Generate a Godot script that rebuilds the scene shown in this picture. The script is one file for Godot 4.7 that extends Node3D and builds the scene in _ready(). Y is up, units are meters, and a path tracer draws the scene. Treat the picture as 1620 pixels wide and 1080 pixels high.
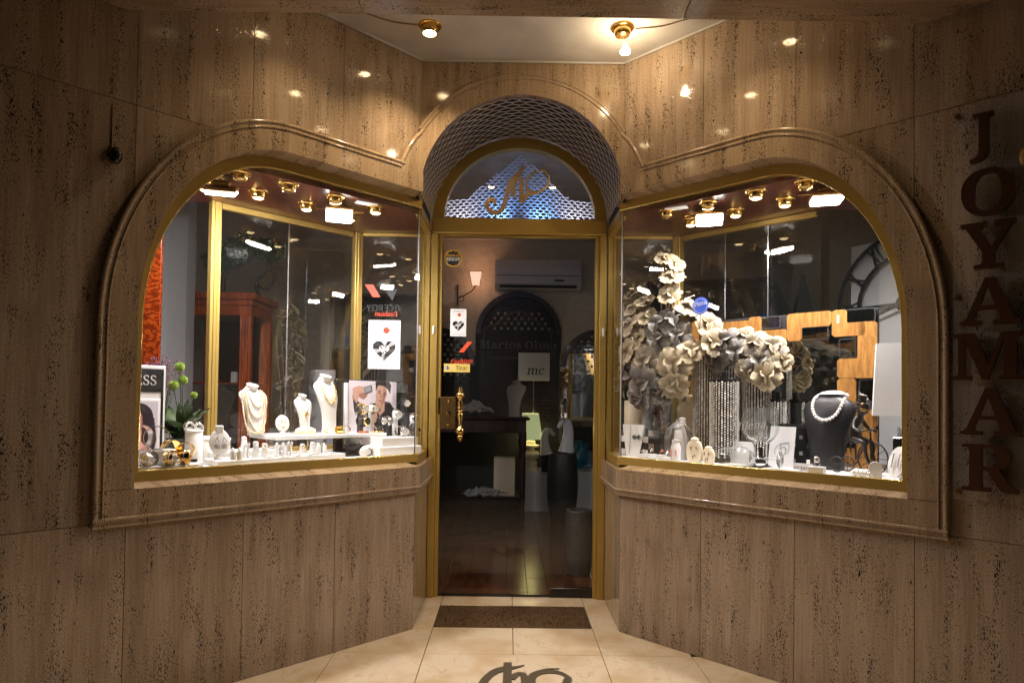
extends Node3D

# ---------------------------------------------------------------- geometry collector
class G:
	var V := PackedVector3Array()
	var N := PackedVector3Array()
	var T := PackedVector2Array()
	func tri(a: Vector3, b: Vector3, c: Vector3, na: Vector3, nb: Vector3, nc: Vector3, ua := Vector2.ZERO, ub := Vector2.ZERO, uc := Vector2.ZERO) -> void:
		var g := (b - a).cross(c - a)
		if g.length_squared() < 1e-16:
			return
		V.append(a); N.append(na); T.append(ua)
		if g.dot(na + nb + nc) >= 0.0:
			V.append(c); N.append(nc); T.append(uc)
			V.append(b); N.append(nb); T.append(ub)
		else:
			V.append(b); N.append(nb); T.append(ub)
			V.append(c); N.append(nc); T.append(uc)
	func quad(a: Vector3, b: Vector3, c: Vector3, d: Vector3, out: Vector3, ua := Vector2.ZERO, ub := Vector2.ZERO, uc := Vector2.ZERO, ud := Vector2.ZERO) -> void:
		var n := (b - a).cross(d - a)
		if n.length_squared() < 1e-16:
			n = (c - b).cross(d - b)
		n = n.normalized()
		if n.dot(out) < 0.0:
			n = -n
		tri(a, b, c, n, n, n, ua, ub, uc)
		tri(a, c, d, n, n, n, ua, uc, ud)
	func box(xf: Transform3D, size: Vector3, ch := 0.0) -> void:
		var h := size * 0.5
		ch = minf(ch, minf(h.x, minf(h.y, h.z)) * 0.9)
		var e := h - Vector3.ONE * ch
		for a in 3:
			var b := (a + 1) % 3
			var c := (a + 2) % 3
			for s in [-1.0, 1.0]:
				var p: Array[Vector3] = []
				for k in [[-1.0, -1.0], [1.0, -1.0], [1.0, 1.0], [-1.0, 1.0]]:
					var v := Vector3.ZERO
					v[a] = s * h[a]; v[b] = k[0] * e[b]; v[c] = k[1] * e[c]
					p.append(v)
				var o := Vector3.ZERO
				o[a] = s
				var us: Array[Vector2] = []
				for v in p:
					us.append(Vector2(v.x, -v.y) if a == 2 else (Vector2(v.z, -v.y) if a == 0 else Vector2(v.x, v.z)))
				quad(xf * p[0], xf * p[1], xf * p[2], xf * p[3], xf.basis * o, us[0], us[1], us[2], us[3])
			if ch > 0.0:
				for s in [-1.0, 1.0]:
					for t in [-1.0, 1.0]:
						var p: Array[Vector3] = []
						for k in [-1.0, 1.0]:
							var v := Vector3.ZERO
							v[a] = s * h[a]; v[b] = t * e[b]; v[c] = k * e[c]
							p.append(v)
						for k in [1.0, -1.0]:
							var v := Vector3.ZERO
							v[a] = s * e[a]; v[b] = t * h[b]; v[c] = k * e[c]
							p.append(v)
						var o := Vector3.ZERO
						o[a] = s; o[b] = t
						quad(xf * p[0], xf * p[1], xf * p[2], xf * p[3], xf.basis * o, Vector2(p[0].x, -p[0].y), Vector2(p[1].x, -p[1].y), Vector2(p[2].x, -p[2].y), Vector2(p[3].x, -p[3].y))
		if ch > 0.0:
			for sx in [-1.0, 1.0]:
				for sy in [-1.0, 1.0]:
					for sz in [-1.0, 1.0]:
						var q := Vector3(sx, sy, sz)
						var n := xf.basis * q.normalized()
						tri(xf * Vector3(sx * h.x, sy * e.y, sz * e.z), xf * Vector3(sx * e.x, sy * h.y, sz * e.z), xf * Vector3(sx * e.x, sy * e.y, sz * h.z), n, n, n)
	func bx(c: Vector3, size: Vector3, ch := 0.0) -> void:
		box(Transform3D(Basis(), c), size, ch)
	# profile of (radius, height) turned round the y axis of xf
	func lathe(xf: Transform3D, prof: Array, seg := 20, sharp := 0.75) -> void:
		var sn: Array[Vector2] = []
		for i in prof.size() - 1:
			var d: Vector2 = prof[i + 1] - prof[i]
			sn.append(Vector2(d.y, -d.x).normalized())
		var nb := xf.basis.inverse().transposed()
		for i in prof.size() - 1:
			var p0: Vector2 = prof[i]
			var p1: Vector2 = prof[i + 1]
			var n0 := sn[i]
			var n1 := sn[i]
			if i > 0 and sn[i - 1].dot(sn[i]) > sharp:
				n0 = (sn[i - 1] + sn[i]).normalized()
			if i < sn.size() - 1 and sn[i + 1].dot(sn[i]) > sharp:
				n1 = (sn[i + 1] + sn[i]).normalized()
			for k in seg:
				var a0 := TAU * k / seg
				var a1 := TAU * (k + 1) / seg
				var e0 := Vector3(cos(a0), 0, sin(a0))
				var e1 := Vector3(cos(a1), 0, sin(a1))
				var up := Vector3.UP
				var a := xf * (e0 * p0.x + up * p0.y)
				var b := xf * (e1 * p0.x + up * p0.y)
				var c := xf * (e1 * p1.x + up * p1.y)
				var d := xf * (e0 * p1.x + up * p1.y)
				var na := (nb * (e0 * n0.x + up * n0.y)).normalized()
				var nbb := (nb * (e1 * n0.x + up * n0.y)).normalized()
				var nc := (nb * (e1 * n1.x + up * n1.y)).normalized()
				var nd := (nb * (e0 * n1.x + up * n1.y)).normalized()
				var u0 := float(k) / seg
				var u1 := float(k + 1) / seg
				tri(a, b, c, na, nbb, nc, Vector2(u0, -p0.y), Vector2(u1, -p0.y), Vector2(u1, -p1.y))
				tri(a, c, d, na, nc, nd, Vector2(u0, -p0.y), Vector2(u1, -p1.y), Vector2(u0, -p1.y))
	func ell(xf: Transform3D, r: Vector3, seg := 14, rings := 8) -> void:
		var prof := []
		for i in rings + 1:
			var a := -PI / 2 + PI * i / rings
			prof.append(Vector2(maxf(cos(a), 0.0), sin(a)))
		lathe(xf * Transform3D(Basis.from_scale(r), Vector3.ZERO), prof, seg, -1.0)
	func ball(c: Vector3, r: float, seg := 10, rings := 6) -> void:
		ell(Transform3D(Basis(), c), Vector3.ONE * r, seg, rings)
	func cyl(a: Vector3, b: Vector3, r0: float, r1: float, seg := 10) -> void:
		tube([a, b], [r0, r1], seg)
	func tube(pts: Array, rad: Array, seg := 8, closed := false, caps := true, flat := 1.0) -> void:
		var n := pts.size()
		var rings: Array = []
		var nors: Array = []
		var ref := Vector3.UP
		var t0: Vector3 = (pts[1] - pts[0]).normalized()
		if absf(t0.dot(ref)) > 0.9:
			ref = Vector3.RIGHT
		var side := t0.cross(ref).normalized()
		for i in n:
			var p: Vector3 = pts[i]
			var a: Vector3 = pts[i - 1] if i > 0 else (pts[n - 1] if closed else pts[i])
			var b: Vector3 = pts[i + 1] if i < n - 1 else (pts[0] if closed else pts[i])
			var t := (b - a).normalized()
			side = (side - t * side.dot(t)).normalized()
			var up := side.cross(t)
			var r: float = rad[mini(i, rad.size() - 1)]
			var ring: Array[Vector3] = []
			var nn: Array[Vector3] = []
			for k in seg:
				var an := TAU * k / seg
				var d := side * cos(an) + up * sin(an) * flat
				ring.append(p + d * r)
				nn.append((side * cos(an) + up * sin(an) / flat).normalized())
			rings.append(ring); nors.append(nn)
		for i in (n if closed else n - 1):
			var j := (i + 1) % n
			for k in seg:
				var m := (k + 1) % seg
				tri(rings[i][k], rings[i][m], rings[j][m], nors[i][k], nors[i][m], nors[j][m])
				tri(rings[i][k], rings[j][m], rings[j][k], nors[i][k], nors[j][m], nors[j][k])
		if caps and not closed:
			for e in [0, n - 1]:
				var c: Vector3 = pts[e]
				var o: Vector3 = (pts[0] - pts[1]) if e == 0 else (pts[n - 1] - pts[n - 2])
				o = o.normalized()
				for k in seg:
					tri(c, rings[e][k], rings[e][(k + 1) % seg], o, o, o)
	# polygon in the xy plane of xf, from z0 to z1
	func prism(xf: Transform3D, poly: PackedVector2Array, z0: float, z1: float, uvo := Vector2.ZERO, back := true) -> void:
		var ix := Geometry2D.triangulate_polygon(poly)
		var f := xf.basis.z.normalized()
		for i in range(0, ix.size(), 3):
			var a := poly[ix[i]]
			var b := poly[ix[i + 1]]
			var c := poly[ix[i + 2]]
			var ua := Vector2(a.x, -a.y) + uvo
			var ub := Vector2(b.x, -b.y) + uvo
			var uc := Vector2(c.x, -c.y) + uvo
			tri(xf * Vector3(a.x, a.y, z1), xf * Vector3(b.x, b.y, z1), xf * Vector3(c.x, c.y, z1), f, f, f, ua, ub, uc)
			if back:
				tri(xf * Vector3(a.x, a.y, z0), xf * Vector3(b.x, b.y, z0), xf * Vector3(c.x, c.y, z0), -f, -f, -f, ua, ub, uc)
		var cw := Geometry2D.is_polygon_clockwise(poly)
		for i in poly.size():
			var a := poly[i]
			var b := poly[(i + 1) % poly.size()]
			var d := b - a
			var o := Vector3(d.y, -d.x, 0) * (-1.0 if cw else 1.0)
			quad(xf * Vector3(a.x, a.y, z0), xf * Vector3(b.x, b.y, z0), xf * Vector3(b.x, b.y, z1), xf * Vector3(a.x, a.y, z1), xf.basis * o, Vector2(a.x, -a.y) + uvo, Vector2(b.x, -b.y) + uvo, Vector2(b.x + (z1 - z0), -b.y) + uvo, Vector2(a.x + (z1 - z0), -a.y) + uvo)
	# surface from a function of (i, j) on an nu x nv grid, smooth
	func grid(f: Callable, nu: int, nv: int, flip := false) -> void:
		var p := []
		for i in nu + 1:
			var row := []
			for j in nv + 1:
				row.append(f.call(float(i) / nu, float(j) / nv))
			p.append(row)
		var nn := []
		for i in nu + 1:
			var row := []
			for j in nv + 1:
				var du: Vector3 = p[mini(i + 1, nu)][j] - p[maxi(i - 1, 0)][j]
				var dv: Vector3 = p[i][mini(j + 1, nv)] - p[i][maxi(j - 1, 0)]
				var m := du.cross(dv)
				m = m.normalized() if m.length_squared() > 1e-18 else Vector3.UP
				row.append(-m if flip else m)
			nn.append(row)
		for i in nu:
			for j in nv:
				var u0 := float(i) / nu
				var u1 := float(i + 1) / nu
				var v0 := float(j) / nv
				var v1 := float(j + 1) / nv
				tri(p[i][j], p[i + 1][j], p[i + 1][j + 1], nn[i][j], nn[i + 1][j], nn[i + 1][j + 1], Vector2(u0, v0), Vector2(u1, v0), Vector2(u1, v1))
				tri(p[i][j], p[i + 1][j + 1], p[i][j + 1], nn[i][j], nn[i + 1][j + 1], nn[i][j + 1], Vector2(u0, v0), Vector2(u1, v1), Vector2(u0, v1))
	func mesh(m: Material) -> ArrayMesh:
		var a := []
		a.resize(Mesh.ARRAY_MAX)
		a[Mesh.ARRAY_VERTEX] = V
		a[Mesh.ARRAY_NORMAL] = N
		a[Mesh.ARRAY_TEX_UV] = T
		var am := ArrayMesh.new()
		am.add_surface_from_arrays(Mesh.PRIMITIVE_TRIANGLES, a)
		am.surface_set_material(0, m)
		return am

# ---------------------------------------------------------------- scene helpers
var M := {}
var used := {}
var rng := RandomNumberGenerator.new()
const S2 := 0.70710678
const CL := Vector3(-0.4675, 0, -3.298)
const CR := Vector3(0.5725, 0, -3.298)
const XC := 0.0525
const SHELF := 0.862
const CEIL := 2.14

func numbered(n: String) -> String:
	if not used.has(n):
		used[n] = 0
		return n
	used[n] += 1
	return "%s_%03d" % [n, used[n]]

func tag(o: Node, label: String, category: String, group := "") -> void:
	o.set_meta("label", label)
	o.set_meta("category", category)
	if group != "":
		o.set_meta("group", group)

func thing(called: String, label: String, category: String, xf := Transform3D(), group := "") -> Node3D:
	var o := Node3D.new()
	o.name = numbered(called)
	add_child(o)
	o.transform = xf
	tag(o, label, category, group)
	return o

func part(called: String, g: G, m: Material, parent: Node, xf := Transform3D()) -> MeshInstance3D:
	var o := MeshInstance3D.new()
	o.name = called
	o.mesh = g.mesh(m)
	o.transform = xf
	parent.add_child(o, true)
	return o

func part_of(called: String, mesh: Mesh, parent: Node, xf := Transform3D()) -> MeshInstance3D:
	var o := MeshInstance3D.new()
	o.name = called
	o.mesh = mesh
	o.transform = xf
	parent.add_child(o, true)
	return o

func struct(called: String) -> Node3D:
	var o := Node3D.new()
	o.name = numbered(called)
	o.set_meta("kind", "structure")
	add_child(o)
	return o

func lone(called: String, g: G, m: Material, label: String, category: String, xf := Transform3D(), group := "") -> MeshInstance3D:
	var o := part(numbered(called), g, m, self, xf)
	tag(o, label, category, group)
	return o

func at(p: Vector3, turn := 0.0) -> Transform3D:
	return Transform3D(Basis(Vector3.UP, turn), p)

func wall_frame(side: int) -> Transform3D:
	if side < 0:
		return Transform3D(Basis(Vector3(S2, 0, -S2), Vector3.UP, Vector3(S2, 0, S2)), CL)
	return Transform3D(Basis(Vector3(S2, 0, S2), Vector3.UP, Vector3(-S2, 0, S2)), CR)

# a place in a display case: s metres along the wall from the doorway corner, n metres towards the passage
func spot(side: int, s: float, y: float, n: float, turn := 0.0) -> Transform3D:
	return wall_frame(side) * Transform3D(Basis(Vector3.UP, turn), Vector3(side * s, y, n))

func lin(r: float, g: float, b: float) -> Color:
	return Color(r, g, b).linear_to_srgb()

func mat(called: String, c: Color, rough := 0.5, metal := 0.0) -> StandardMaterial3D:
	var m := StandardMaterial3D.new()
	m.resource_name = called
	m.albedo_color = c
	m.roughness = rough
	m.metallic = metal
	M[called] = m
	return m

func glow(called: String, c: Color, e: float) -> StandardMaterial3D:
	var m := mat(called, Color(0.9, 0.9, 0.9), 0.4)
	m.emission_enabled = true
	m.emission = c
	m.emission_energy_multiplier = e
	return m

func noise(s: int, f: float, oct := 4, kind := FastNoiseLite.TYPE_SIMPLEX_SMOOTH) -> FastNoiseLite:
	var n := FastNoiseLite.new()
	n.seed = s
	n.frequency = f
	n.noise_type = kind
	n.fractal_octaves = oct
	return n

func field(n: FastNoiseLite, w: int, h: int, to_w: int, to_h: int) -> PackedByteArray:
	var im := n.get_seamless_image(w, h)
	im.convert(Image.FORMAT_L8)
	if w != to_w or h != to_h:
		im.resize(to_w, to_h, Image.INTERPOLATE_CUBIC)
	return im.get_data()

func tex(w: int, h: int, data: PackedByteArray, f := Image.FORMAT_RGB8) -> ImageTexture:
	return ImageTexture.create_from_image(Image.create_from_data(w, h, false, f, data))

# two-tone grain along v: streak noise w x h stretched
func grain(s: int, c0: Color, c1: Color, w := 256, h := 512, fw := 0.05, stretch := 16, swirl := false) -> ImageTexture:
	var a := field(noise(s, fw, 4), w, h if swirl else maxi(h / stretch, 8), w, h)
	var b := field(noise(s + 7, fw * 4.0, 2), w, maxi(h / (2 if swirl else stretch), 8), w, h)
	var d := PackedByteArray()
	d.resize(w * h * 3)
	for i in w * h:
		var t := a[i] / 255.0
		if swirl:
			t = 0.5 + 0.5 * sin(t * 26.0 + b[i] / 60.0)
		else:
			t = clampf((t - 0.5) * 1.5 + 0.5 + (b[i] / 255.0 - 0.5) * 0.7, 0.0, 1.0)
		var c := c0.lerp(c1, t)
		d[i * 3] = c.r8; d[i * 3 + 1] = c.g8; d[i * 3 + 2] = c.b8
	return tex(w, h, d)

func make_travertine() -> void:
	var W := 1024
	var soft := field(noise(11, 0.012, 3), W, 64, W, W)
	var fine := field(noise(12, 0.09, 3), W, 48, W, W)
	var pit := field(noise(13, 0.15, 2, FastNoiseLite.TYPE_PERLIN), W, 300, W, W)
	var dash := field(noise(17, 0.33, 2, FastNoiseLite.TYPE_PERLIN), W, 380, W, W)
	var clus := field(noise(14, 0.018, 3), W, 150, W, W)
	var grit := field(noise(15, 0.3, 1), W, 512, W, W)
	var d := PackedByteArray()
	d.resize(W * W * 3)
	var hgt := PackedByteArray()
	hgt.resize(W * W)
	for i in W * W:
		var t := soft[i] * 0.30 + fine[i] * 0.27 + grit[i] * 0.43
		t = clampf((t - 70.0) / 115.0, 0.0, 1.0)
		var th := 212.0 - (clus[i] - 120.0) * 0.30
		var p := clampf((pit[i] - th) / 14.0, 0.0, 1.0)
		var th2 := 186.0 - (clus[i] - 128.0) * 0.42
		p = maxf(p, clampf((dash[i] - th2) / 26.0, 0.0, 0.85))
		var r := lerpf(138.0, 180.0, t)
		var gg := lerpf(117.0, 159.0, t)
		var bb := lerpf(96.0, 137.0, t)
		var k := 1.0 - 0.85 * p
		d[i * 3] = int(r * k); d[i * 3 + 1] = int(gg * k); d[i * 3 + 2] = int(bb * k)
		hgt[i] = int(230.0 - 190.0 * p + (grit[i] - 128) * 0.06)
	var im := tex(W, W, d)
	var hm := tex(W, W, hgt, Image.FORMAT_L8)
	for v in 3:
		var m := mat("travertine_%d" % v, [Color(1, 1, 1), Color(0.97, 0.965, 0.96), Color(0.945, 0.94, 0.93)][v], 0.06)
		m.albedo_texture = im
		m.uv1_scale = Vector3(0.9, 0.9, 0.9)
		m.heightmap_enabled = true
		m.heightmap_texture = hm
		m.heightmap_scale = 0.05
	var bm := mat("travertine_beam", Color(0.95, 0.93, 0.9), 0.2)
	var ib: Image = im.get_image().duplicate()
	ib.rotate_90(CLOCKWISE)
	bm.albedo_texture = ImageTexture.create_from_image(ib)
	bm.uv1_triplanar = true
	bm.uv1_scale = Vector3(0.9, 0.9, 0.9)
	var tr := mat("travertine_trim", Color(0.97, 0.96, 0.93), 0.12)
	tr.albedo_texture = im
	tr.uv1_triplanar = true
	tr.uv1_scale = Vector3(0.9, 0.9, 0.9)

func make_marble() -> void:
	var W := 512
	var a := field(noise(21, 0.008, 4), W, W, W, W)
	var b := field(noise(22, 0.012, 5), W, W, W, W)
	var d := PackedByteArray()
	d.resize(W * W * 3)
	for i in W * W:
		var t := a[i] / 255.0
		var v := absf(b[i] / 255.0 - 0.5)
		var k := clampf(v * 26.0 + (0.35 if a[i] < 130 else 0.8), 0.0, 1.0)
		var c := Color8(214, 200, 178).lerp(Color8(200, 178, 148), clampf((t - 0.4) * 2.2, 0.0, 1.0))
		c = Color8(150, 116, 76).lerp(c, 0.55 + 0.45 * k)
		d[i * 3] = c.r8; d[i * 3 + 1] = c.g8; d[i * 3 + 2] = c.b8
	var m := mat("marble", Color(0.95, 0.93, 0.9), 0.22)
	m.albedo_texture = tex(W, W, d)
	m.uv1_triplanar = true
	m.uv1_world_triplanar = true
	m.uv1_scale = Vector3(0.8, 0.8, 0.8)

func wooden(called: String, s: int, c0: Color, c1: Color, rough: float, scale := Vector3(1.5, 1.5, 1.5), swirl := false, coat := 0.0) -> void:
	var m := mat(called, Color.WHITE, rough)
	m.albedo_texture = grain(s, c0, c1, 256, 512, 0.02 if swirl else 0.05, 16, swirl)
	m.uv1_triplanar = true
	m.uv1_scale = scale
	if coat > 0.0:
		m.clearcoat_enabled = true
		m.clearcoat = coat
		m.clearcoat_roughness = 0.08

func speckle(called: String, s: int, c0: Color, c1: Color, rough: float, freq: float, scale: float) -> void:
	var W := 256
	var a := field(noise(s, freq, 4), W, W, W, W)
	var d := PackedByteArray()
	d.resize(W * W * 3)
	for i in W * W:
		var c := c0.lerp(c1, clampf((a[i] / 255.0 - 0.25) * 2.0, 0.0, 1.0))
		d[i * 3] = c.r8; d[i * 3 + 1] = c.g8; d[i * 3 + 2] = c.b8
	var m := mat(called, Color.WHITE, rough)
	m.albedo_texture = tex(W, W, d)
	m.uv1_triplanar = true
	m.uv1_scale = Vector3.ONE * scale

func make_materials() -> void:
	make_travertine()
	make_marble()
	wooden("mahogany", 31, Color8(58, 25, 16), Color8(96, 44, 27), 0.3, Vector3(1.2, 1.2, 1.2), false, 0.3)
	wooden("cherry", 32, Color8(138, 58, 22), Color8(190, 94, 40), 0.3, Vector3(2, 2, 2), false, 0.4)
	wooden("dark_wood", 33, Color8(34, 16, 10), Color8(62, 32, 20), 0.35, Vector3(1.5, 1.5, 1.5), false, 0.3)
	wooden("plank", 34, Color8(56, 28, 15), Color8(88, 48, 25), 0.2, Vector3(1.5, 1.5, 1.5))
	wooden("burl", 35, Color8(98, 31, 8), Color8(156, 66, 19), 0.25, Vector3(0.9, 0.9, 0.9), true, 0.6)
	wooden("oak", 36, Color8(136, 92, 42), Color8(172, 124, 62), 0.4, Vector3(4, 4, 4))
	wooden("door_mat", 37, Color8(58, 40, 20), Color8(92, 66, 36), 0.95, Vector3(9, 9, 9), true)
	speckle("plaster", 41, Color8(196, 186, 164), Color8(208, 198, 178), 0.8, 0.05, 1.0)
	speckle("ceiling_paint", 42, Color8(178, 174, 170), Color8(190, 186, 182), 0.7, 0.02, 0.7)
	speckle("asphalt", 43, Color8(58, 56, 54), Color8(78, 76, 72), 0.9, 0.2, 2.0)
	speckle("cloth_white", 44, Color8(206, 204, 202), Color8(220, 219, 217), 0.7, 0.1, 6.0)
	speckle("ceramic_dark", 45, Color8(40, 38, 37), Color8(60, 57, 54), 0.5, 0.05, 3.0)
	var gold := mat("gold_frame", lin(0.50, 0.34, 0.09), 0.34, 0.6)
	gold.metallic_specular = 0.5
	mat("gold_edge", lin(0.75, 0.56, 0.2), 0.2, 1.0)
	mat("brass", lin(0.72, 0.48, 0.16), 0.18, 1.0)
	mat("brass_dark", lin(0.28, 0.17, 0.06), 0.3, 0.9)
	mat("gold", lin(0.95, 0.66, 0.2), 0.14, 1.0)
	mat("silver", lin(0.86, 0.85, 0.83), 0.12, 1.0)
	mat("steel", lin(0.55, 0.55, 0.56), 0.25, 1.0)
	mat("mirror", lin(0.8, 0.82, 0.8), 0.015, 1.0)
	mat("black_gloss", lin(0.012, 0.012, 0.013), 0.15)
	mat("black_matt", lin(0.015, 0.014, 0.014), 0.6)
	mat("black_leather", lin(0.014, 0.014, 0.016), 0.4)
	mat("white_gloss", lin(0.66, 0.65, 0.63), 0.18)
	mat("white_leather", lin(0.64, 0.62, 0.58), 0.45)
	mat("white_paper", lin(0.66, 0.65, 0.65), 0.6)
	mat("cream", lin(0.72, 0.62, 0.44), 0.5)
	mat("grey_block", lin(0.5, 0.48, 0.46), 0.5)
	mat("silicone", lin(0.02, 0.02, 0.03), 0.3)
	mat("lattice_metal", lin(0.62, 0.54, 0.44), 0.4)
	mat("lattice_white", lin(0.7, 0.7, 0.72), 0.4, 0.1)
	mat("bronze_letter", lin(0.055, 0.02, 0.008), 0.35, 0.2)
	mat("logo_metal", lin(0.6, 0.46, 0.3), 0.25, 0.9)
	mat("inlay", lin(0.16, 0.13, 0.09), 0.3, 0.5)
	mat("red_print", lin(0.75, 0.07, 0.02), 0.5)
	mat("blue_print", lin(0.02, 0.09, 0.6), 0.4)
	mat("black_print", lin(0.01, 0.01, 0.01), 0.5)
	mat("grey_print", lin(0.3, 0.3, 0.3), 0.5)
	mat("yellow_label", lin(0.6, 0.45, 0.12), 0.35)
	mat("yellow_print", lin(0.7, 0.38, 0.02), 0.5)
	mat("iron", lin(0.035, 0.03, 0.028), 0.45, 0.4)
	mat("plastic_white", lin(0.66, 0.65, 0.62), 0.35)
	var pearl := mat("pearl", lin(0.70, 0.55, 0.33), 0.18)
	pearl.clearcoat_enabled = true
	pearl.clearcoat = 0.6
	var pw := mat("pearl_white", lin(0.85, 0.78, 0.74), 0.16)
	pw.clearcoat_enabled = true
	pw.clearcoat = 0.6
	var pane := mat("pane", Color(0.9, 0.95, 0.92, 0.0015), 0.0)
	pane.transparency = BaseMaterial3D.TRANSPARENCY_ALPHA
	var dusty := mat("smoked_pane", Color(0.35, 0.36, 0.36, 0.10), 0.02)
	dusty.transparency = BaseMaterial3D.TRANSPARENCY_ALPHA
	var acr := mat("acrylic", Color(0.9, 0.92, 0.9, 0.05), 0.03)
	acr.transparency = BaseMaterial3D.TRANSPARENCY_ALPHA
	var cry := mat("crystal", Color(0.97, 0.98, 0.98, 0.03), 0.0)
	cry.transparency = BaseMaterial3D.TRANSPARENCY_ALPHA
	cry.refraction_enabled = true
	cry.refraction_scale = 0.05
	var blu := mat("blue_glass", Color(0.05, 0.45, 0.6, 0.35), 0.04)
	blu.transparency = BaseMaterial3D.TRANSPARENCY_ALPHA
	mat("amber", lin(0.55, 0.13, 0.02), 0.2)
	mat("coral", lin(0.7, 0.2, 0.13), 0.3)
	mat("leaf_dark", lin(0.045, 0.075, 0.025), 0.4)
	mat("leaf_mid", lin(0.085, 0.125, 0.05), 0.4)
	mat("lime", lin(0.25, 0.36, 0.05), 0.7)
	mat("purple", lin(0.16, 0.05, 0.09), 0.8)
	mat("twig", lin(0.22, 0.13, 0.06), 0.7)
	mat("dried_leaf", lin(0.34, 0.26, 0.14), 0.6)
	mat("cream_leather", lin(0.76, 0.68, 0.52), 0.5)
	mat("linen", lin(0.42, 0.39, 0.36), 0.8)
	mat("silver_bead", lin(0.72, 0.69, 0.63), 0.12, 0.35)
	mat("bronze", lin(0.10, 0.06, 0.035), 0.3, 0.7)
	mat("coat", lin(0.03, 0.024, 0.02), 0.35, 0.3)
	mat("bronze_face", lin(0.42, 0.27, 0.11), 0.3, 0.7)
	mat("plaster_white", lin(0.52, 0.51, 0.50), 0.8)
	mat("bone", lin(0.35, 0.34, 0.28), 0.4)
	mat("carved", lin(0.09, 0.075, 0.065), 0.35)
	mat("navy", lin(0.008, 0.02, 0.07), 0.3)
	var wr := mat("wrap", Color(0.85, 0.85, 0.83, 0.25), 0.12)
	wr.transparency = BaseMaterial3D.TRANSPARENCY_ALPHA
	# dyed foam petals: pale rim, greyer streaked middle
	for k in [["petal_cream", lin(0.47, 0.39, 0.25), lin(0.25, 0.20, 0.125)], ["petal_beige", lin(0.42, 0.36, 0.25), lin(0.17, 0.14, 0.10)], ["petal_grey", lin(0.25, 0.225, 0.19), lin(0.075, 0.068, 0.058)]]:
		var pd := PackedByteArray()
		pd.resize(48 * 48 * 3)
		for i in 48 * 48:
			var u := absf((i % 48) / 47.0 - 0.5) * 2.0
			var w := (i / 48) / 47.0
			var t := maxf(smoothstep(0.72, 0.97, u), smoothstep(0.80, 0.98, w))
			t = clampf(t + 0.35 * w + 0.12 * sin((i % 48) * 1.3), 0.0, 1.0)
			var c: Color = k[2].lerp(k[1], t)
			pd[i * 3] = c.r8; pd[i * 3 + 1] = c.g8; pd[i * 3 + 2] = c.b8
		var pm := mat(k[0], Color.WHITE, 0.6)
		pm.albedo_texture = tex(48, 48, pd)
		pm.backlight_enabled = true
		pm.backlight = Color(0.35, 0.32, 0.26)
	glow("lantern_glow", Color(1.0, 0.76, 0.64), 1.2)
	glow("shade_glow", Color(0.86, 0.92, 0.60), 0.35)
	glow("flood_glow", Color(1.0, 0.97, 0.93), 45.0)
	glow("lamp_glow", Color(1.0, 0.86, 0.6), 9.0)
	glow("bulb_glow", Color(1.0, 0.9, 0.74), 60.0)
	glow("spot_glow", Color(1.0, 0.88, 0.68), 40.0)
	glow("cold_glow", Color(0.7, 0.85, 1.0), 6.0)

# ---------------------------------------------------------------- lights
func spot_lamp(pos: Vector3, dir: Vector3, e: float, c: Color, angle: float, blend := 0.5, size := 0.02, parent: Node = self) -> void:
	var l := SpotLight3D.new()
	l.name = "lamp_light"
	parent.add_child(l, true)
	var y := Vector3.UP if absf(dir.normalized().y) < 0.95 else Vector3.RIGHT
	l.global_transform = Transform3D(Basis.looking_at(dir, y), pos)
	l.light_energy = e
	l.light_color = c
	l.spot_range = 12.0
	l.spot_angle = angle
	l.spot_angle_attenuation = blend
	l.spot_attenuation = 2.0
	l.light_size = size
	l.shadow_enabled = true

func omni(pos: Vector3, e: float, c: Color, size: float, parent: Node = self) -> void:
	var l := OmniLight3D.new()
	l.name = "lamp_light"
	parent.add_child(l, true)
	l.global_position = pos
	l.light_energy = e
	l.light_color = c
	l.omni_range = 12.0
	l.omni_attenuation = 2.0
	l.light_size = size
	l.shadow_enabled = true

func area_lamp(xf: Transform3D, size: Vector2, e: float, c: Color, parent: Node = self) -> void:
	var l := AreaLight3D.new()
	l.name = "lamp_light"
	parent.add_child(l, true)
	l.global_transform = xf
	l.area_size = size
	l.light_energy = e
	l.light_color = c
	l.area_range = 12.0
	l.area_attenuation = 2.0
	l.shadow_enabled = true

# ---------------------------------------------------------------- outlines in (s, y) of a window wall
func arc(pts: PackedVector2Array, c: Vector2, a: float, b: float, n := 22) -> void:
	for i in n + 1:
		var t := PI / 2 - PI / 2 * i / n
		pts.append(c + Vector2(a * cos(t), b * sin(t)))

func outline(top: float, right: float, bottom: float, cx: float, cy: float, s0 := 0.0) -> PackedVector2Array:
	var p := PackedVector2Array([Vector2(s0, top)])
	arc(p, Vector2(cx, cy), right - cx, top - cy)
	p.append(Vector2(right, bottom))
	p.append(Vector2(s0, bottom))
	return p

func ring(outer: PackedVector2Array, inner: PackedVector2Array) -> PackedVector2Array:
	var p := outer.duplicate()
	var q := inner.duplicate()
	q.reverse()
	p.append_array(q)
	return p

func mirror_x(p: PackedVector2Array, side: int) -> PackedVector2Array:
	var q := PackedVector2Array()
	for v in p:
		q.append(Vector2(v.x * side, v.y))
	return q

func rect(x0: float, y0: float, x1: float, y1: float) -> PackedVector2Array:
	return PackedVector2Array([Vector2(x0, y0), Vector2(x1, y0), Vector2(x1, y1), Vector2(x0, y1)])

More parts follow.
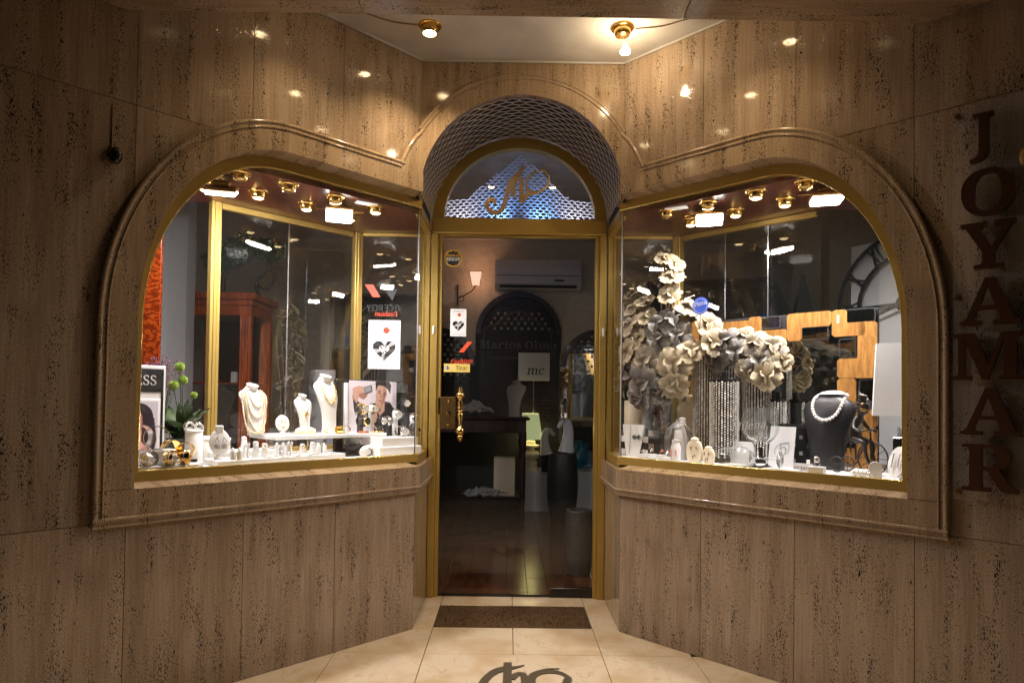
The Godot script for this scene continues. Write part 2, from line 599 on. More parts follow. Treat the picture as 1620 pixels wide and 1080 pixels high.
func round_rect(w: float, h: float, r: float, n := 5) -> PackedVector2Array:
	var p := PackedVector2Array()
	for k in 4:
		var c := Vector2((w / 2 - r) * (1 if k in [0, 3] else -1), (h / 2 - r) * (1 if k < 2 else -1))
		for i in n + 1:
			var a := PI / 2 * k + PI / 2 * i / n
			p.append(c + Vector2(cos(a), sin(a)) * r)
	return p

func disc(r: float, n := 24, ry := 0.0) -> PackedVector2Array:
	var p := PackedVector2Array()
	for i in n:
		p.append(Vector2(cos(TAU * i / n) * r, sin(TAU * i / n) * (ry if ry > 0.0 else r)))
	return p

# thick stroke along a path in 2D, as a polygon
func stroke(pts: Array, w: Array) -> PackedVector2Array:
	var l := PackedVector2Array()
	var r := PackedVector2Array()
	for i in pts.size():
		var a: Vector2 = pts[maxi(i - 1, 0)]
		var b: Vector2 = pts[mini(i + 1, pts.size() - 1)]
		var d := (b - a).normalized()
		var o := Vector2(-d.y, d.x) * (w[mini(i, w.size() - 1)] as float) * 0.5
		l.append(pts[i] + o)
		r.append(pts[i] - o)
	r.reverse()
	l.append_array(r)
	return l

# the same stroke as a solid strip, safe where the path folds over itself
func ribbon(g: G, xf: Transform3D, pts: Array, w: Array, z0: float, z1: float) -> void:
	var l := []
	var r := []
	for i in pts.size():
		var a: Vector2 = pts[maxi(i - 1, 0)]
		var b: Vector2 = pts[mini(i + 1, pts.size() - 1)]
		var d := (b - a).normalized()
		var o := Vector2(-d.y, d.x) * (w[mini(i, w.size() - 1)] as float) * 0.5
		l.append(pts[i] + o)
		r.append(pts[i] - o)
	var f := xf.basis.z
	for i in pts.size() - 1:
		var p := [l[i], r[i], r[i + 1], l[i + 1]]
		var q := []
		var k := []
		for v in p:
			q.append(xf * Vector3(v.x, v.y, z1))
			k.append(xf * Vector3(v.x, v.y, z0))
		g.quad(q[0], q[1], q[2], q[3], f)
		g.quad(k[0], k[1], k[2], k[3], -f)
		var o := xf.basis * Vector3(l[i].x - r[i].x, l[i].y - r[i].y, 0)
		g.quad(q[0], k[0], k[3], q[3], o)
		g.quad(q[1], k[1], k[2], q[2], -o)
	for e in [0, pts.size() - 1]:
		g.quad(xf * Vector3(l[e].x, l[e].y, z1), xf * Vector3(r[e].x, r[e].y, z1), xf * Vector3(r[e].x, r[e].y, z0), xf * Vector3(l[e].x, l[e].y, z0), xf.basis * Vector3(pts[e].x - pts[1 if e == 0 else e - 1].x, pts[e].y - pts[1 if e == 0 else e - 1].y, 0))

func curve2(ctrl: Array, n := 20) -> Array:
	var c := Curve2D.new()
	for i in ctrl.size():
		var a: Vector2 = ctrl[maxi(i - 1, 0)]
		var b: Vector2 = ctrl[mini(i + 1, ctrl.size() - 1)]
		var t := (b - a) / 6.0
		c.add_point(ctrl[i], -t, t)
	var out := []
	for i in n + 1:
		out.append(c.sample_baked(c.get_baked_length() * i / n, true))
	return out

func curve3(ctrl: Array, n := 16) -> Array:
	var c := Curve3D.new()
	c.bake_interval = 0.01
	for i in ctrl.size():
		var a: Vector3 = ctrl[maxi(i - 1, 0)]
		var b: Vector3 = ctrl[mini(i + 1, ctrl.size() - 1)]
		var t := (b - a) / 6.0
		c.add_point(ctrl[i], -t, t)
	var out := []
	for i in n + 1:
		out.append(c.sample_baked(c.get_baked_length() * i / n, true))
	return out

func lettering(words: String, size: float, depth: float, bold := false, serif := false) -> TextMesh:
	var f := SystemFont.new()
	f.font_names = PackedStringArray(["Droid Serif" if serif else "Droid Sans"])
	f.font_weight = 700 if bold else 400
	var t := TextMesh.new()
	t.text = words
	t.font = f
	t.font_size = 48
	t.pixel_size = size / 48.0
	t.depth = depth
	t.curve_step = 1.0
	return t

func text_part(called: String, words: String, size: float, depth: float, m: Material, parent: Node, xf: Transform3D, bold := false, serif := false) -> MeshInstance3D:
	var t := lettering(words, size, depth, bold, serif)
	t.material = m
	return part_of(called, t, parent, xf)

# ---------------------------------------------------------------- camera, sky, exposure
func set_view() -> void:
	var c := Camera3D.new()
	c.name = "camera"
	add_child(c)
	var near := 0.05
	var f := 1027.531
	c.set_frustum(2.0 * near * 540.0 / f, Vector2(0.0, near * (609.569 - 540.0) / f), near, 200.0)
	c.position = Vector3(0, 1.16, 0)
	c.rotation = Vector3(0.02229, -0.0051, 0.01342)
	c.current = true
	var e := Environment.new()
	e.background_mode = Environment.BG_SKY
	var sky := Sky.new()
	var sm := ProceduralSkyMaterial.new()
	sm.sky_top_color = Color(0.03, 0.035, 0.055)
	sm.sky_horizon_color = Color(0.10, 0.085, 0.07)
	sm.ground_horizon_color = Color(0.10, 0.085, 0.07)
	sm.ground_bottom_color = Color(0.03, 0.03, 0.03)
	sky.sky_material = sm
	e.sky = sky
	e.background_energy_multiplier = 0.5
	e.tonemap_mode = Environment.TONE_MAPPER_LINEAR
	e.tonemap_exposure = 1.0
	e.sdfgi_enabled = true
	e.ssao_enabled = true
	e.ssil_enabled = true
	var w := WorldEnvironment.new()
	w.name = "world"
	w.environment = e
	add_child(w)

# plan polygon (x, z) raised from y0 to y1
func plan(g: G, pts: Array, y0: float, y1: float) -> void:
	var p := PackedVector2Array()
	for v in pts:
		p.append(Vector2(v.x, -v.y))
	g.prism(Transform3D(Basis(Vector3.RIGHT, Vector3(0, 0, -1), Vector3.UP), Vector3.ZERO), p, y0, y1)

func local2(side: int, s: float, n: float) -> Vector2:
	var v := wall_frame(side) * Vector3(side * s, 0, n)
	return Vector2(v.x, v.z)

# ---------------------------------------------------------------- ground
func build_ground() -> void:
	var pav := struct("pavement")
	var g := G.new()
	g.bx(Vector3(0, -0.075, 10), Vector3(80, 0.1, 60))
	part("paving", g, M.asphalt, pav)
	var fl := struct("entrance_floor")
	var b := G.new()
	b.bx(Vector3(0, -0.032, -1.9), Vector3(6.0, 0.02, 4.0))
	part("mortar_bed", b, M.brass_dark, fl)
	var xs := [-2.0, -1.59, -1.18, -0.775, -0.369, 0.037, 0.443, 0.855, 1.26, 1.67, 2.08]
	var cells := []
	for i in xs.size() - 1:
		var z := -2.99
		var zs := [-2.99, -2.44, -1.9, -1.35, -0.8, -0.2]
		for j in zs.size() - 1:
			if i == 4 and j == 0:
				cells.append([xs[4], xs[6], zs[j], zs[j + 1]])
			elif not (i == 5 and j == 0):
				cells.append([xs[i], xs[i + 1], zs[j], zs[j + 1]])
		if i in [3, 4, 5, 6]:
			cells.append([xs[i], xs[i + 1], -3.335, z])
	cells.append([-0.52, -0.369, -3.87, -3.335])
	cells.append([0.443, 0.62, -3.87, -3.335])
	cells.append([-0.369, 0.037, -3.87, -3.69])
	cells.append([0.037, 0.443, -3.87, -3.69])
	for c in cells:
		var t := G.new()
		var w: float = c[1] - c[0] - 0.003
		var d: float = c[3] - c[2] - 0.003
		t.box(Transform3D(Basis(), Vector3.ZERO), Vector3(w, 0.02, d), 0.0012)
		part("floor_tile", t, M.marble, fl, at(Vector3((c[0] + c[1]) / 2, -0.01 + rng.randf_range(-0.0006, 0.0004), (c[2] + c[3]) / 2)))
	# shop floor of dark boards
	var sf := struct("shop_floor")
	var k := G.new()
	k.bx(Vector3(0.05, -0.045, -5.2), Vector3(5.4, 0.04, 6.0))
	part("subfloor", k, M.black_matt, sf)
	var x := -2.6
	while x < 2.7:
		var z := -7.2 + rng.randf_range(-0.8, 0.0)
		while z < -2.3:
			var l := minf(rng.randf_range(0.9, 1.5), -2.25 - z)
			var z0 := maxf(z, -7.2)
			var lim := -3.872
			if x < -0.62:
				lim = minf(-2.3, -3.42 + (-0.62 - x))
			elif x > 0.6:
				lim = minf(-2.3, -3.42 + (x - 0.6))
			var z1 := minf(z + l, lim)
			if z1 - z0 > 0.05:
				var p := G.new()
				p.box(Transform3D(Basis(Vector3.RIGHT, Vector3.UP, Vector3.BACK), Vector3.ZERO), Vector3(0.1285, 0.02, z1 - z0 - 0.002), 0.001)
				var o := part("floor_board", p, M.plank, sf, at(Vector3(x + 0.065, -0.0105 + rng.randf_range(-0.0005, 0.0005), (z0 + z1) / 2)))
				o.rotation.x = 0.0
			z += l
		x += 0.13
	var mg := G.new()
	mg.bx(Vector3.ZERO, Vector3(0.806, 0.012, 0.348), 0.004)
	for i in 700:
		var q := Vector3(rng.randf_range(-0.395, 0.395), 0.0075, rng.randf_range(-0.168, 0.168))
		mg.cyl(q - Vector3(0, 0.004, 0), q + Vector3(rng.randf_range(-0.004, 0.004), 0.003, rng.randf_range(-0.004, 0.004)), 0.0035, 0.0012, 4)
	lone("door_mat", mg, M.door_mat, "brown bristle doormat sunk in the marble before the glass door", "doormat", at(Vector3(0.037, -0.006, -3.512)))
	# metal inlay of the shop's monogram in the marble
	var lg := G.new()
	var flat := Transform3D(Basis(Vector3.RIGHT, Vector3(0, 0, -1), Vector3.UP), Vector3(0, 0.001, -2.70))
	for s in [
		[curve2([Vector2(-0.10, -0.12), Vector2(-0.085, 0.0), Vector2(-0.045, 0.09), Vector2(0.0, 0.125), Vector2(0.045, 0.14), Vector2(0.085, 0.165)], 18), [0.03, 0.036, 0.036, 0.036, 0.036, 0.036, 0.036, 0.036, 0.036, 0.036, 0.04, 0.04, 0.045, 0.045, 0.04, 0.03, 0.02, 0.012, 0.004]],
		[[Vector2(0.012, 0.19), Vector2(0.01, -0.10)], [0.036, 0.036]],
		[curve2([Vector2(0.028, 0.02), Vector2(0.05, 0.07), Vector2(0.075, 0.075), Vector2(0.082, 0.03), Vector2(0.082, -0.10)], 12), [0.03]],
		[curve2([Vector2(0.245, -0.02), Vector2(0.265, 0.04), Vector2(0.23, 0.09), Vector2(0.17, 0.10), Vector2(0.12, 0.06), Vector2(0.11, -0.02), Vector2(0.15, -0.08), Vector2(0.22, -0.08)], 24), [0.012, 0.03, 0.036, 0.03, 0.02, 0.02, 0.024, 0.03, 0.036, 0.04, 0.04, 0.036]],
		[curve2([Vector2(0.15, 0.105), Vector2(0.19, 0.125), Vector2(0.235, 0.13)], 8), [0.008, 0.012, 0.014, 0.012, 0.008, 0.006, 0.004]],
	]:
		ribbon(lg, flat, s[0], s[1], 0.0, 0.003 + lg.V.size() * 0.0000008)
	var lo := part("floor_logo", lg, M.inlay, fl)
	lo.set_meta("label", "dark metal monogram set into the pale marble slab")

# ---------------------------------------------------------------- travertine walls with arched shop windows
func window_wall(side: int) -> void:
	var wf := wall_frame(side)
	var w := thing("travertine_wall", "polished travertine wall around the window of pearl busts and watches" if side < 0 else "polished travertine wall around the window of flowers, carrying the bronze letters", "wall", wf)
	var outer := outline(2.327, 1.403, 0.70, 0.69, 1.42)
	var inner := outline(2.21, 1.283, 0.82, 0.70, 1.45)
	var cut := outline(2.31, 1.39, 0.70, 0.69, 1.42, -0.1)
	var cols := [0.0, 0.447, 0.868, 1.30, 1.73, 2.3]
	var rows := [0.0, 0.70, 2.228, 2.893]
	for i in cols.size() - 1:
		for j in 3:
			for poly in Geometry2D.clip_polygons(rect(cols[i] + 0.0012, rows[j] + 0.0012, cols[i + 1] - 0.0012, rows[j + 1] - 0.0012), cut):
				if Geometry2D.is_polygon_clockwise(poly):
					continue
				var g := G.new()
				g.prism(Transform3D(), mirror_x(poly, side), -0.03, rng.randf_range(-0.0006, 0.0006), Vector2(rng.randf() * 3.0, rng.randf() * 3.0))
				part("slab", g, M["travertine_%d" % rng.randi_range(0, 2)], w)
	var core := Geometry2D.clip_polygons(rect(0.05, 0.0, 2.28, 2.94), outline(2.215, 1.29, 0.81, 0.70, 1.45, -0.1))
	for poly in core:
		var g := G.new()
		g.prism(Transform3D(), mirror_x(poly, side), -0.11, -0.032)
		part("core", g, M.black_matt, w)
	# proud surround: head, arch, jamb
	var head := PackedVector2Array([Vector2(0, 2.21), Vector2(0.70, 2.21), Vector2(0.69, 2.327), Vector2(0, 2.327)])
	var g1 := G.new()
	g1.prism(Transform3D(), mirror_x(head, side), -0.16, 0.026)
	part("surround_head", g1, M.travertine_trim, w)
	var arch := PackedVector2Array()
	var back := PackedVector2Array()
	arc(arch, Vector2(0.69, 1.42), 0.713, 0.907)
	arc(back, Vector2(0.70, 1.45), 0.583, 0.76)
	var half := arch.size() / 2
	for k in 2:
		var a := arch.slice(0, half + 1) if k == 0 else arch.slice(half)
		var b := back.slice(0, half + 1) if k == 0 else back.slice(half)
		var ga := G.new()
		ga.prism(Transform3D(), mirror_x(ring(a, b), side), -0.16, 0.026)
		part("surround_arch", ga, M.travertine_trim, w)
	var jamb := PackedVector2Array([Vector2(1.283, 1.45), Vector2(1.403, 1.42), Vector2(1.403, 0.82), Vector2(1.283, 0.82)])
	var g2 := G.new()
	g2.prism(Transform3D(), mirror_x(jamb, side), -0.16, 0.026)
	part("surround_jamb", g2, M.travertine_trim, w)
	# sill that turns the corner towards the door
	var zd := wf.affine_inverse() * Vector3(CL.x if side < 0 else CR.x, 0, -3.846)
	var dir := Vector2(absf(zd.x) * -1.0, zd.z).normalized()
	var rev := Vector2(dir.y, -dir.x)
	if rev.x > 0.0:
		rev = -rev
	# (s, n) plan
	var k0 := Vector2(-0.0108, 0.026)
	var k1 := Vector2(-absf(zd.x), zd.z) + rev * 0.026
	var k2 := Vector2(-absf(zd.x), zd.z) - rev * 0.06
	var k3 := Vector2(-0.08, -0.175)
	var sl := PackedVector2Array([Vector2(1.403, 0.026), k0, k1, k2, k3, Vector2(1.403, -0.175)])
	var sof := PackedVector2Array()
	for v in [Vector2(0.001, 0.0), Vector2(-0.13, -0.131), Vector2(-0.13, -0.16), Vector2(0.001, -0.16)]:
		sof.append(Vector2(v.x * side, -v.y))
	var gs := G.new()
	gs.prism(Transform3D(Basis(Vector3.RIGHT, Vector3(0, 0, -1), Vector3.UP), Vector3.ZERO), sof, 2.211, 2.32)
	part("surround_soffit", gs, M.travertine_trim, w)
	var lay := Transform3D(Basis(Vector3.RIGHT, Vector3(0, 0, -1), Vector3.UP), Vector3.ZERO)
	var sp := PackedVector2Array()
	for v in sl:
		sp.append(Vector2(v.x * side, -v.y))
	var g3 := G.new()
	g3.prism(lay, sp, 0.70, 0.818)
	part("sill", g3, M.travertine_trim, w)
	var wedge := PackedVector2Array([Vector2(0.024, 0.80), Vector2(0.024, 0.8185), Vector2(-0.10, 0.834), Vector2(-0.10, 0.80)])
	var g5 := G.new()
	g5.prism(Transform3D(Basis(Vector3.BACK, Vector3.UP, Vector3.LEFT), Vector3.ZERO), wedge, 0.0 if side < 0 else -1.2825, 1.2825 if side < 0 else 0.0)
	part("sill_slope", g5, M.travertine_trim, w)
	# rounded bead round the outside of the surround and cove below the sill
	var path := []
	var path2 := []
	for v in outer.slice(0, outer.size() - 1):
		path.append(Vector3(v.x * side, v.y, 0.020))
	path[0] = Vector3(0.115 * side, 2.327, 0.020)
	path.append(Vector3(1.403 * side, 0.70, 0.02))
	var bead := G.new()
	bead.tube(path, [0.0105], 10)
	var o2 := outline(2.305, 1.381, 0.722, 0.69, 1.42)
	for v in o2.slice(0, o2.size() - 1):
		path2.append(Vector3(v.x * side, v.y, 0.027))
	path2[0] = Vector3(0.135 * side, 2.305, 0.027)
	bead.tube(path2, [0.004], 8)
	part("bead", bead, M.travertine_trim, w)
	var cove := G.new()
	for c in [[0.012, 0.695, 0.012], [0.007, 0.716, 0.025]]:
		var kk := k0 * Vector2(1, 1)
		var e1 := k1
		cove.tube([Vector3(1.41 * side, c[1], c[2]), Vector3(kk.x * side * (c[2] / 0.026), c[1], c[2]), Vector3((e1.x - rev.x * (0.026 - c[2])) * side, c[1], e1.y - rev.y * (0.026 - c[2]))], [c[0]], 10)
	part("sill_moulding", cove, M.travertine_trim, w)
	# raised spandrel where the door arch runs over onto this wall
	var spd := PackedVector2Array([Vector2(0.0, 2.327), Vector2(0.128, 2.327), Vector2(0.112, 2.365), Vector2(0.085, 2.42), Vector2(0.045, 2.48), Vector2(0.0, 2.53)])
	var g4 := G.new()
	g4.prism(Transform3D(), mirror_x(spd, side), -0.01, 0.0255)
	part("surround_spandrel", g4, M.travertine_trim, w)
	var sb := G.new()
	var sbp := []
	for v in [Vector2(0.128, 2.322), Vector2(0.128, 2.335), Vector2(0.112, 2.365), Vector2(0.085, 2.42), Vector2(0.045, 2.48), Vector2(-0.008, 2.535)]:
		sbp.append(Vector3(v.x * side, v.y, 0.022))
	sb.tube(sbp, [0.010], 10)
	part("bead", sb, M.travertine_trim, w)
	# slab lining the door recess below the sill
	var rg := G.new()
	var x0: float = CL.x if side < 0 else CR.x
	rg.box(at(Vector3(x0 + side * 0.015, 0.35, -3.575)), Vector3(0.03, 0.696, 0.55))
	part("slab", rg, M.travertine_trim, w, wf.affine_inverse())

func build_arch() -> void:
	var a := thing("arch_wall", "travertine panel with a round arch above the shop door", "wall", at(Vector3(XC, 2.2, -3.298)))
	var R := 0.515
	var pan := PackedVector2Array([Vector2(0.52, 0.693), Vector2(-0.52, 0.693), Vector2(-0.52, 0.0)])
	var rng2 := PackedVector2Array()
	for i in 41:
		var t := PI - PI * i / 40
		rng2.append(Vector2(cos(t), sin(t)))
	for v in rng2:
		pan.append(v * R)
	pan.append(Vector2(0.52, 0.0))
	var g := G.new()
	g.prism(Transform3D(), pan, -0.012, 0.0)
	part("slab", g, M.travertine_trim, a)
	var band := PackedVector2Array()
	var t0 := asin(0.33 / 0.617)
	for i in 41:
		var t := t0 + (PI - 2 * t0) * i / 40
		band.append(Vector2(cos(t), sin(t)) * 0.617)
	band.append(Vector2(-0.52, 0.0))
	for v in rng2:
		band.append(v * R)
	band.append(Vector2(0.52, 0.0))
	var b := G.new()
	b.prism(Transform3D(), band, -0.01, 0.026)
	part("arch_band", b, M.travertine_trim, a)
	var bd := G.new()
	var pts := []
	var pts2 := []
	for i in 41:
		var t := t0 + (PI - 2 * t0) * i / 40
		pts.append(Vector3(cos(t) * 0.617, sin(t) * 0.617, 0.02))
		pts2.append(Vector3(cos(t) * 0.596, sin(t) * 0.596, 0.027))
	bd.tube(pts, [0.010], 10)
	bd.tube(pts2, [0.004], 8)
	part("bead", bd, M.travertine_trim, a)
	# pierced metal vault
	var v := thing("lattice_vault", "dark vaulted soffit lined with pierced metal lattice over the door", "vault", at(Vector3(XC, 2.2, -3.345)))
	var sh := G.new()
	var shell := PackedVector2Array()
	for i in 41:
		var t := PI * i / 40
		shell.append(Vector2(cos(t), sin(t)) * 0.545)
	for i in 41:
		var t := PI - PI * i / 40
		shell.append(Vector2(cos(t), sin(t)) * 0.535)
	sh.prism(Transform3D(), shell, -0.5, 0.0)
	part("backing", sh, M.black_matt, v)
	var la := G.new()
	lattice(la, func(u, w): return Vector3(cos(u / 0.517) * 0.517, sin(u / 0.517) * 0.517, 0.04 - w), func(u, _w): return Vector3(-cos(u / 0.517), -sin(u / 0.517), 0), PI * 0.517, 0.535, 46, 8, 0.0056)
	part("lattice", la, M.lattice_metal, v)

# hexagonal lattice of flat ribs laid on a surface given by f(u, w) with inward normal nf(u, w)
func lattice(g: G, f: Callable, nf: Callable, U: float, W: float, nu: int, nw: int, rib: float, keep = null) -> void:
	var du := U / nu
	var dw := W / nw
	var segs := []
	for i in nu:
		for j in nw:
			var u := (i + 0.5) * du
			var w := (j + (0.5 if i % 2 else 0.0)) * dw
			var l := 0.15 * dw
			segs.append([Vector2(u - du * 0.12, w - l), Vector2(u - du * 0.12, w + l)] if false else [Vector2(u, w - l), Vector2(u, w + l)])
			for s in [-1.0, 1.0]:
				segs.append([Vector2(u, w + l), Vector2(u + s * du, w + 0.5 * dw - l + 0.0)])
	for s in segs:
		var a: Vector2 = s[0]
		var b: Vector2 = s[1]
		if a.x < 0 or b.x < 0 or a.x > U or b.x > U or a.y < 0 or b.y > W or b.y < 0 or a.y > W:
			continue
		if keep != null and not (keep.call(a) and keep.call(b)):
			continue
		var pa: Vector3 = f.call(a.x, a.y)
		var pb: Vector3 = f.call(b.x, b.y)
		var n: Vector3 = nf.call((a.x + b.x) / 2, (a.y + b.y) / 2)
		var t := (pb - pa).normalized()
		var o := t.cross(n).normalized() * rib * 0.5
		var d := n * 0.0015
		g.quad(pa - o + d, pa + o + d, pb + o + d, pb - o + d, n)
		g.quad(pa - o - d, pa - o + d, pb - o + d, pb - o - d, -o)
		g.quad(pa + o - d, pa + o + d, pb + o + d, pb + o - d, o)

# ---------------------------------------------------------------- entrance ceiling, lintel and shop shell
func build_shell() -> void:
	var c := struct("entrance_ceiling")
	var g := G.new()
	g.bx(Vector3(0.05, 2.925, -2.62), Vector3(4.6, 0.056, 1.45))
	part("plaster_board", g, M.ceiling_paint, c)
	# thin white bead where ceiling meets the stone
	var bd := G.new()
	for s in [-1, 1]:
		var a := local2(s, 0.0, 0.006)
		var b := local2(s, 1.34, 0.006)
		bd.cyl(Vector3(a.x, 2.894, a.y), Vector3(b.x, 2.894, b.y), 0.006, 0.006, 6)
	bd.cyl(Vector3(CL.x, 2.894, -3.292), Vector3(CR.x, 2.894, -3.292), 0.006, 0.006, 6)
	part("ceiling_bead", bd, M.ceiling_paint, c)
	var l := thing("lintel_beam", "travertine lintel beam across the top of the entrance", "beam", at(Vector3(0.05, 2.565, -2.05)))
	var xs := [-2.2, -0.55, 0.62, 2.3]
	for i in 3:
		var p := G.new()
		var w: float = xs[i + 1] - xs[i] - 0.003
		p.box(Transform3D(Basis(), Vector3.ZERO), Vector3(w, 0.03, 0.60), 0.001)
		part("slab", p, M.travertine_beam, l, at(Vector3((xs[i] + xs[i + 1]) / 2 - 0.05, 0.015, 0)))
	var k := G.new()
	k.bx(Vector3(0, 0.185, 0), Vector3(4.5, 0.30, 0.598))
	part("core", k, M.travertine_beam, l)
	var sh := thing("shop_room", "pale plastered shop room behind the entrance", "building", at(Vector3(0.05, 0, -5.0)))
	var inv := at(Vector3(-0.05, 0, 5.0))
	for b in [["back_wall", Vector3(0.05, 1.45, -7.26), Vector3(5.5, 2.98, 0.1)], ["side_wall", Vector3(-2.68, 1.45, -4.6), Vector3(0.1, 2.98, 5.4)], ["side_wall", Vector3(2.78, 1.45, -4.6), Vector3(0.1, 2.98, 5.4)]]:
		var q := G.new()
		q.bx(b[1], b[2])
		part(b[0], q, M.plaster, sh, inv)
	var q := G.new()
	q.bx(Vector3(0.05, 2.97, -5.35), Vector3(5.6, 0.06, 3.94))
	part("room_ceiling", q, M.ceiling_paint, sh, inv)
	q = G.new()
	q.bx(Vector3(0.05, 3.05, -4.3), Vector3(6.4, 0.08, 6.2))
	part("roof_slab", q, M.grey_block, sh, inv)
	# wall above the arch, inside, with the door opening left free
	q = G.new()
	for s in [-1, 1]:
		q.bx(Vector3(XC + s * 1.25, 2.66, -3.87), Vector3(1.38, 0.56, 0.05))
	q.bx(Vector3(XC, 2.84, -3.87), Vector3(1.12, 0.2, 0.05))
	part("front_wall", q, M.plaster, sh, inv)

func build_door() -> void:
	var f := thing("door_frame", "gold anodised door frame with round fanlight", "door frame", at(Vector3(XC, 0, -3.85)))
	for s in [-1, 1]:
		var g := G.new()
		g.bx(Vector3(s * 0.4985, 1.07, 0.0), Vector3(0.041, 2.138, 0.07), 0.003)
		g.bx(Vector3(s * 0.4665, 1.07, -0.008), Vector3(0.022, 2.138, 0.05), 0.002)
		part("jamb", g, M.gold_frame, f)
		var c := G.new()
		c.bx(Vector3(s * 0.50, 1.565, 0.0375), Vector3(0.013, 0.05, 0.006), 0.002)
		c.bx(Vector3(s * 0.50, 1.565, 0.042), Vector3(0.008, 0.036, 0.004), 0.001)
		part("alarm_contact", c, M.plastic_white, f)
	var t := G.new()
	t.bx(Vector3(0, 2.187, 0.0), Vector3(1.035, 0.094, 0.07), 0.004)
	t.bx(Vector3(0, 2.135, -0.01), Vector3(0.91, 0.012, 0.045), 0.002)
	part("transom", t, M.gold_frame, f)
	var r := G.new()
	var p := PackedVector2Array()
	for i in 41:
		p.append(Vector2(cos(PI * i / 40), sin(PI * i / 40)) * 0.513)
	for i in 41:
		p.append(Vector2(cos(PI - PI * i / 40), sin(PI - PI * i / 40)) * 0.448)
	r.prism(at(Vector3(0, 2.234, 0)) * Transform3D(Basis.from_scale(Vector3(1, 0.94, 1)), Vector3.ZERO), p, -0.03, 0.03)
	part("arch_frame", r, M.gold_frame, f)
	var gl := G.new()
	var d := PackedVector2Array()
	for i in 33:
		d.append(Vector2(cos(PI * i / 32) * 0.452, sin(PI * i / 32) * 0.425))
	gl.prism(at(Vector3(0, 2.234, -0.005)), d, 0.0, 0.001)
	part("fanlight_pane", gl, M.pane, f)
	# monogram on the fanlight
	var lg := G.new()
	var lx := at(Vector3(-XC, 0, 0.003))
	for s in [
		[curve2([Vector2(-0.075, 2.315), Vector2(-0.09, 2.33), Vector2(-0.075, 2.35), Vector2(-0.05, 2.335), Vector2(-0.055, 2.30), Vector2(-0.085, 2.285), Vector2(-0.125, 2.30), Vector2(-0.13, 2.345), Vector2(-0.10, 2.37)], 2), [0.016]],
		[curve2([Vector2(-0.098, 2.325), Vector2(-0.10, 2.345), Vector2(-0.125, 2.352), Vector2(-0.146, 2.325), Vector2(-0.135, 2.29), Vector2(-0.09, 2.272), Vector2(-0.055, 2.295), Vector2(-0.03, 2.36), Vector2(-0.005, 2.46), Vector2(0.035, 2.50), Vector2(0.075, 2.555)], 44), [0.012, 0.02, 0.026]],
		[curve2([Vector2(0.012, 2.37), Vector2(0.012, 2.44), Vector2(0.03, 2.475), Vector2(0.058, 2.465), Vector2(0.06, 2.34)], 20), [0.027]],
		[curve2([Vector2(0.06, 2.335), Vector2(0.10, 2.385), Vector2(0.165, 2.40), Vector2(0.215, 2.44), Vector2(0.222, 2.49), Vector2(0.20, 2.525), Vector2(0.16, 2.53)], 26), [0.026, 0.03, 0.03, 0.028, 0.028, 0.028, 0.026, 0.025, 0.022, 0.018, 0.014]],
		[curve2([Vector2(0.12, 2.385), Vector2(0.09, 2.43), Vector2(0.105, 2.49), Vector2(0.15, 2.525)], 14), [0.027, 0.027, 0.024, 0.02, 0.014]],
	].slice(1):
		ribbon(lg, lx, s[0], s[1], 0.0, 0.006 + lg.V.size() * 0.000001)
	part("monogram", lg, M.logo_metal, f)
	# glass leaf
	var dr := thing("glass_door", "frameless glass shop door with brass pull handle", "door", at(Vector3(XC, 0, -3.858)))
	var pg := G.new()
	pg.quad(Vector3(-0.453, 0.0125, 0), Vector3(0.453, 0.0125, 0), Vector3(0.453, 2.1275, 0), Vector3(-0.453, 2.1275, 0), Vector3.BACK)
	part("pane", pg, M.pane, dr)
	var sh := G.new()
	sh.bx(Vector3(0.33, 0.03, 0.0), Vector3(0.245, 0.055, 0.03), 0.003)
	part("floor_hinge", sh, M.black_gloss, dr)
	var sl := G.new()
	sl.bx(Vector3(-0.12, 0.008, 0.0), Vector3(0.66, 0.012, 0.012))
	part("bottom_seal", sl, M.black_gloss, dr)
	var lk := G.new()
	lk.bx(Vector3(-0.418, 1.078, 0.014), Vector3(0.105, 0.19, 0.022), 0.004)
	var lp := part("lock_plate", lk, M.brass_dark, dr)
	var ky := G.new()
	for y in [1.148, 1.078, 1.01]:
		ky.lathe(Transform3D(Basis(Vector3.RIGHT, PI / 2), Vector3(-0.405, y, 0.025)), [Vector2(0.013 if y == 1.078 else 0.007, 0), Vector2(0.013 if y == 1.078 else 0.007, 0.004), Vector2(0.0, 0.006)], 14)
	part("screw", ky, M.brass, lp)
	var h := G.new()
	var pr := [Vector2(0, -0.165), Vector2(0.009, -0.16), Vector2(0.014, -0.145), Vector2(0.02, -0.135), Vector2(0.012, -0.125), Vector2(0.026, -0.112), Vector2(0.028, -0.10), Vector2(0.024, -0.085), Vector2(0.011, -0.078), Vector2(0.012, -0.06), Vector2(0.014, -0.03), Vector2(0.017, -0.015), Vector2(0.017, 0.0), Vector2(0.012, 0.006), Vector2(0.02, 0.014), Vector2(0.013, 0.022), Vector2(0.019, 0.035), Vector2(0.015, 0.07), Vector2(0.011, 0.085), Vector2(0.022, 0.093), Vector2(0.028, 0.105), Vector2(0.026, 0.118), Vector2(0.012, 0.128), Vector2(0.016, 0.138), Vector2(0.01, 0.146), Vector2(0.012, 0.155), Vector2(0.0, 0.16)]
	h.lathe(at(Vector3(-0.333, 1.075, 0.06)), pr, 18, 0.3)
	for y in [0.98, 1.18]:
		h.cyl(Vector3(-0.333, y, 0.0), Vector3(-0.333, y, 0.06), 0.012, 0.01, 10)
	part("pull_handle", h, M.brass, dr)
	# stickers on the glass
	var stk := lone("round_sticker", disc_prism(0.052, 0.001), M.yellow_print, "round black and yellow security sticker high on the glass door", "sticker", at(Vector3(-0.341, 1.999, -3.8555)))
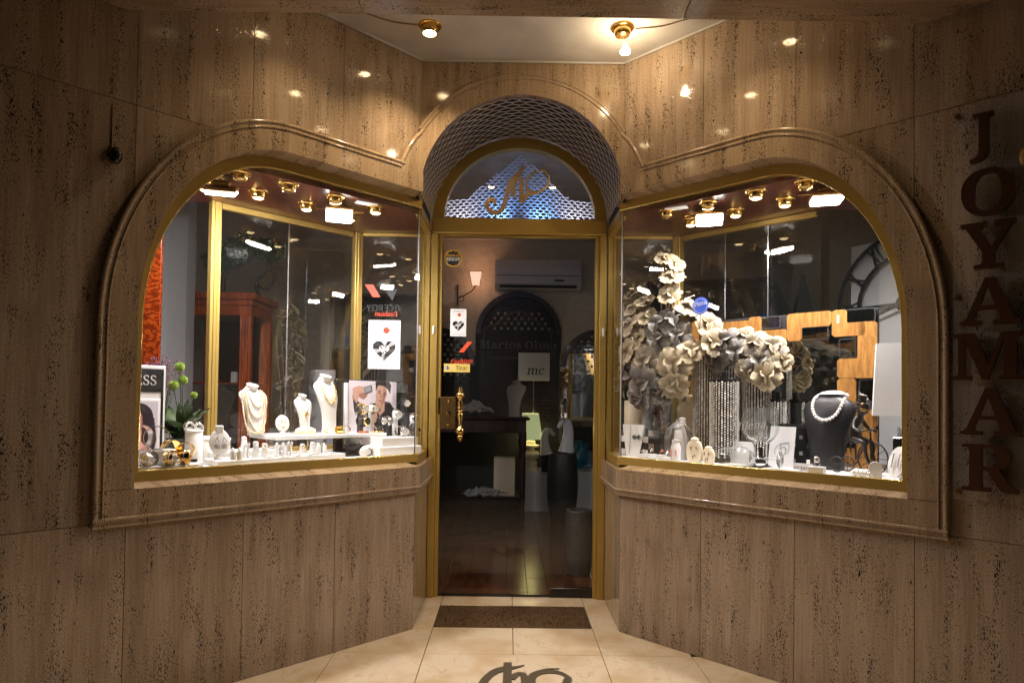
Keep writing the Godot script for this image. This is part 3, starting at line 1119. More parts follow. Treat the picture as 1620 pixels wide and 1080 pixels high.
	part("disc", disc_prism(0.045, 0.0016), M.black_print, stk)
	var dots := G.new()
	for i in 10:
		var a := TAU * i / 10
		dots.prism(at(Vector3(cos(a) * 0.047, sin(a) * 0.047, 0)), disc(0.006, 8), 0.0, 0.002)
	part("dots", dots, M.yellow_print, stk)
	text_part("print", "INDALUZ", 0.018, 0.001, M.yellow_print, stk, at(Vector3(0.0, 0.016, 0.002)), true)
	text_part("print", "SEGUR", 0.026, 0.001, M.white_paper, stk, at(Vector3(0, -0.006, 0.002)), true)
	var b := lone("red_slash_decal", slash_prism(), M.red_print, "orange red slanted bar stuck on the door glass", "sticker", at(Vector3(-0.261, 1.47, -3.8555)))
	text_part("print", "Fashion", 0.036, 0.001, M.red_print, b, Transform3D(Basis(Vector3(1, 0.06, 0), Vector3(0.35, 1, 0), Vector3.BACK), Vector3(-0.02, -0.085, 0)), false, true)
	var tg := G.new()
	tg.bx(Vector3.ZERO, Vector3(0.155, 0.05, 0.003), 0.001)
	var tl := lone("pull_label", tg, M.yellow_label, "small gold plate reading Tirar with a blue arrow", "label", at(Vector3(-0.309, 1.345, -3.855)))
	text_part("print", "Tirar", 0.034, 0.001, M.black_print, tl, at(Vector3(0.028, 0.0, 0.002)))
	var ar := G.new()
	ar.prism(at(Vector3(-0.055, 0, 0.0016)), PackedVector2Array([Vector2(-0.004, 0.013), Vector2(-0.004, 0.0), Vector2(-0.01, 0.0), Vector2(0, -0.012), Vector2(0.01, 0.0), Vector2(0.004, 0.0), Vector2(0.004, 0.013)]), 0, 0.001)
	part("arrow", ar, M.blue_print, tl)
	var pp := heart_print("door_poster", 0.095, 0.163, "small white heart gem poster on the glass door", at(Vector3(-0.305, 1.615, -3.8555)))
	pp.set_meta("group", "")
	pp.remove_meta("group")

func disc_prism(r: float, d: float, n := 28) -> G:
	var g := G.new()
	g.prism(Transform3D(), disc(r, n), 0.0, d)
	return g

func slash_prism() -> G:
	var g := G.new()
	g.prism(Transform3D(), PackedVector2Array([Vector2(-0.038, -0.032), Vector2(-0.01, -0.032), Vector2(0.04, 0.032), Vector2(0.012, 0.032)]), 0.0, 0.001)
	return g

# white sheet printed with a faceted heart; the figure above it is left out, only its flower remains
func heart_print(called: String, w: float, h: float, label: String, xf: Transform3D) -> Node3D:
	var g := G.new()
	g.bx(Vector3.ZERO, Vector3(w, h, 0.002))
	var o := lone(called, g, M.white_paper, label, "poster", xf)
	var k := w / 0.2
	var hp := PackedVector2Array()
	for i in 36:
		var t := TAU * i / 36
		hp.append(Vector2(16.0 * pow(sin(t), 3), 13.0 * cos(t) - 5 * cos(2 * t) - 2 * cos(3 * t) - cos(4 * t)) * 0.0046 * k)
	var c := Vector2(0, -h * 0.10)
	for i in 18:
		var a := hp[i * 2]
		var b := hp[(i * 2 + 2) % 36]
		var f := G.new()
		f.prism(at(Vector3(c.x, c.y, 0.001)), PackedVector2Array([a, b, b * 0.45, a * 0.45]), 0.0, 0.0006)
		part("facet", f, [M.black_print, M.grey_print, M.silver][(i * 7 + i / 3) % 3], o)
		var f2 := G.new()
		f2.prism(at(Vector3(c.x, c.y, 0.001)), PackedVector2Array([a * 0.42, b * 0.42, Vector2(0, -0.004)]), 0.0, 0.0005)
		part("facet", f2, [M.grey_print, M.white_paper, M.black_print, M.white_paper][(i * 5) % 4], o)
	var fl := G.new()
	for i in 5:
		var a := TAU * i / 5
		fl.prism(at(Vector3(w * 0.06 + cos(a) * 0.012 * k, h * 0.29 + sin(a) * 0.012 * k, 0.001)), disc(0.0105 * k, 10), 0.0, 0.0006)
	part("flower_print", fl, M.red_print, o)
	text_part("print", "Jewelry", 0.034 * k, 0.0005, M.grey_print, o, Transform3D(Basis(Vector3.RIGHT, Vector3(0.3, 1, 0), Vector3.BACK), Vector3(0, h * 0.42, 0.0014)), false, true)
	text_part("print", "DISTRIBUIDOR AUTORIZADO", 0.0125 * k, 0.0005, M.grey_print, o, at(Vector3(0, -h * 0.42, 0.0014)))
	return o

# ---------------------------------------------------------------- display cases
func build_case(side: int) -> void:
	var wf := wall_frame(side)
	var inv := wf.affine_inverse()
	var nb := -0.71 if side < 0 else -0.68
	var c := thing("display_case", "gold framed glass display case of pearl busts and watches" if side < 0 else "gold framed glass display case of flowers and wood framed mirror", "display case", wf)
	var gx: float = CL.x - 0.0212 if side < 0 else CR.x + 0.0212
	var G0 := Vector2(gx, -3.418)
	var G1 := Vector2(gx, -3.845)
	var B1 := local2(side, -0.08, nb)
	var B0 := local2(side, 0.745, nb)
	var far := -2.05 if side < 0 else 2.15
	var E0 := Vector2(far, B0.y)
	var E1 := Vector2(far, -2.75)
	var F0 := local2(side, 1.33, -0.12)
	var ring2 := [G0, G1, Vector2(gx, B1.y), B1, B0, E0, E1, F0]
	var sh := G.new()
	plan(sh, ring2, SHELF - 0.03, SHELF)
	part("shelf", sh, M.cloth_white, c, inv)
	var ce := G.new()
	plan(ce, ring2, CEIL, CEIL + 0.025)
	part("ceiling_panel", ce, M.mahogany, c, inv)
	# wooden soffit fascia above the small end pane
	# gold frame in the arched opening
	var o := outline(2.213, 1.287, 0.831, 0.70, 1.45, -0.075)
	var i_ := outline(2.168, 1.242, 0.870, 0.69, 1.44, -0.075)
	var fr := G.new()
	fr.prism(Transform3D(), mirror_x(ring(o, i_), side), -0.118, -0.078)
	part("window_frame", fr, M.gold_frame, c)
	var ed := G.new()
	var ep := []
	for v in i_:
		ep.append(Vector3(v.x * side, v.y, -0.081))
	ed.tube(ep, [0.0035], 6)
	part("frame_edge", ed, M.gold_edge, c)
	var gl := G.new()
	gl.prism(Transform3D(), mirror_x(outline(2.17, 1.247, 0.86, 0.69, 1.44, -0.077), side), -0.0955, -0.095)
	part("window_pane", gl, M.pane, c)
	# end pane along the door recess
	var rp := G.new()
	rp.bx(Vector3(gx, (0.86 + 2.13) / 2, -3.63), Vector3(0.0006, 1.27, 0.42))
	part("end_pane", rp, M.pane, c, inv)
	var rr := G.new()
	rr.bx(Vector3(gx, 0.843, -3.63), Vector3(0.028, 0.046, 0.425), 0.003)
	rr.bx(Vector3(gx, 2.155, -3.63), Vector3(0.036, 0.055, 0.425), 0.003)
	rr.bx(Vector3(gx, 1.5, -3.833), Vector3(0.03, 1.27, 0.024), 0.003)
	part("end_frame", rr, M.gold_frame, c, inv)
	var se := G.new()
	se.bx(Vector3(gx, 1.5, -3.418), Vector3(0.007, 1.3, 0.007))
	part("corner_seal", se, M.silicone, c, inv)
	var se2 := G.new()
	se2.bx(Vector3(gx - side * 0.004, 1.5, -3.412), Vector3(0.003, 1.3, 0.003))
	part("glass_edge", se2, M.plastic_white, c, inv)
	# back partition: posts, rails, sliding panes
	for b in ([B0, B1] if side < 0 else [B1]):
		var pg := G.new()
		var turn := at(Vector3(b.x, (SHELF + CEIL) / 2, b.y), -side * PI / 4)
		for k in 3:
			pg.box(turn * at(Vector3((k - 1) * 0.0165, 0, 0.002 * (k % 2))), Vector3(0.0155, CEIL - SHELF, 0.045), 0.002)
		part("post", pg, M.gold_frame, c, inv)
	var rl := G.new()
	var mid := (B0 + B1) / 2
	var dd := B0.distance_to(B1)
	for y in [SHELF + 0.012, CEIL - 0.014]:
		rl.box(at(Vector3(mid.x, y, mid.y), -side * PI / 4 if side > 0 else PI / 4), Vector3(dd - 0.06, 0.028, 0.03), 0.003)
	rl.bx(Vector3((gx + B1.x) / 2, CEIL - 0.008, B1.y), Vector3(absf(gx - B1.x) - 0.07, 0.016, 0.025), 0.002)
	rl.bx(Vector3((gx + B1.x) / 2, SHELF + 0.01, B1.y), Vector3(absf(gx - B1.x) - 0.07, 0.02, 0.025), 0.002)
	rl.bx(Vector3(gx + side * 0.02, (SHELF + CEIL) / 2, B1.y), Vector3(0.022, CEIL - SHELF, 0.03), 0.002)
	part("rail", rl, M.gold_frame, c, inv)
	var cuts := [0.715, 0.34, -0.05] if side < 0 else [0.715, 0.45, 0.2, -0.05]
	for k in cuts.size() - 1:
		var a: float = cuts[k]
		var b: float = cuts[k + 1]
		var nn := nb + (0.008 if k % 2 else -0.008)
		var pn := G.new()
		pn.bx(Vector3(side * (a + b) / 2, (SHELF + CEIL) / 2, nn), Vector3(a - b + 0.03, CEIL - SHELF - 0.05, 0.0006))
		part("sliding_pane", pn, M.pane, c)
		if k > 0:
			var eg := G.new()
			eg.bx(Vector3(side * (a + 0.016), (SHELF + CEIL) / 2, nn), Vector3(0.005, CEIL - SHELF - 0.05, 0.006))
			part("pane_edge", eg, M.steel, c)
	var fp := G.new()
	fp.bx(Vector3((gx + B1.x) / 2, (SHELF + CEIL) / 2, B1.y), Vector3(absf(gx - B1.x) - 0.07, CEIL - SHELF - 0.03, 0.0006))
	part("end_back_pane", fp, M.pane, c, inv)
	var xb := -1.76 if side < 0 else 2.12
	var fq := G.new()
	fq.bx(Vector3((xb + B0.x) / 2, (SHELF + CEIL) / 2, B0.y), Vector3(absf(xb - B0.x) - 0.06, CEIL - SHELF, 0.0006))
	part("far_back_pane", fq, M.pane, c, inv)
	var bp := G.new()
	bp.bx(Vector3((xb + far) / 2, (SHELF + CEIL) / 2, B0.y), Vector3(absf(far - xb), CEIL - SHELF, 0.02), 0.001)
	part("back_panel", bp, M.burl if side < 0 else M.plaster, c, inv)
	var sp := G.new()
	sp.bx(Vector3(far + side * 0.01, (SHELF + CEIL) / 2, (E0.y + E1.y) / 2), Vector3(0.02, CEIL - SHELF, absf(E0.y - E1.y)))
	part("side_panel", sp, M.mahogany if side < 0 else M.plaster, c, inv)
	# small white card on the ceiling
	var cd := G.new()
	cd.bx(Vector3.ZERO, Vector3(0.11, 0.004, 0.055), 0.001)
	lone("ceiling_card", cd, M.white_paper, "white card fixed to the wood ceiling of the left window" if side < 0 else "white card fixed to the wood ceiling above the flowers", "card", spot(side, 0.22, CEIL - 0.003, -0.15, 0.25 * side))
	# lamps
	var n := 0
	var rows := [[0.15, -0.172, 1], [0.38, -0.172, 0], [0.622, -0.172, 0 if side < 0 else 1], [0.84, -0.185, 0], [0.166, -0.39, 1], [0.42, -0.385, 1], [0.672, -0.378, 1], [0.888, -0.447, 1]]
	if side > 0:
		rows[0][2] = 0
	var where := ["nearest the door, front row", "second from the door, front row", "third from the door, front row", "at the arched end, front row", "nearest the door, back row", "second from the door, back row", "third from the door, back row", "at the arched end, back row"]
	for r in rows:
		downlight(spot(side, r[0], CEIL, r[1]), r[2] == 1, "%s brass eyeball downlight %s in the %s window ceiling" % ["lit" if r[2] == 1 else "unlit", where[n], "pearl" if side < 0 else "flower"], 1.0, 0.10, "downlights in the window ceilings")
		n += 1
	for k in 2:
		flood(spot(side, [0.31, 0.87][k] if side < 0 else [0.345, 0.885][k], CEIL - 0.06, [-0.255, -0.31][k], 0.5 * side) * Transform3D(Basis(Vector3.RIGHT, [-0.30, 0.40][k] if side < 0 else [-0.2, 0.0][k]), Vector3.ZERO), [2.3, 2.3][k] if side < 0 else [1.05, 2.1][k], "glaring square floodlight %s of the %s window" % [["near the door end", "at the arched end"][k], "pearl" if side < 0 else "flower"])

var dl_parts := {}
func downlight(xf: Transform3D, lit: bool, label: String, k: float, e: float, group: String, c := Color(1.0, 0.84, 0.62)) -> Node3D:
	var t := thing("downlight", label, "downlight", xf, group)
	if dl_parts.is_empty():
		var a := G.new()
		a.lathe(Transform3D(), [Vector2(0.047, 0.0), Vector2(0.048, -0.004), Vector2(0.044, -0.008), Vector2(0.036, -0.009), Vector2(0.032, -0.006)], 22, 0.3)
		dl_parts.ring = a.mesh(M.brass)
		var b := G.new()
		b.lathe(Transform3D(), [Vector2(0.0335, -0.004), Vector2(0.034, -0.014), Vector2(0.032, -0.024), Vector2(0.0285, -0.033), Vector2(0.0265, -0.034), Vector2(0.0245, -0.030)], 22, 0.3)
		dl_parts.eye = b.mesh(M.brass)
		var d := G.new()
		d.lathe(Transform3D(), [Vector2(0.0247, -0.0305), Vector2(0.018, -0.037), Vector2(0.0, -0.0395)], 18, 0.0)
		dl_parts.on = d.mesh(M.lamp_glow)
		dl_parts.off = d.mesh(M.brass_dark)
		dl_parts.bright = d.mesh(M.spot_glow)
	var s := Transform3D(Basis.from_scale(Vector3.ONE * k), Vector3.ZERO)
	part_of("ring", dl_parts.ring, t, s)
	part_of("eyeball", dl_parts.eye, t, s)
	part_of("bulb_face", (dl_parts.bright if k > 1.0 else dl_parts.on) if lit else dl_parts.off, t, s)
	if lit:
		spot_lamp(xf * Vector3(0, -0.045 * k, 0), Vector3.DOWN, e, c, 58.0 if k > 1.0 else 62.0, 1.0, 0.018, t)
	return t

func flood(xf: Transform3D, e: float, label: String) -> void:
	var t := thing("floodlight", label, "floodlight", xf, "square floodlights in the windows")
	var h := G.new()
	h.bx(Vector3(0, 0.012, 0), Vector3(0.14, 0.02, 0.115), 0.006)
	h.bx(Vector3(0, 0.034, 0), Vector3(0.08, 0.026, 0.06), 0.006)
	part("housing", h, M.brass_dark, t)
	var b := G.new()
	b.bx(Vector3(0, 0.0245, 0.0), Vector3(0.24, 0.004, 0.014), 0.001)
	b.cyl(Vector3(0, 0.04, 0), Vector3(0, 0.054, 0), 0.012, 0.012, 10)
	part("bracket", b, M.brass, t)
	var g := G.new()
	g.bx(Vector3(0, -0.006, 0), Vector3(0.126, 0.020, 0.1), 0.006)
	part("lamp_glass", g, M.flood_glow, t)
	area_lamp(xf * Transform3D(Basis(Vector3.RIGHT, -PI / 2), Vector3(0, -0.018, 0)), Vector2(0.12, 0.095), e, Color(0.99, 0.98, 1.0), t)


func build_ceiling_lamps() -> void:
	var spots := [[-0.39, -2.985, "left of the two visible ceiling spotlights, in a brass ring"], [0.507, -2.977, "ceiling spotlight with its bulb hanging loose from a brass ring"], [-0.75, -2.575, "ceiling spotlight behind the lintel, leftmost of the front row"], [-0.16, -2.55, "ceiling spotlight behind the lintel, second of the front row"], [0.33, -2.555, "ceiling spotlight behind the lintel, third of the front row"], [0.865, -2.57, "ceiling spotlight behind the lintel, rightmost of the front row"]]
	for i in 6:
		var s: Array = spots[i]
		var xf := at(Vector3(s[0], 2.896, s[1]))
		if i == 1:
			var t := downlight(xf, false, s[2], 1.15, 0.0, "spotlights in the entrance ceiling")
			var w := G.new()
			w.tube(curve3([Vector3(0, -0.035, 0), Vector3(0.004, -0.06, 0.004), Vector3(0.01, -0.085, 0.008)], 6), [0.0022], 5)
			part("lead", w, M.plastic_white, t)
			var b := G.new()
			b.lathe(at(Vector3(0.012, -0.115, 0.01)), [Vector2(0.0, 0.03), Vector2(0.008, 0.03), Vector2(0.01, 0.02), Vector2(0.022, 0.0), Vector2(0.024, -0.008), Vector2(0.0, -0.014)], 16, 0.3)
			part("hanging_bulb", b, M.bulb_glow, t)
			omni(Vector3(s[0] + 0.012, 2.775, s[1] + 0.01), LAMP_E * 0.07, LAMP_C, 0.015, t)
		else:
			downlight(xf, true, s[2], 1.15, LAMP_E * (1.1 if i == 0 else 0.40), "spotlights in the entrance ceiling", LAMP_C)
	for s in [-1, 1]:
		var g := G.new()
		var x0 := -0.44 if s < 0 else 0.565
		g.tube(curve3([Vector3(x0, 2.893, -2.98), Vector3(x0 + s * 0.12, 2.892, -2.955), Vector3(x0 + s * 0.22, 2.8935, -2.90), Vector3(x0 + s * 0.42, 2.893, -2.80)], 14), [0.0025], 5)
		lone("ceiling_wire", g, M.brass_dark, "thin wire along the ceiling from the brass ringed spotlight, %s" % ("towards the pearl window" if s < 0 else "towards the flower window"), "wire", Transform3D(), "loose ceiling wires")

const LAMP_E := 1.2
const LAMP_C := Color(1.0, 0.88, 0.70)

# ---------------------------------------------------------------- shapes used by several things
# sections: [centre, half width, half depth]; elliptical rings joined smoothly, both ends closed
func loft(g: G, sec: Array, seg := 20, xf := Transform3D(), sub := 4) -> void:
	var rows := []
	for i in sec.size() - 1:
		for k in sub:
			var t := float(k) / sub
			var p0: Array = sec[maxi(i - 1, 0)]
			var p1: Array = sec[i]
			var p2: Array = sec[i + 1]
			var p3: Array = sec[mini(i + 2, sec.size() - 1)]
			rows.append([(p1[0] as Vector3).cubic_interpolate(p2[0], p0[0], p3[0], t), cubic_interpolate(p1[1], p2[1], p0[1], p3[1], t), cubic_interpolate(p1[2], p2[2], p0[2], p3[2], t)])
	rows.append(sec[sec.size() - 1])
	var tang := []
	for i in rows.size():
		var d: Vector3 = rows[mini(i + 1, rows.size() - 1)][0] - rows[maxi(i - 1, 0)][0]
		tang.append(d.normalized())
	var f := func(u: float, v: float) -> Vector3:
		var i := int(round(v * (rows.size() - 1)))
		var r: Array = rows[i]
		var t: Vector3 = tang[i]
		var side := Vector3.RIGHT
		if absf(t.dot(side)) > 0.9:
			side = Vector3.BACK
		side = (side - t * t.dot(side)).normalized()
		var fr := side.cross(t)
		var a := TAU * u
		return xf * (r[0] + side * cos(a) * maxf(r[1], 0.0002) + fr * sin(a) * maxf(r[2], 0.0002))
	g.grid(f, seg, rows.size() - 1, true)
	for e in [0, rows.size() - 1]:
		var c: Vector3 = xf * rows[e][0]
		var o: Vector3 = xf.basis * tang[e] * (-1.0 if e == 0 else 1.0)
		for k in seg:
			g.tri(c, f.call(float(k) / seg, float(e) / (rows.size() - 1)), f.call(float(k + 1) / seg, float(e) / (rows.size() - 1)), o, o, o)

func front_of(sec: Array, x: float, y: float) -> float:
	for i in sec.size() - 1:
		var a: Array = sec[i]
		var b: Array = sec[i + 1]
		if y <= b[0].y or i == sec.size() - 2:
			var t := clampf((y - a[0].y) / maxf(b[0].y - a[0].y, 1e-4), 0.0, 1.0)
			var rx := lerpf(a[1], b[1], t)
			return lerpf(a[0].z, b[0].z, t) + lerpf(a[2], b[2], t) * sqrt(maxf(1.0 - pow(x / rx, 2.0), 0.0))
	return 0.0

func bust_sections(h: float, w: float) -> Array:
	return [[Vector3(0, 0, 0), w * 0.29, w * 0.13], [Vector3(0, h * 0.12, 0), w * 0.275, w * 0.11], [Vector3(0, h * 0.38, -w * 0.02), w * 0.31, w * 0.105], [Vector3(0, h * 0.62, -w * 0.07), w * 0.43, w * 0.115], [Vector3(0, h * 0.78, -w * 0.14), w * 0.50, w * 0.105], [Vector3(0, h * 0.86, -w * 0.20), w * 0.42, w * 0.10], [Vector3(0, h * 0.905, -w * 0.21), w * 0.26, w * 0.12], [Vector3(0, h * 0.95, -w * 0.18), w * 0.18, w * 0.14], [Vector3(0, h, -w * 0.15), w * 0.19, w * 0.155]]

func bust(called: String, h: float, w: float, m: Material, label: String, xf: Transform3D) -> Node3D:
	var t := thing(called, label, "bust", xf)
	var g := G.new()
	loft(g, bust_sections(h, w), 26)
	part("torso", g, m, t)
	return t

# beads hung round a bust's neck
func strand(sec: Array, a: float, y0: float, drop: float, r: float, step: float, swing := 0.0) -> Array:
	var path := []
	for i in 61:
		var t := -1.0 + 2.0 * i / 60
		var x := a * sin(t * PI / 2) + swing * cos(t * PI / 2)
		var y := y0 - drop * pow(cos(t * PI / 2), 0.8)
		path.append(Vector3(x, y, front_of(sec, x, y) + r * 0.8))
	var out := [path[0]]
	var acc := 0.0
	for i in 60:
		var l: float = path[i].distance_to(path[i + 1])
		while acc + l >= step:
			var q: Vector3 = path[i].lerp(path[i + 1], (step - acc) / l)
			out.append(q)
			path[i] = q
			l = q.distance_to(path[i + 1])
			acc = 0.0
		acc += l
	return out

func beads(pts: Array, r: float, seg := 8) -> G:
	var g := G.new()
	for p in pts:
		g.ball(p, r, seg, 5)
	return g

# a hoop standing on its edge
func hoop(r: float, w: float, th: float, xf := Transform3D(), seg := 30) -> G:
	var g := G.new()
	g.lathe(xf * Transform3D(Basis(Vector3.RIGHT, PI / 2), Vector3(0, r, 0)), [Vector2(r - th, -w / 2), Vector2(r - th * 0.3, -w / 2), Vector2(r, -w * 0.3), Vector2(r, w * 0.3), Vector2(r - th * 0.3, w / 2), Vector2(r - th, w / 2), Vector2(r - th, -w / 2)], seg, 0.5)
	return g

func watch(label: String, xf: Transform3D, metal: String, dial: String, strap: String, k := 1.0, group := "wristwatches in the pearl window") -> Node3D:
	var t := thing("wristwatch", label, "watch", xf * Transform3D(Basis.from_scale(Vector3.ONE * k), Vector3.ZERO), group)
	var s := hoop(0.03, 0.017, 0.004, Transform3D(Basis(Vector3.UP, PI / 2), Vector3.ZERO))
	part("strap", s, M[strap], t)
	var f := Transform3D(Basis(Vector3.RIGHT, PI / 2), Vector3(0, 0.03, 0.027))
	var c := G.new()
	c.lathe(f, [Vector2(0.0, 0.0), Vector2(0.019, 0.0), Vector2(0.0205, 0.003), Vector2(0.0205, 0.007), Vector2(0.0185, 0.010), Vector2(0.0165, 0.0105), Vector2(0.016, 0.0085)], 24, 0.4)
	c.cyl(Vector3(0.02, 0.03, 0.0325), Vector3(0.0245, 0.03, 0.0325), 0.0025, 0.0025, 8)
	part("watch_case", c, M[metal], t)
	var d := G.new()
	d.lathe(f, [Vector2(0.0165, 0.0088), Vector2(0.0, 0.0088)], 20)
	part("dial", d, M[dial], t)
	var h := G.new()
	for q in [[0.6, 0.009], [2.4, 0.012]]:
		h.cyl(Vector3(0, 0.03, 0.0362), Vector3(sin(q[0]) * q[1], 0.03 + cos(q[0]) * q[1], 0.0362), 0.0007, 0.0005, 4)
	part("hands", h, M.black_print if dial != "black_gloss" else M.silver, t)
	return t

func block(called: String, size: Vector3, m: Material, label: String, xf: Transform3D, cat := "riser", group := "", ch := 0.003) -> MeshInstance3D:
	var g := G.new()
	g.bx(Vector3(0, size.y / 2, 0), size, ch)
	return lone(called, g, m, label, cat, xf, group)

# ---------------------------------------------------------------- prints
func paint(w: int, h: int, back: Color, shapes: Array) -> ImageTexture:
	var im := Image.create(w, h, false, Image.FORMAT_RGB8)
	im.fill(back)
	for s in shapes:
		var poly := PackedVector2Array()
		if s[1] is PackedVector2Array:
			poly = s[1]
		else:
			for v in s[1]:
				poly.append(Vector2(v[0], v[1]))
		var lo := poly[0]
		var hi := poly[0]
		for v in poly:
			lo = lo.min(v); hi = hi.max(v)
		for y in range(maxi(int(lo.y * h), 0), mini(int(hi.y * h) + 1, h)):
			for x in range(maxi(int(lo.x * w), 0), mini(int(hi.x * w) + 1, w)):
				if Geometry2D.is_point_in_polygon(Vector2((x + 0.5) / w, (y + 0.5) / h), poly):
					var c: Color = s[0]
					im.set_pixel(x, y, c)
	im.resize(w * 2, h * 2, Image.INTERPOLATE_CUBIC)
	return ImageTexture.create_from_image(im)

func oval(cx: float, cy: float, rx: float, ry: float, turn := 0.0, n := 24) -> PackedVector2Array:
	var p := PackedVector2Array()
	for i in n:
		p.append(Vector2(cx, cy) + (Vector2(cos(TAU * i / n) * rx, sin(TAU * i / n) * ry)).rotated(turn))
	return p

func print_mat(called: String, t: ImageTexture) -> StandardMaterial3D:
	var m := mat(called, Color.WHITE, 0.35)
	m.albedo_texture = t
	return m

func sheet(w: float, h: float) -> G:
	var g := G.new()
	g.quad(Vector3(-w / 2, -h / 2, 0), Vector3(w / 2, -h / 2, 0), Vector3(w / 2, h / 2, 0), Vector3(-w / 2, h / 2, 0), Vector3.BACK, Vector2(0, 1), Vector2(1, 1), Vector2(1, 0), Vector2(0, 0))
	return g

# ---------------------------------------------------------------- goods in the pearl window
func left_goods() -> void:
	var L := -1
	# portrait stand at the far end
	var fs := thing("portrait_stand", "white display frame with black header and portrait of a dark haired woman", "display frame", spot(L, 1.19, SHELF, -0.36, 0.28))
	var g := G.new()
	g.bx(Vector3(0, 0.212, 0), Vector3(0.27, 0.424, 0.024), 0.003)
	part("board", g, M.white_gloss, fs)
	g = G.new()
	g.bx(Vector3(0.0, 0.36, 0.013), Vector3(0.246, 0.10, 0.004))
	g.bx(Vector3(0.1185, 0.16, 0.013), Vector3(0.009, 0.3, 0.004))
	part("header", g, M.black_gloss, fs)
	text_part("print", "GUESS", 0.058, 0.002, M.silver, fs, at(Vector3(0.0, 0.36, 0.016)), false, true)
	var hair := Color8(38, 24, 34)
	var skin := Color8(196, 148, 132)
	var lady := paint(96, 128, Color8(178, 172, 180), [
		[Color8(200, 196, 200), [[0, 0], [0.35, 0], [0.25, 1], [0, 1]]],
		[hair, oval(0.60, 0.30, 0.30, 0.27)], [hair, [[0.4, 0.3], [0.92, 0.3], [0.98, 0.7], [0.9, 1.0], [0.55, 1.0], [0.6, 0.5]]],
		[skin, oval(0.50, 0.36, 0.19, 0.22, 0.2)], [skin, [[0.42, 0.5], [0.66, 0.52], [0.64, 0.72], [0.9, 0.86], [0.85, 1.0], [0.05, 1.0], [0.2, 0.78], [0.42, 0.7]]],
		[Color8(160, 108, 96), [[0.6, 0.2], [0.7, 0.34], [0.62, 0.55], [0.52, 0.6], [0.58, 0.4]]],
		[hair, [[0.34, 0.2], [0.5, 0.12], [0.7, 0.14], [0.72, 0.4], [0.62, 0.2], [0.42, 0.2]]],
		[Color8(70, 40, 40), oval(0.42, 0.33, 0.045, 0.014)], [Color8(70, 40, 40), oval(0.57, 0.34, 0.04, 0.014)], [Color8(60, 34, 34), [[0.36, 0.295], [0.46, 0.28], [0.46, 0.29]]],
		[Color8(176, 120, 106), [[0.48, 0.34], [0.45, 0.43], [0.5, 0.44]]], [Color8(150, 62, 70), oval(0.47, 0.49, 0.06, 0.02)],
		[hair, [[0.66, 0.3], [0.8, 0.4], [0.82, 0.9], [0.68, 0.75]]]])
	g = G.new()
	g.bx(Vector3(0, 0.155, 0.0125), Vector3(0.222, 0.252, 0.004), 0.001)
	part("photo_mount", g, M.white_paper, fs)
	part("photo", sheet(0.2, 0.232), print_mat("portrait_print", lady), fs, at(Vector3(0, 0.155, 0.0155)))
	# plants behind
	leafy(spot(L, 0.93, SHELF, -0.575), "potted plant with dark leaves and lime green ball flowers", 0.30, true)
	purple(spot(L, 1.0, SHELF, -0.63))
	# trays, cuffs and bangles at the near end
	block("jewel_tray", Vector3(0.26, 0.022, 0.10), M.white_gloss, "white tray at the foot of the portrait, nearest the arched end", spot(L, 1.14, SHELF, -0.155), "tray")
	block("jewel_tray", Vector3(0.15, 0.018, 0.085), M.white_gloss, "white tray carrying two gold bangle boxes", spot(L, 1.03, SHELF, -0.245, -0.1), "tray")
	for i in 2:
		block("watch_box", Vector3(0.055, 0.013, 0.05), M.black_gloss, "flat black watch box %s on the white tray" % ["nearer the portrait", "nearer the white cylinder"][i], spot(L, [1.075, 1.005][i], SHELF + 0.018, -0.24), "box")
	var bl := block("clear_riser", Vector3(0.12, 0.06, 0.06), M.white_gloss, "pale grey block under the stack of steel bangles", spot(L, 1.15, SHELF + 0.022, -0.165))
	var cf := [[1.215, 0.082, -0.165, 0.05, "silver", "large steel cuff bracelet nearest the window arch", 0.3], [1.155, 0.082, -0.16, 0.047, "silver", "wide polished steel cuff with gold inlay on the grey block", -0.3], [1.12, 0.022, -0.11, 0.03, "silver", "thin steel bangle lying before the grey block", 0.9], [1.078, 0.031, -0.235, 0.042, "gold", "gold cuff bracelet standing on the black box nearer the portrait", 0.5], [1.02, 0.031, -0.235, 0.036, "gold", "gold cuff bracelet tilted on the black box nearer the cylinder", -0.6], [1.06, 0.022, -0.12, 0.03, "gold", "gold bangle leaning at the front of the tray", 1.1], [1.19, 0.022, -0.125, 0.03, "steel", "dull steel bangle at the foot of the steel cuffs", 0.4]]
	for c in cf:
		var t := lone("bangle", hoop(c[3], 0.034, 0.0035, at(Vector3.ZERO, c[6])), M[c[4]], c[5], "bracelet", spot(L, c[0], SHELF + c[1], c[2]), "bangles in the pearl window")
		var d := G.new()
		d.lathe(at(Vector3(0, c[3], 0), c[6]) * Transform3D(Basis(Vector3.RIGHT, PI / 2), Vector3(0, 0, 0.0)) * Transform3D(Basis(Vector3.FORWARD, 0.0), Vector3.ZERO), [Vector2(c[3] * 0.98, -0.004), Vector2(c[3] * 1.02, -0.002), Vector2(c[3] * 1.02, 0.002), Vector2(c[3] * 0.98, 0.004)], 26, 0.3)
		part("inlay", d, M.gold if c[4] != "gold" else M.silver, t)
	watch("steel watch lying loose before the white tray", spot(L, 1.06, SHELF, -0.105, 0.4) * Transform3D(Basis(Vector3.RIGHT, -1.2), Vector3(0, 0.012, 0)), "silver", "white_gloss", "silver", 0.85)
	watch("steel watch beside the gold bangles at the arched end", spot(L, 1.205, SHELF + 0.022, -0.115, 0.3), "silver", "white_gloss", "steel", 0.9)
	# white cylinders and stands
	cylinder_riser("white leather cylinder with cuff rings on its slanted top", spot(L, 0.955, SHELF, -0.33), 0.036, 0.155)
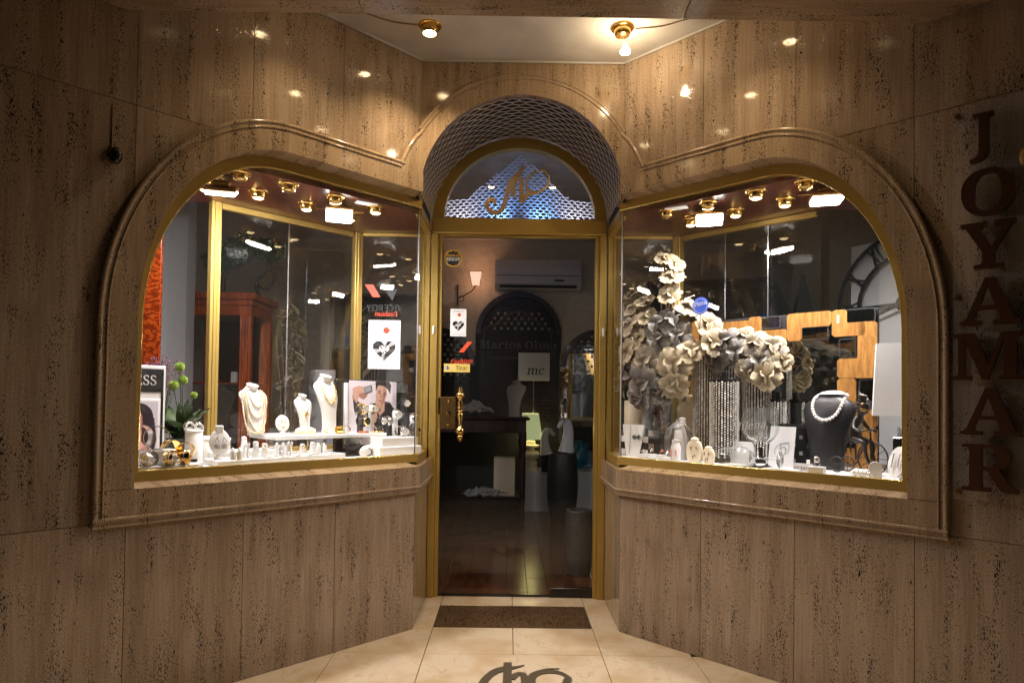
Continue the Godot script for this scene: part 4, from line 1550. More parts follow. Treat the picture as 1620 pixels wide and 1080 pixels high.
	cylinder_riser("shorter white cylinder behind the oval earring stand", spot(L, 0.885, SHELF, -0.36), 0.03, 0.115)
	for c in [[0.972, -0.34, 0.155, "left"], [0.938, -0.33, 0.150, "right"]]:
		c_stand(spot(L, c[0], SHELF + c[2] - 0.004, c[1]), "small white bracelet holder on the slanted cylinder top, %s" % ("nearer the arch" if c[3] == "left" else "nearer the door"), 0.02, 0.03)
	oval_stand(spot(L, 0.895, SHELF + 0.026, -0.2), "oval white leather stand with dangling diamond earrings", 0.045, 0.13, true)
	oval_stand(spot(L, 0.497, SHELF + 0.112, -0.44), "small oval white stand with three gold studs", 0.037, 0.095, false)
	block("display_plinth", Vector3(0.62, 0.026, 0.16), M.white_gloss, "long low white plinth under the front row of rings", spot(L, 0.62, SHELF, -0.22, 0.05), "plinth")
	block("display_plinth", Vector3(0.30, 0.05, 0.10), M.white_leather, "higher white plinth behind the ring holders", spot(L, 0.745, SHELF, -0.36), "plinth")
	var k := 0
	for c in [[0.845, -0.145, 0.0, 0.075], [0.775, -0.215, 0.026, 0.06], [0.735, -0.20, 0.026, 0.07], [0.69, -0.21, 0.026, 0.06], [0.615, -0.215, 0.026, 0.055], [0.57, -0.22, 0.026, 0.06], [0.505, -0.21, 0.026, 0.05], [0.45, -0.215, 0.026, 0.055], [0.40, -0.225, 0.026, 0.045], [0.80, -0.36, 0.05, 0.055], [0.72, -0.36, 0.05, 0.06]]:
		ring_holder(spot(L, c[0], SHELF + c[2], c[1], rng.randf_range(-0.4, 0.4)), ORD[k] + " white ring holder counted from the arched end of the pearl window", c[3], k)
		k += 1
	for c in [[0.66, -0.145], [0.52, -0.15], [0.42, -0.16]]:
		var cg := G.new()
		var cp := []
		for i in 26:
			var a := i * 0.5
			cp.append(Vector3((i - 13) * 0.005, 0.003 + 0.0014 * sin(a * 2.0), 0.006 * sin(a * 0.8)))
		cg.tube(cp, [0.0022], 6)
		lone("bracelet_chain", cg, M.silver, "fine silver chain laid out %s" % ["before the first ring holders", "before the middle ring holders", "before the last ring holders"][[0.66, 0.52, 0.42].find(c[0])], "chain", spot(L, c[0], SHELF + 0.026, c[1]), "chains on the low plinth")
	# riser shelf on glass bowls
	var y1 := SHELF + 0.09
	block("riser_shelf", Vector3(0.63, 0.02, 0.30), M.white_gloss, "white shelf raised on glass bowls, carrying the busts", spot(L, 0.27, y1, -0.47, 0.0), "shelf")
	k = 0
	for c in [[0.33, -0.40], [0.12, -0.40], [0.50, -0.50], [0.05, -0.55]]:
		var bw := G.new()
		bw.lathe(Transform3D(), [Vector2(0.0, 0.0), Vector2(0.022, 0.0), Vector2(0.035, 0.02), Vector2(0.047, 0.055), Vector2(0.05, 0.088), Vector2(0.047, 0.088), Vector2(0.044, 0.056), Vector2(0.032, 0.023), Vector2(0.0, 0.008)], 24, 0.4)
		lone("glass_bowl", bw, M.crystal, "upturned glass bowl holding up the white shelf, %s" % ["below the pendant bust", "beside the white pouch", "below the pearl bust", "behind the white pouch"][k], "bowl", spot(L, c[0], SHELF, c[1]), "glass bowls under the raised shelf")
		k += 1
	var y2 := y1 + 0.02
	var b1 := bust("necklace_bust", 0.245, 0.17, M.white_leather, "tall white bust hung with long strands of cream pearls", spot(L, 0.615, SHELF + 0.05, -0.48, 0.36))
	b1.position.y = y2
	var sec := bust_sections(0.245, 0.17)
	part("pearl_strand", beads(strand(sec, 0.04, 0.222, 0.085, 0.005, 0.0098), 0.005), M.pearl, b1)
	part("pearl_strand", beads(strand(sec, 0.054, 0.214, 0.13, 0.0048, 0.0094, -0.006), 0.0048), M.pearl, b1)
	part("pearl_strand", beads(strand(sec, 0.066, 0.205, 0.20, 0.005, 0.0098, 0.012), 0.005), M.pearl, b1)
	part("pearl_strand", beads(strand(sec, 0.074, 0.20, 0.19, 0.005, 0.0098, -0.02), 0.005), M.pearl, b1)
	var b2 := bust("necklace_bust", 0.20, 0.125, M.white_leather, "small white bust with gold teardrop pendant", spot(L, 0.365, y2, -0.46, 0.36))
	sec = bust_sections(0.20, 0.125)
	part("chain", beads(strand(sec, 0.036, 0.178, 0.062, 0.0012, 0.0028), 0.0013, 6), M.silver, b2)
	g = G.new()
	var pz := front_of(sec, 0.0, 0.10) + 0.004
	g.lathe(Transform3D(Basis(Vector3.RIGHT, PI / 2), Vector3(0, 0.098, pz)), [Vector2(0.006, -0.002), Vector2(0.011, -0.002), Vector2(0.012, 0.001), Vector2(0.006, 0.003), Vector2(0.006, -0.002)], 20)
	g.ball(Vector3(0, 0.112, pz), 0.004)
	g.ball(Vector3(0, 0.095, pz + 0.002), 0.0045)
	part("pendant", g, M.gold, b2)
	var b3 := bust("necklace_bust", 0.305, 0.19, M.white_leather, "tallest white bust with a heavy gold chain beside the watch advert", spot(L, 0.215, y2, -0.48, 0.38))
	sec = bust_sections(0.305, 0.19)
	var cn := G.new()
	var cpts := strand(sec, 0.056, 0.272, 0.115, 0.004, 0.0085)
	for i in cpts.size():
		cn.ell(Transform3D(Basis(Vector3.FORWARD, i * 0.9), cpts[i]), Vector3(0.0042, 0.0066, 0.004), 7, 4)
	part("gold_chain", cn, M.gold, b3)
	# small gold pieces on the raised shelf
	g = G.new()
	for i in 14:
		var a := TAU * i / 14
		g.ell(Transform3D(Basis(Vector3.UP, a), Vector3(cos(a) * 0.03, 0.006, sin(a) * 0.018)), Vector3(0.006, 0.005, 0.004), 8, 5)
	lone("bead_bracelet", g, M.gold, "gold bead bracelet coiled beside the watch advert", "bracelet", spot(L, -0.02, y2, -0.36))
	g = G.new()
	for i in 7:
		g.ell(at(Vector3((i - 3) * 0.009, 0.006, 0.004 * sin(i * 2.0))), Vector3(0.0055, 0.006, 0.005), 8, 5)
	lone("amber_beads", g, M.amber, "short row of orange amber beads on the raised shelf", "beads", spot(L, 0.085, y2, -0.345))
	k = 0
	for c in [[0.30, -0.36], [0.225, -0.36], [0.185, -0.355]]:
		lone("gold_ring", hoop(0.021 if k else 0.013, 0.03 if k else 0.008, 0.003, at(Vector3.ZERO, 0.4 + k)), M.gold, ["slim gold ring before the tall chain bust", "wide gold ring before the tall chain bust", "widest gold ring nearest the amber beads"][k], "ring", spot(L, c[0], y2, c[1]), "gold rings on the raised shelf")
		k += 1
	oyster(spot(L, 0.40, y2, -0.385), "open white shell tray before the pendant bust")
	# pouch in front
	g = G.new()
	loft(g, [[Vector3(-0.055, 0.008, 0), 0.004, 0.02], [Vector3(-0.03, 0.016, 0), 0.014, 0.03], [Vector3(0.01, 0.02, 0), 0.018, 0.034], [Vector3(0.05, 0.012, 0), 0.010, 0.036], [Vector3(0.06, 0.006, 0), 0.004, 0.034]], 16)
	var pch := lone("pouch", g, M.white_leather, "white silk pouch tied with a black and gold band", "pouch", spot(L, 0.14, SHELF + 0.002, -0.23, 0.4))
	g = G.new()
	var bp := []
	for i in 20:
		var a := TAU * i / 20
		bp.append(Vector3(-0.008 + 0.006 * cos(a), 0.018 + 0.021 * cos(a), 0.036 * sin(a)))
	g.tube(bp, [0.003], 6, true)
	part("band", g, M.black_gloss, pch)
	g = G.new()
	g.bx(Vector3(0, 0.004, 0), Vector3(0.34, 0.004, 0.14), 0.001)
	lone("glass_tray", g, M.black_gloss, "dark glossy tray under the raised shelf", "tray", spot(L, 0.23, SHELF, -0.30))
	# white steps and the watch advert
	block("watch_step", Vector3(0.27, 0.045, 0.16), M.white_leather, "lower white step nearest the door", spot(L, -0.035, SHELF, -0.25), "step")
	block("watch_step", Vector3(0.235, 0.045, 0.13), M.white_leather, "upper white step nearest the door", spot(L, -0.055, SHELF + 0.045, -0.27), "step")
	advert(spot(L, -0.095, SHELF, -0.53, 0.12))
	var yb := SHELF + 0.09
	k = 0
	var ws := [[0.07, 0.095, -0.40, "gold", "white_gloss", "gold", 1.1, 0.1, "gold watch with matching bracelet in front of the advert lettering"], [0.0, 0.10, -0.40, "gold", "white_gloss", "black_leather", 1.0, 0.1, "gold watch on black strap below the advert phone"], [-0.03, 0.055, -0.36, "silver", "white_gloss", "black_leather", 0.95, 0.1, "white dial watch on black strap in front of the advert"], [-0.13, 0.085, -0.36, "silver", "white_gloss", "silver", 1.1, -0.1, "silver watch high on a white stand before the advert"], [-0.215, 0.13, -0.40, "silver", "white_gloss", "black_leather", 1.0, -0.1, "white watch on a tall black stand at the advert's edge"], [-0.235, 0.06, -0.34, "silver", "black_gloss", "silver", 1.15, -0.2, "large steel chronograph nearest the window corner"], [0.09, 0.03, -0.36, "gold", "black_gloss", "black_leather", 1.15, 0.3, "black dial watch lying low beside the amber beads"], [-0.085, 0.0, -0.265, "silver", "white_gloss", "silver", 1.0, 0.2, "round silver watch at the front of the upper step"], [-0.125, 0.0, -0.275, "silver", "white_gloss", "steel", 0.95, -0.2, "second silver watch at the front of the upper step"], [-0.178, 0.0, -0.26, "black_gloss", "black_gloss", "black_leather", 1.2, -0.3, "black sports watch on the upper step at the corner"], [-0.06, 0.055, -0.34, "silver", "grey_print", "silver", 0.95, 0.0, "grey dial steel watch between the steps and the advert"]]
	for w in ws:
		if w[1] > 0.0:
			var cs := G.new()
			cs.bx(Vector3(0, w[1] / 2 + 0.004, -0.008), Vector3(0.03, w[1] + 0.008, 0.016), 0.002)
			cs.bx(Vector3(0, w[1] + 0.03, -0.004), Vector3(0.03, 0.045, 0.03), 0.008)
			lone("watch_stand", cs, M.white_gloss if k % 2 else M.black_matt, "%s watch stand under the %s" % ["white" if k % 2 else "black", w[8]], "stand", spot(L, w[0], yb if w[2] > -0.37 and w[2] < -0.2 and w[0] < 0.06 else y2, w[2], w[7]), "watch stands")
		watch(w[8], spot(L, w[0], (yb if w[2] > -0.37 and w[0] < 0.06 else y2) + w[1], w[2], w[7]), w[3], w[4], w[5], w[6])
		k += 1
	# poster and decals on the partition glass
	var B1 := local2(L, -0.08, -0.71)
	heart_print("hanging_poster", 0.19, 0.29, "white poster of a heart shaped gem hung on the partition glass", at(Vector3(-0.742, 1.478, B1.y + 0.006)))
	var vd := G.new()
	vd.prism(at(Vector3(-0.79, 1.79, B1.y + 0.002)), PackedVector2Array([Vector2(-0.075, 0.045), Vector2(-0.025, 0.045), Vector2(0.02, -0.03), Vector2(-0.025, -0.03)]), 0, 0.001)
	var vo := lone("reversed_decal", vd, M.red_print, "orange bar and reversed lettering stuck on the partition glass above the poster", "decal")
	vd = G.new()
	vd.prism(at(Vector3(-0.70, 1.775, B1.y + 0.002)), PackedVector2Array([Vector2(-0.035, 0.015), Vector2(-0.015, 0.035), Vector2(0.03, 0.035), Vector2(0.0, -0.035)]), 0, 0.001)
	part("diamond", vd, M.black_print, vo)
	var flip := Transform3D(Basis(Vector3.UP, PI), Vector3.ZERO)
	text_part("print", "VICEROY", 0.055, 0.001, M.black_print, vo, at(Vector3(-0.745, 1.695, B1.y + 0.003)) * flip)
	text_part("print", "Fashion", 0.036, 0.001, M.red_print, vo, at(Vector3(-0.735, 1.66, B1.y + 0.003)) * flip, false, true)

const ORD := ["first", "second", "third", "fourth", "fifth", "sixth", "seventh", "eighth", "ninth", "tenth", "eleventh", "twelfth"]

func cylinder_riser(label: String, xf: Transform3D, r: float, h: float) -> void:
	var g := G.new()
	g.lathe(xf_id(), [Vector2(0, 0), Vector2(r, 0), Vector2(r, h - 0.012), Vector2(r - 0.002, h - 0.01), Vector2(0, h - 0.01)], 26, 0.5)
	g.lathe(Transform3D(Basis(Vector3.RIGHT, 0.18), Vector3(0, h - 0.008, 0)), [Vector2(0, -0.004), Vector2(r * 1.04, -0.004), Vector2(r * 1.06, 0.0), Vector2(r * 1.04, 0.005), Vector2(0, 0.006)], 26, 0.3)
	lone("cylinder_riser", g, M.white_leather, label, "riser", xf)

func xf_id() -> Transform3D:
	return Transform3D()

func c_stand(xf: Transform3D, label: String, r: float, w: float) -> void:
	var g := G.new()
	var p := PackedVector2Array()
	for i in 21:
		var a := -0.35 + (PI + 0.7) * i / 20
		p.append(Vector2(cos(a), sin(a)) * r)
	for i in 21:
		var a := PI + 0.35 - (PI + 0.7) * i / 20
		p.append(Vector2(cos(a), sin(a)) * (r - 0.006))
	g.prism(Transform3D(Basis(), Vector3(0, r * 0.35 + 0.004, 0)), p, -w / 2, w / 2)
	var o := lone("bracelet_holder", g, M.white_gloss, label, "holder", xf, "bracelet holders")
	var b := G.new()
	b.lathe(Transform3D(Basis(Vector3.RIGHT, PI / 2), Vector3(0, r * 0.35 + 0.004, 0)), [Vector2(r + 0.001, -0.004), Vector2(r + 0.003, -0.002), Vector2(r + 0.003, 0.002), Vector2(r + 0.001, 0.004)], 20)
	part("bracelet", b, M.silver, o)

func oval_stand(xf: Transform3D, label: String, r: float, h: float, dangling: bool) -> void:
	var t := thing("earring_stand", label, "stand", xf)
	var g := G.new()
	g.lathe(Transform3D(), [Vector2(0, 0), Vector2(r * 0.5, 0), Vector2(r * 0.5, 0.006), Vector2(r * 0.3, 0.012), Vector2(r * 0.25, 0.03), Vector2(0, 0.03)], 16, 0.4)
	part("foot", g, M.white_gloss, t)
	g = G.new()
	g.ell(Transform3D(Basis(Vector3.RIGHT, -0.15), Vector3(0, h * 0.56, 0)), Vector3(r, h * 0.44, 0.009), 24, 12)
	if dangling:
		g.bx(Vector3(0, h * 1.0, -0.006), Vector3(0.034, 0.03, 0.012), 0.004)
	part("pad", g, M.white_leather, t)
	g = G.new()
	for s in [-1, 1]:
		if dangling:
			g.ball(Vector3(s * 0.014, h * 0.74, 0.011), 0.003, 7, 4)
			g.tube([Vector3(s * 0.014, h * 0.72, 0.012), Vector3(s * 0.008, h * 0.60, 0.013), Vector3(s * 0.015, h * 0.50, 0.012), Vector3(s * 0.024, h * 0.60, 0.012), Vector3(s * 0.014, h * 0.72, 0.012)], [0.0012], 5)
			for q in 4:
				g.cyl(Vector3(s * 0.015 + (q - 1.5) * 0.006, h * 0.5, 0.011), Vector3(s * 0.015 + (q - 1.5) * 0.006, h * 0.36, 0.012), 0.001, 0.0016, 5)
		else:
			g.ball(Vector3(s * 0.009, h * 0.68, 0.010), 0.0045, 8, 5)
	if not dangling:
		g.ell(at(Vector3(0.0, h * 0.38, 0.011)), Vector3(0.008, 0.004, 0.004), 8, 5)
	part("earrings", g, M.steel if dangling else M.gold, t)

func ring_holder(xf: Transform3D, label: String, h: float, k: int) -> void:
	var t := thing("ring_holder", label, "holder", xf, "white ring holders")
	var g := G.new()
	if k % 4 == 0:
		for s in [-1, 1]:
			g.lathe(at(Vector3(s * 0.014, 0, 0)), [Vector2(0, 0), Vector2(0.012, 0), Vector2(0.012, h * 0.8), Vector2(0.0105, h * 0.8 + 0.004), Vector2(0, h * 0.8 + 0.004)], 14, 0.4)
			g.bx(Vector3(s * 0.014, h * 0.9, -0.004), Vector3(0.012, 0.02, 0.01), 0.004)
	elif k % 4 == 1:
		loft(g, [[Vector3(-0.008, 0, 0), 0.006, 0.008], [Vector3(-0.009, h * 0.6, 0), 0.005, 0.006], [Vector3(-0.003, h * 0.95, 0.004), 0.006, 0.006], [Vector3(0.001, h, 0.008), 0.003, 0.003]], 10)
		loft(g, [[Vector3(0.010, 0, 0), 0.006, 0.008], [Vector3(0.010, h * 0.6, 0), 0.005, 0.006], [Vector3(0.012, h * 0.95, 0.004), 0.006, 0.006], [Vector3(0.013, h, 0.008), 0.003, 0.003]], 10)
	else:
		loft(g, [[Vector3(0, 0, 0), 0.02, 0.016], [Vector3(0, h * 0.3, 0), 0.018, 0.012], [Vector3(0, h * 0.7, -0.002), 0.013, 0.009], [Vector3(0, h * 0.95, -0.004), 0.012, 0.008], [Vector3(0, h, -0.004), 0.007, 0.005]], 14)
	part("prong", g, M.white_gloss, t)
	var r := hoop(0.0095, 0.003, 0.0012, at(Vector3(0, h * 0.5, 0.012)) * Transform3D(Basis(Vector3.RIGHT, -0.5), Vector3.ZERO), 18)
	r.ball(Vector3(0.0, h * 0.5 + 0.018, 0.004), 0.0045, 6, 4)
	r.ball(Vector3(0.008, h * 0.35, 0.013), 0.003, 6, 4)
	part("ring", r, M.silver if k % 3 else M.gold, t)

func oyster(xf: Transform3D, label: String) -> void:
	var g := G.new()
	loft(g, [[Vector3(-0.055, 0.012, 0), 0.005, 0.012], [Vector3(-0.03, 0.013, 0), 0.013, 0.024], [Vector3(0.02, 0.012, 0), 0.012, 0.026], [Vector3(0.055, 0.010, 0), 0.004, 0.016]], 14)
	lone("shell_tray", g, M.cream, label, "tray", xf)

func leafy(xf: Transform3D, label: String, h: float, balls: bool) -> void:
	var t := thing("potted_plant", label, "plant", xf)
	var p := G.new()
	p.lathe(Transform3D(), [Vector2(0, 0), Vector2(0.045, 0), Vector2(0.06, 0.10), Vector2(0.055, 0.10), Vector2(0.05, 0.085), Vector2(0, 0.085)], 20, 0.4)
	part("pot", p, M.ceramic_dark, t)
	var leaf := leaf_mesh(0.16, 0.05, M.leaf_dark)
	for i in 26:
		var a := i * 2.4
		var el := rng.randf_range(0.3, 1.25)
		var b := Basis(Vector3.UP, a) * Basis(Vector3.RIGHT, -el)
		part_of("leaf", leaf, t, Transform3D(b.scaled_local(Vector3.ONE * rng.randf_range(0.7, 1.2)), Vector3(cos(a) * 0.02, 0.085 + rng.randf() * 0.04, sin(a) * 0.02)))
	if balls:
		var q := [[0.045, 0.345, 0.022], [0.005, 0.37, 0.022], [0.02, 0.43, 0.022], [-0.045, 0.30, 0.016]]
		for b in q:
			var s := G.new()
			s.tube(curve3([Vector3(0, 0.08, 0), Vector3(-b[0] * 0.4, b[1] * 0.6, 0.02), Vector3(-b[0], b[1] - 0.01, 0.03)], 6), [0.002], 5)
			var st := part("stem", s, M.leaf_dark, t)
			var f := G.new()
			for i in 160:
				var y := 1.0 - 2.0 * (i + 0.5) / 160
				var a := i * 2.39996
				var d := Vector3(sqrt(1 - y * y) * cos(a), y, sqrt(1 - y * y) * sin(a))
				f.cyl(Vector3(-b[0], b[1], 0.03) + d * b[2] * 0.7, Vector3(-b[0], b[1], 0.03) + d * b[2] * rng.randf_range(0.92, 1.08), 0.0026, 0.0014, 4)
			part("ball_flower", f, M.lime, st)

func leaf_mesh(l: float, w: float, m: Material) -> ArrayMesh:
	var g := G.new()
	g.grid(func(u, v): return Vector3((u - 0.5) * w * sin(PI * pow(v, 0.8)) * 1.0, 0.25 * l * v * v * -1.0 + absf(u - 0.5) * w * 0.35, l * v), 4, 6)
	return g.mesh(m)

func purple(xf: Transform3D) -> void:
	var t := thing("dried_bush", "bushy spray of tiny purple dried flowers behind the portrait", "dried flowers", xf)
	var s := G.new()
	var f := G.new()
	for i in 150:
		var a := rng.randf() * TAU
		var r := sqrt(rng.randf()) * 0.085
		var p := Vector3(cos(a) * r, 0.40 + rng.randf_range(-0.10, 0.085) * sqrt(maxf(1.0 - pow(r / 0.09, 2.0), 0.05)), sin(a) * r)
		if i % 3 == 0:
			s.tube([Vector3(0, 0.0, 0), Vector3(p.x * 0.3, p.y * 0.6, p.z * 0.3), p], [0.0014, 0.001, 0.0006], 4)
		for j in 4:
			f.ball(p + Vector3(rng.randf_range(-0.01, 0.01), rng.randf_range(-0.01, 0.01), rng.randf_range(-0.01, 0.01)), rng.randf_range(0.002, 0.004), 5, 3)
	part("stems", s, M.leaf_dark, t)
	part("blossoms", f, M.purple, t)

func advert(xf: Transform3D) -> void:
	var t := thing("watch_advert", "watch advert showing a man holding up a phone, on a black stand", "advert", xf)
	var g := G.new()
	g.bx(Vector3(-0.02, 0.20, -0.02), Vector3(0.47, 0.40, 0.03), 0.004)
	part("back_board", g, M.black_gloss, t)
	g = G.new()
	g.bx(Vector3(-0.20, 0.20, 0.0), Vector3(0.018, 0.36, 0.03), 0.002)
	part("side_strip", g, M.white_gloss, t)
	var skin := Color8(204, 160, 140)
	var sh := Color8(164, 118, 100)
	var dark := Color8(34, 28, 38)
	var hair := Color8(26, 16, 14)
	var ad := paint(128, 128, Color8(222, 212, 218), [
		[dark, [[0.07, 0.22], [0.15, 0.30], [0.34, 0.42], [0.5, 0.36], [0.66, 0.30], [0.86, 0.34], [0.97, 0.46], [1.0, 1.0], [0.52, 1.0], [0.36, 0.64], [0.12, 0.52]]],
		[skin, [[0.07, 0.12], [0.2, 0.08], [0.36, 0.10], [0.38, 0.24], [0.3, 0.30], [0.2, 0.26], [0.16, 0.36], [0.09, 0.28]]],
		[sh, [[0.2, 0.2], [0.36, 0.18], [0.36, 0.25], [0.3, 0.29], [0.2, 0.25]]],
		[Color8(58, 58, 64), [[0.3, 0.10], [0.46, 0.06], [0.48, 0.17], [0.33, 0.22]]], [Color8(150, 152, 160), [[0.31, 0.11], [0.44, 0.075], [0.455, 0.155], [0.335, 0.195]]],
		[skin, oval(0.67, 0.19, 0.115, 0.185, 0.25)], [skin, [[0.55, 0.3], [0.74, 0.3], [0.74, 0.48], [0.64, 0.56], [0.54, 0.42]]],
		[sh, [[0.72, 0.08], [0.79, 0.2], [0.72, 0.36], [0.66, 0.38], [0.7, 0.24]]],
		[hair, [[0.55, 0.16], [0.54, 0.02], [0.62, -0.05], [0.8, -0.05], [0.88, 0.06], [0.86, 0.2], [0.8, 0.12], [0.7, 0.07], [0.6, 0.06]]],
		[Color8(40, 24, 22), [[0.58, 0.145], [0.66, 0.155], [0.65, 0.17]]], [Color8(40, 24, 22), [[0.7, 0.175], [0.77, 0.19], [0.76, 0.205]]], [Color8(30, 20, 20), oval(0.625, 0.185, 0.02, 0.009)], [Color8(30, 20, 20), oval(0.73, 0.215, 0.02, 0.009)],
		[sh, [[0.67, 0.19], [0.64, 0.265], [0.69, 0.27]]], [Color8(150, 84, 78), oval(0.645, 0.31, 0.04, 0.012, 0.25)],
		[skin, [[0.42, 0.50], [0.5, 0.43], [0.58, 0.46], [0.60, 0.62], [0.78, 0.82], [0.72, 0.90], [0.5, 0.72]]],
		[hair, [[0.52, 0.68], [0.6, 0.63], [0.64, 0.68], [0.57, 0.75]]], [Color8(180, 180, 186), [[0.6, 0.76], [0.66, 0.70], [0.69, 0.73], [0.63, 0.80]]],
		[Color8(90, 90, 96), [[0.58, 0.36], [0.64, 0.5], [0.7, 0.37], [0.64, 0.46]]]])
	var pr := part("photo", sheet(0.35, 0.36), print_mat("watch_print", ad), t, at(Vector3(0.0, 0.215, -0.004)))
	text_part("print", "TIME", 0.055, 0.001, M.white_paper, pr, at(Vector3(-0.11, -0.02, 0.001)), true)
	text_part("print", "TO", 0.055, 0.001, M.white_paper, pr, at(Vector3(-0.145, -0.065, 0.001)), true)
	for i in 5:
		g = G.new()
		g.bx(Vector3(0.235, 0.06 + i * 0.07, -0.01), Vector3(0.10, 0.006, 0.05), 0.001)
		part("slat", g, M.black_gloss, t)

# ---------------------------------------------------------------- goods in the flower window
func petal_mesh(l: float, w: float, curl: float, m: Material) -> ArrayMesh:
	var g := G.new()
	g.grid(func(u, v):
		var x: float = (u - 0.5) * 2.0
		var ww: float = w * 0.5 * maxf(sqrt(maxf(1.0 - pow((v - 0.56) / 0.46, 2.0), 0.0)), 0.22 * (1.0 - v))
		var bend: float = curl * v * v * l
		var cup: float = (1.0 - x * x) * 0.34 * w * (0.4 + 0.6 * sin(PI * minf(v * 1.1, 1.0)))
		return Vector3(x * ww, l * v - 0.3 * bend, bend - cup + 0.012 * l * sin(x * 5.0 + v * 5.0)), 6, 6)
	return g.mesh(m)

var petals := {}
# one magnolia: inner cup, outer petals, centre; axis +y
func magnolia(parent: Node, xf: Transform3D, kind: String, open: float, size: float) -> void:
	if petals.is_empty():
		for k in ["petal_cream", "petal_beige", "petal_grey"]:
			petals[k + "0"] = petal_mesh(0.058, 0.062, 0.05, M[k])
			petals[k + "1"] = petal_mesh(0.068, 0.066, 0.38, M[k])
	var c := G.new()
	c.ell(at(Vector3(0, 0.008, 0)), Vector3(0.008, 0.014, 0.008), 8, 5)
	c.cyl(Vector3(0, -0.05, 0), Vector3(0, 0.0, 0), 0.003, 0.004, 6)
	var o := part("flower", c, M.twig, parent, xf * Transform3D(Basis.from_scale(Vector3.ONE * size), Vector3.ZERO))
	for layer in 2:
		var n := 3 if layer == 0 else 5
		for i in n:
			var a := TAU * (i + layer * 0.5) / n + rng.randf_range(-0.2, 0.2)
			var tilt := (0.22 if layer == 0 else 0.62) * open + rng.randf_range(-0.08, 0.12)
			var b := Basis(Vector3.UP, a) * Basis(Vector3.RIGHT, tilt)
			part_of("petal", petals[kind + str(layer)], o, Transform3D(b, Basis(Vector3.UP, a) * Vector3(0, 0, 0.006)))

func bouquet(label: String, base: Transform3D, spec: Array, foot: Vector3, tall := 0.6) -> void:
	var t := thing("bouquet", label, "flowers", base)
	var sg := G.new()
	for f in spec:
		var p := Vector3(f[0], f[1], f[2])
		sg.tube(curve3([foot, foot.lerp(p, 0.45) + Vector3(rng.randf_range(-0.02, 0.02), 0.03, 0), p], 8), [0.004, 0.004, 0.003], 6)
		var dir := Vector3(f[4], f[5], f[6]).normalized()
		var y := dir
		var x := y.cross(Vector3.BACK if absf(y.z) < 0.9 else Vector3.UP).normalized()
		magnolia(t, Transform3D(Basis(x, y, x.cross(y)), p), f[3], f[7], f[8] * 1.12)
	for i in 10:
		var a := foot + Vector3(rng.randf_range(-0.12, 0.16), rng.randf_range(0.5, 1.0) * tall, rng.randf_range(-0.03, 0.08))
		sg.tube(curve3([foot + Vector3(0, 0.1, 0), foot.lerp(a, 0.6) + Vector3(rng.randf_range(-0.03, 0.03), 0, 0), a], 8), [0.0045, 0.004, 0.002], 5)
	part("stems", sg, M.twig, t)

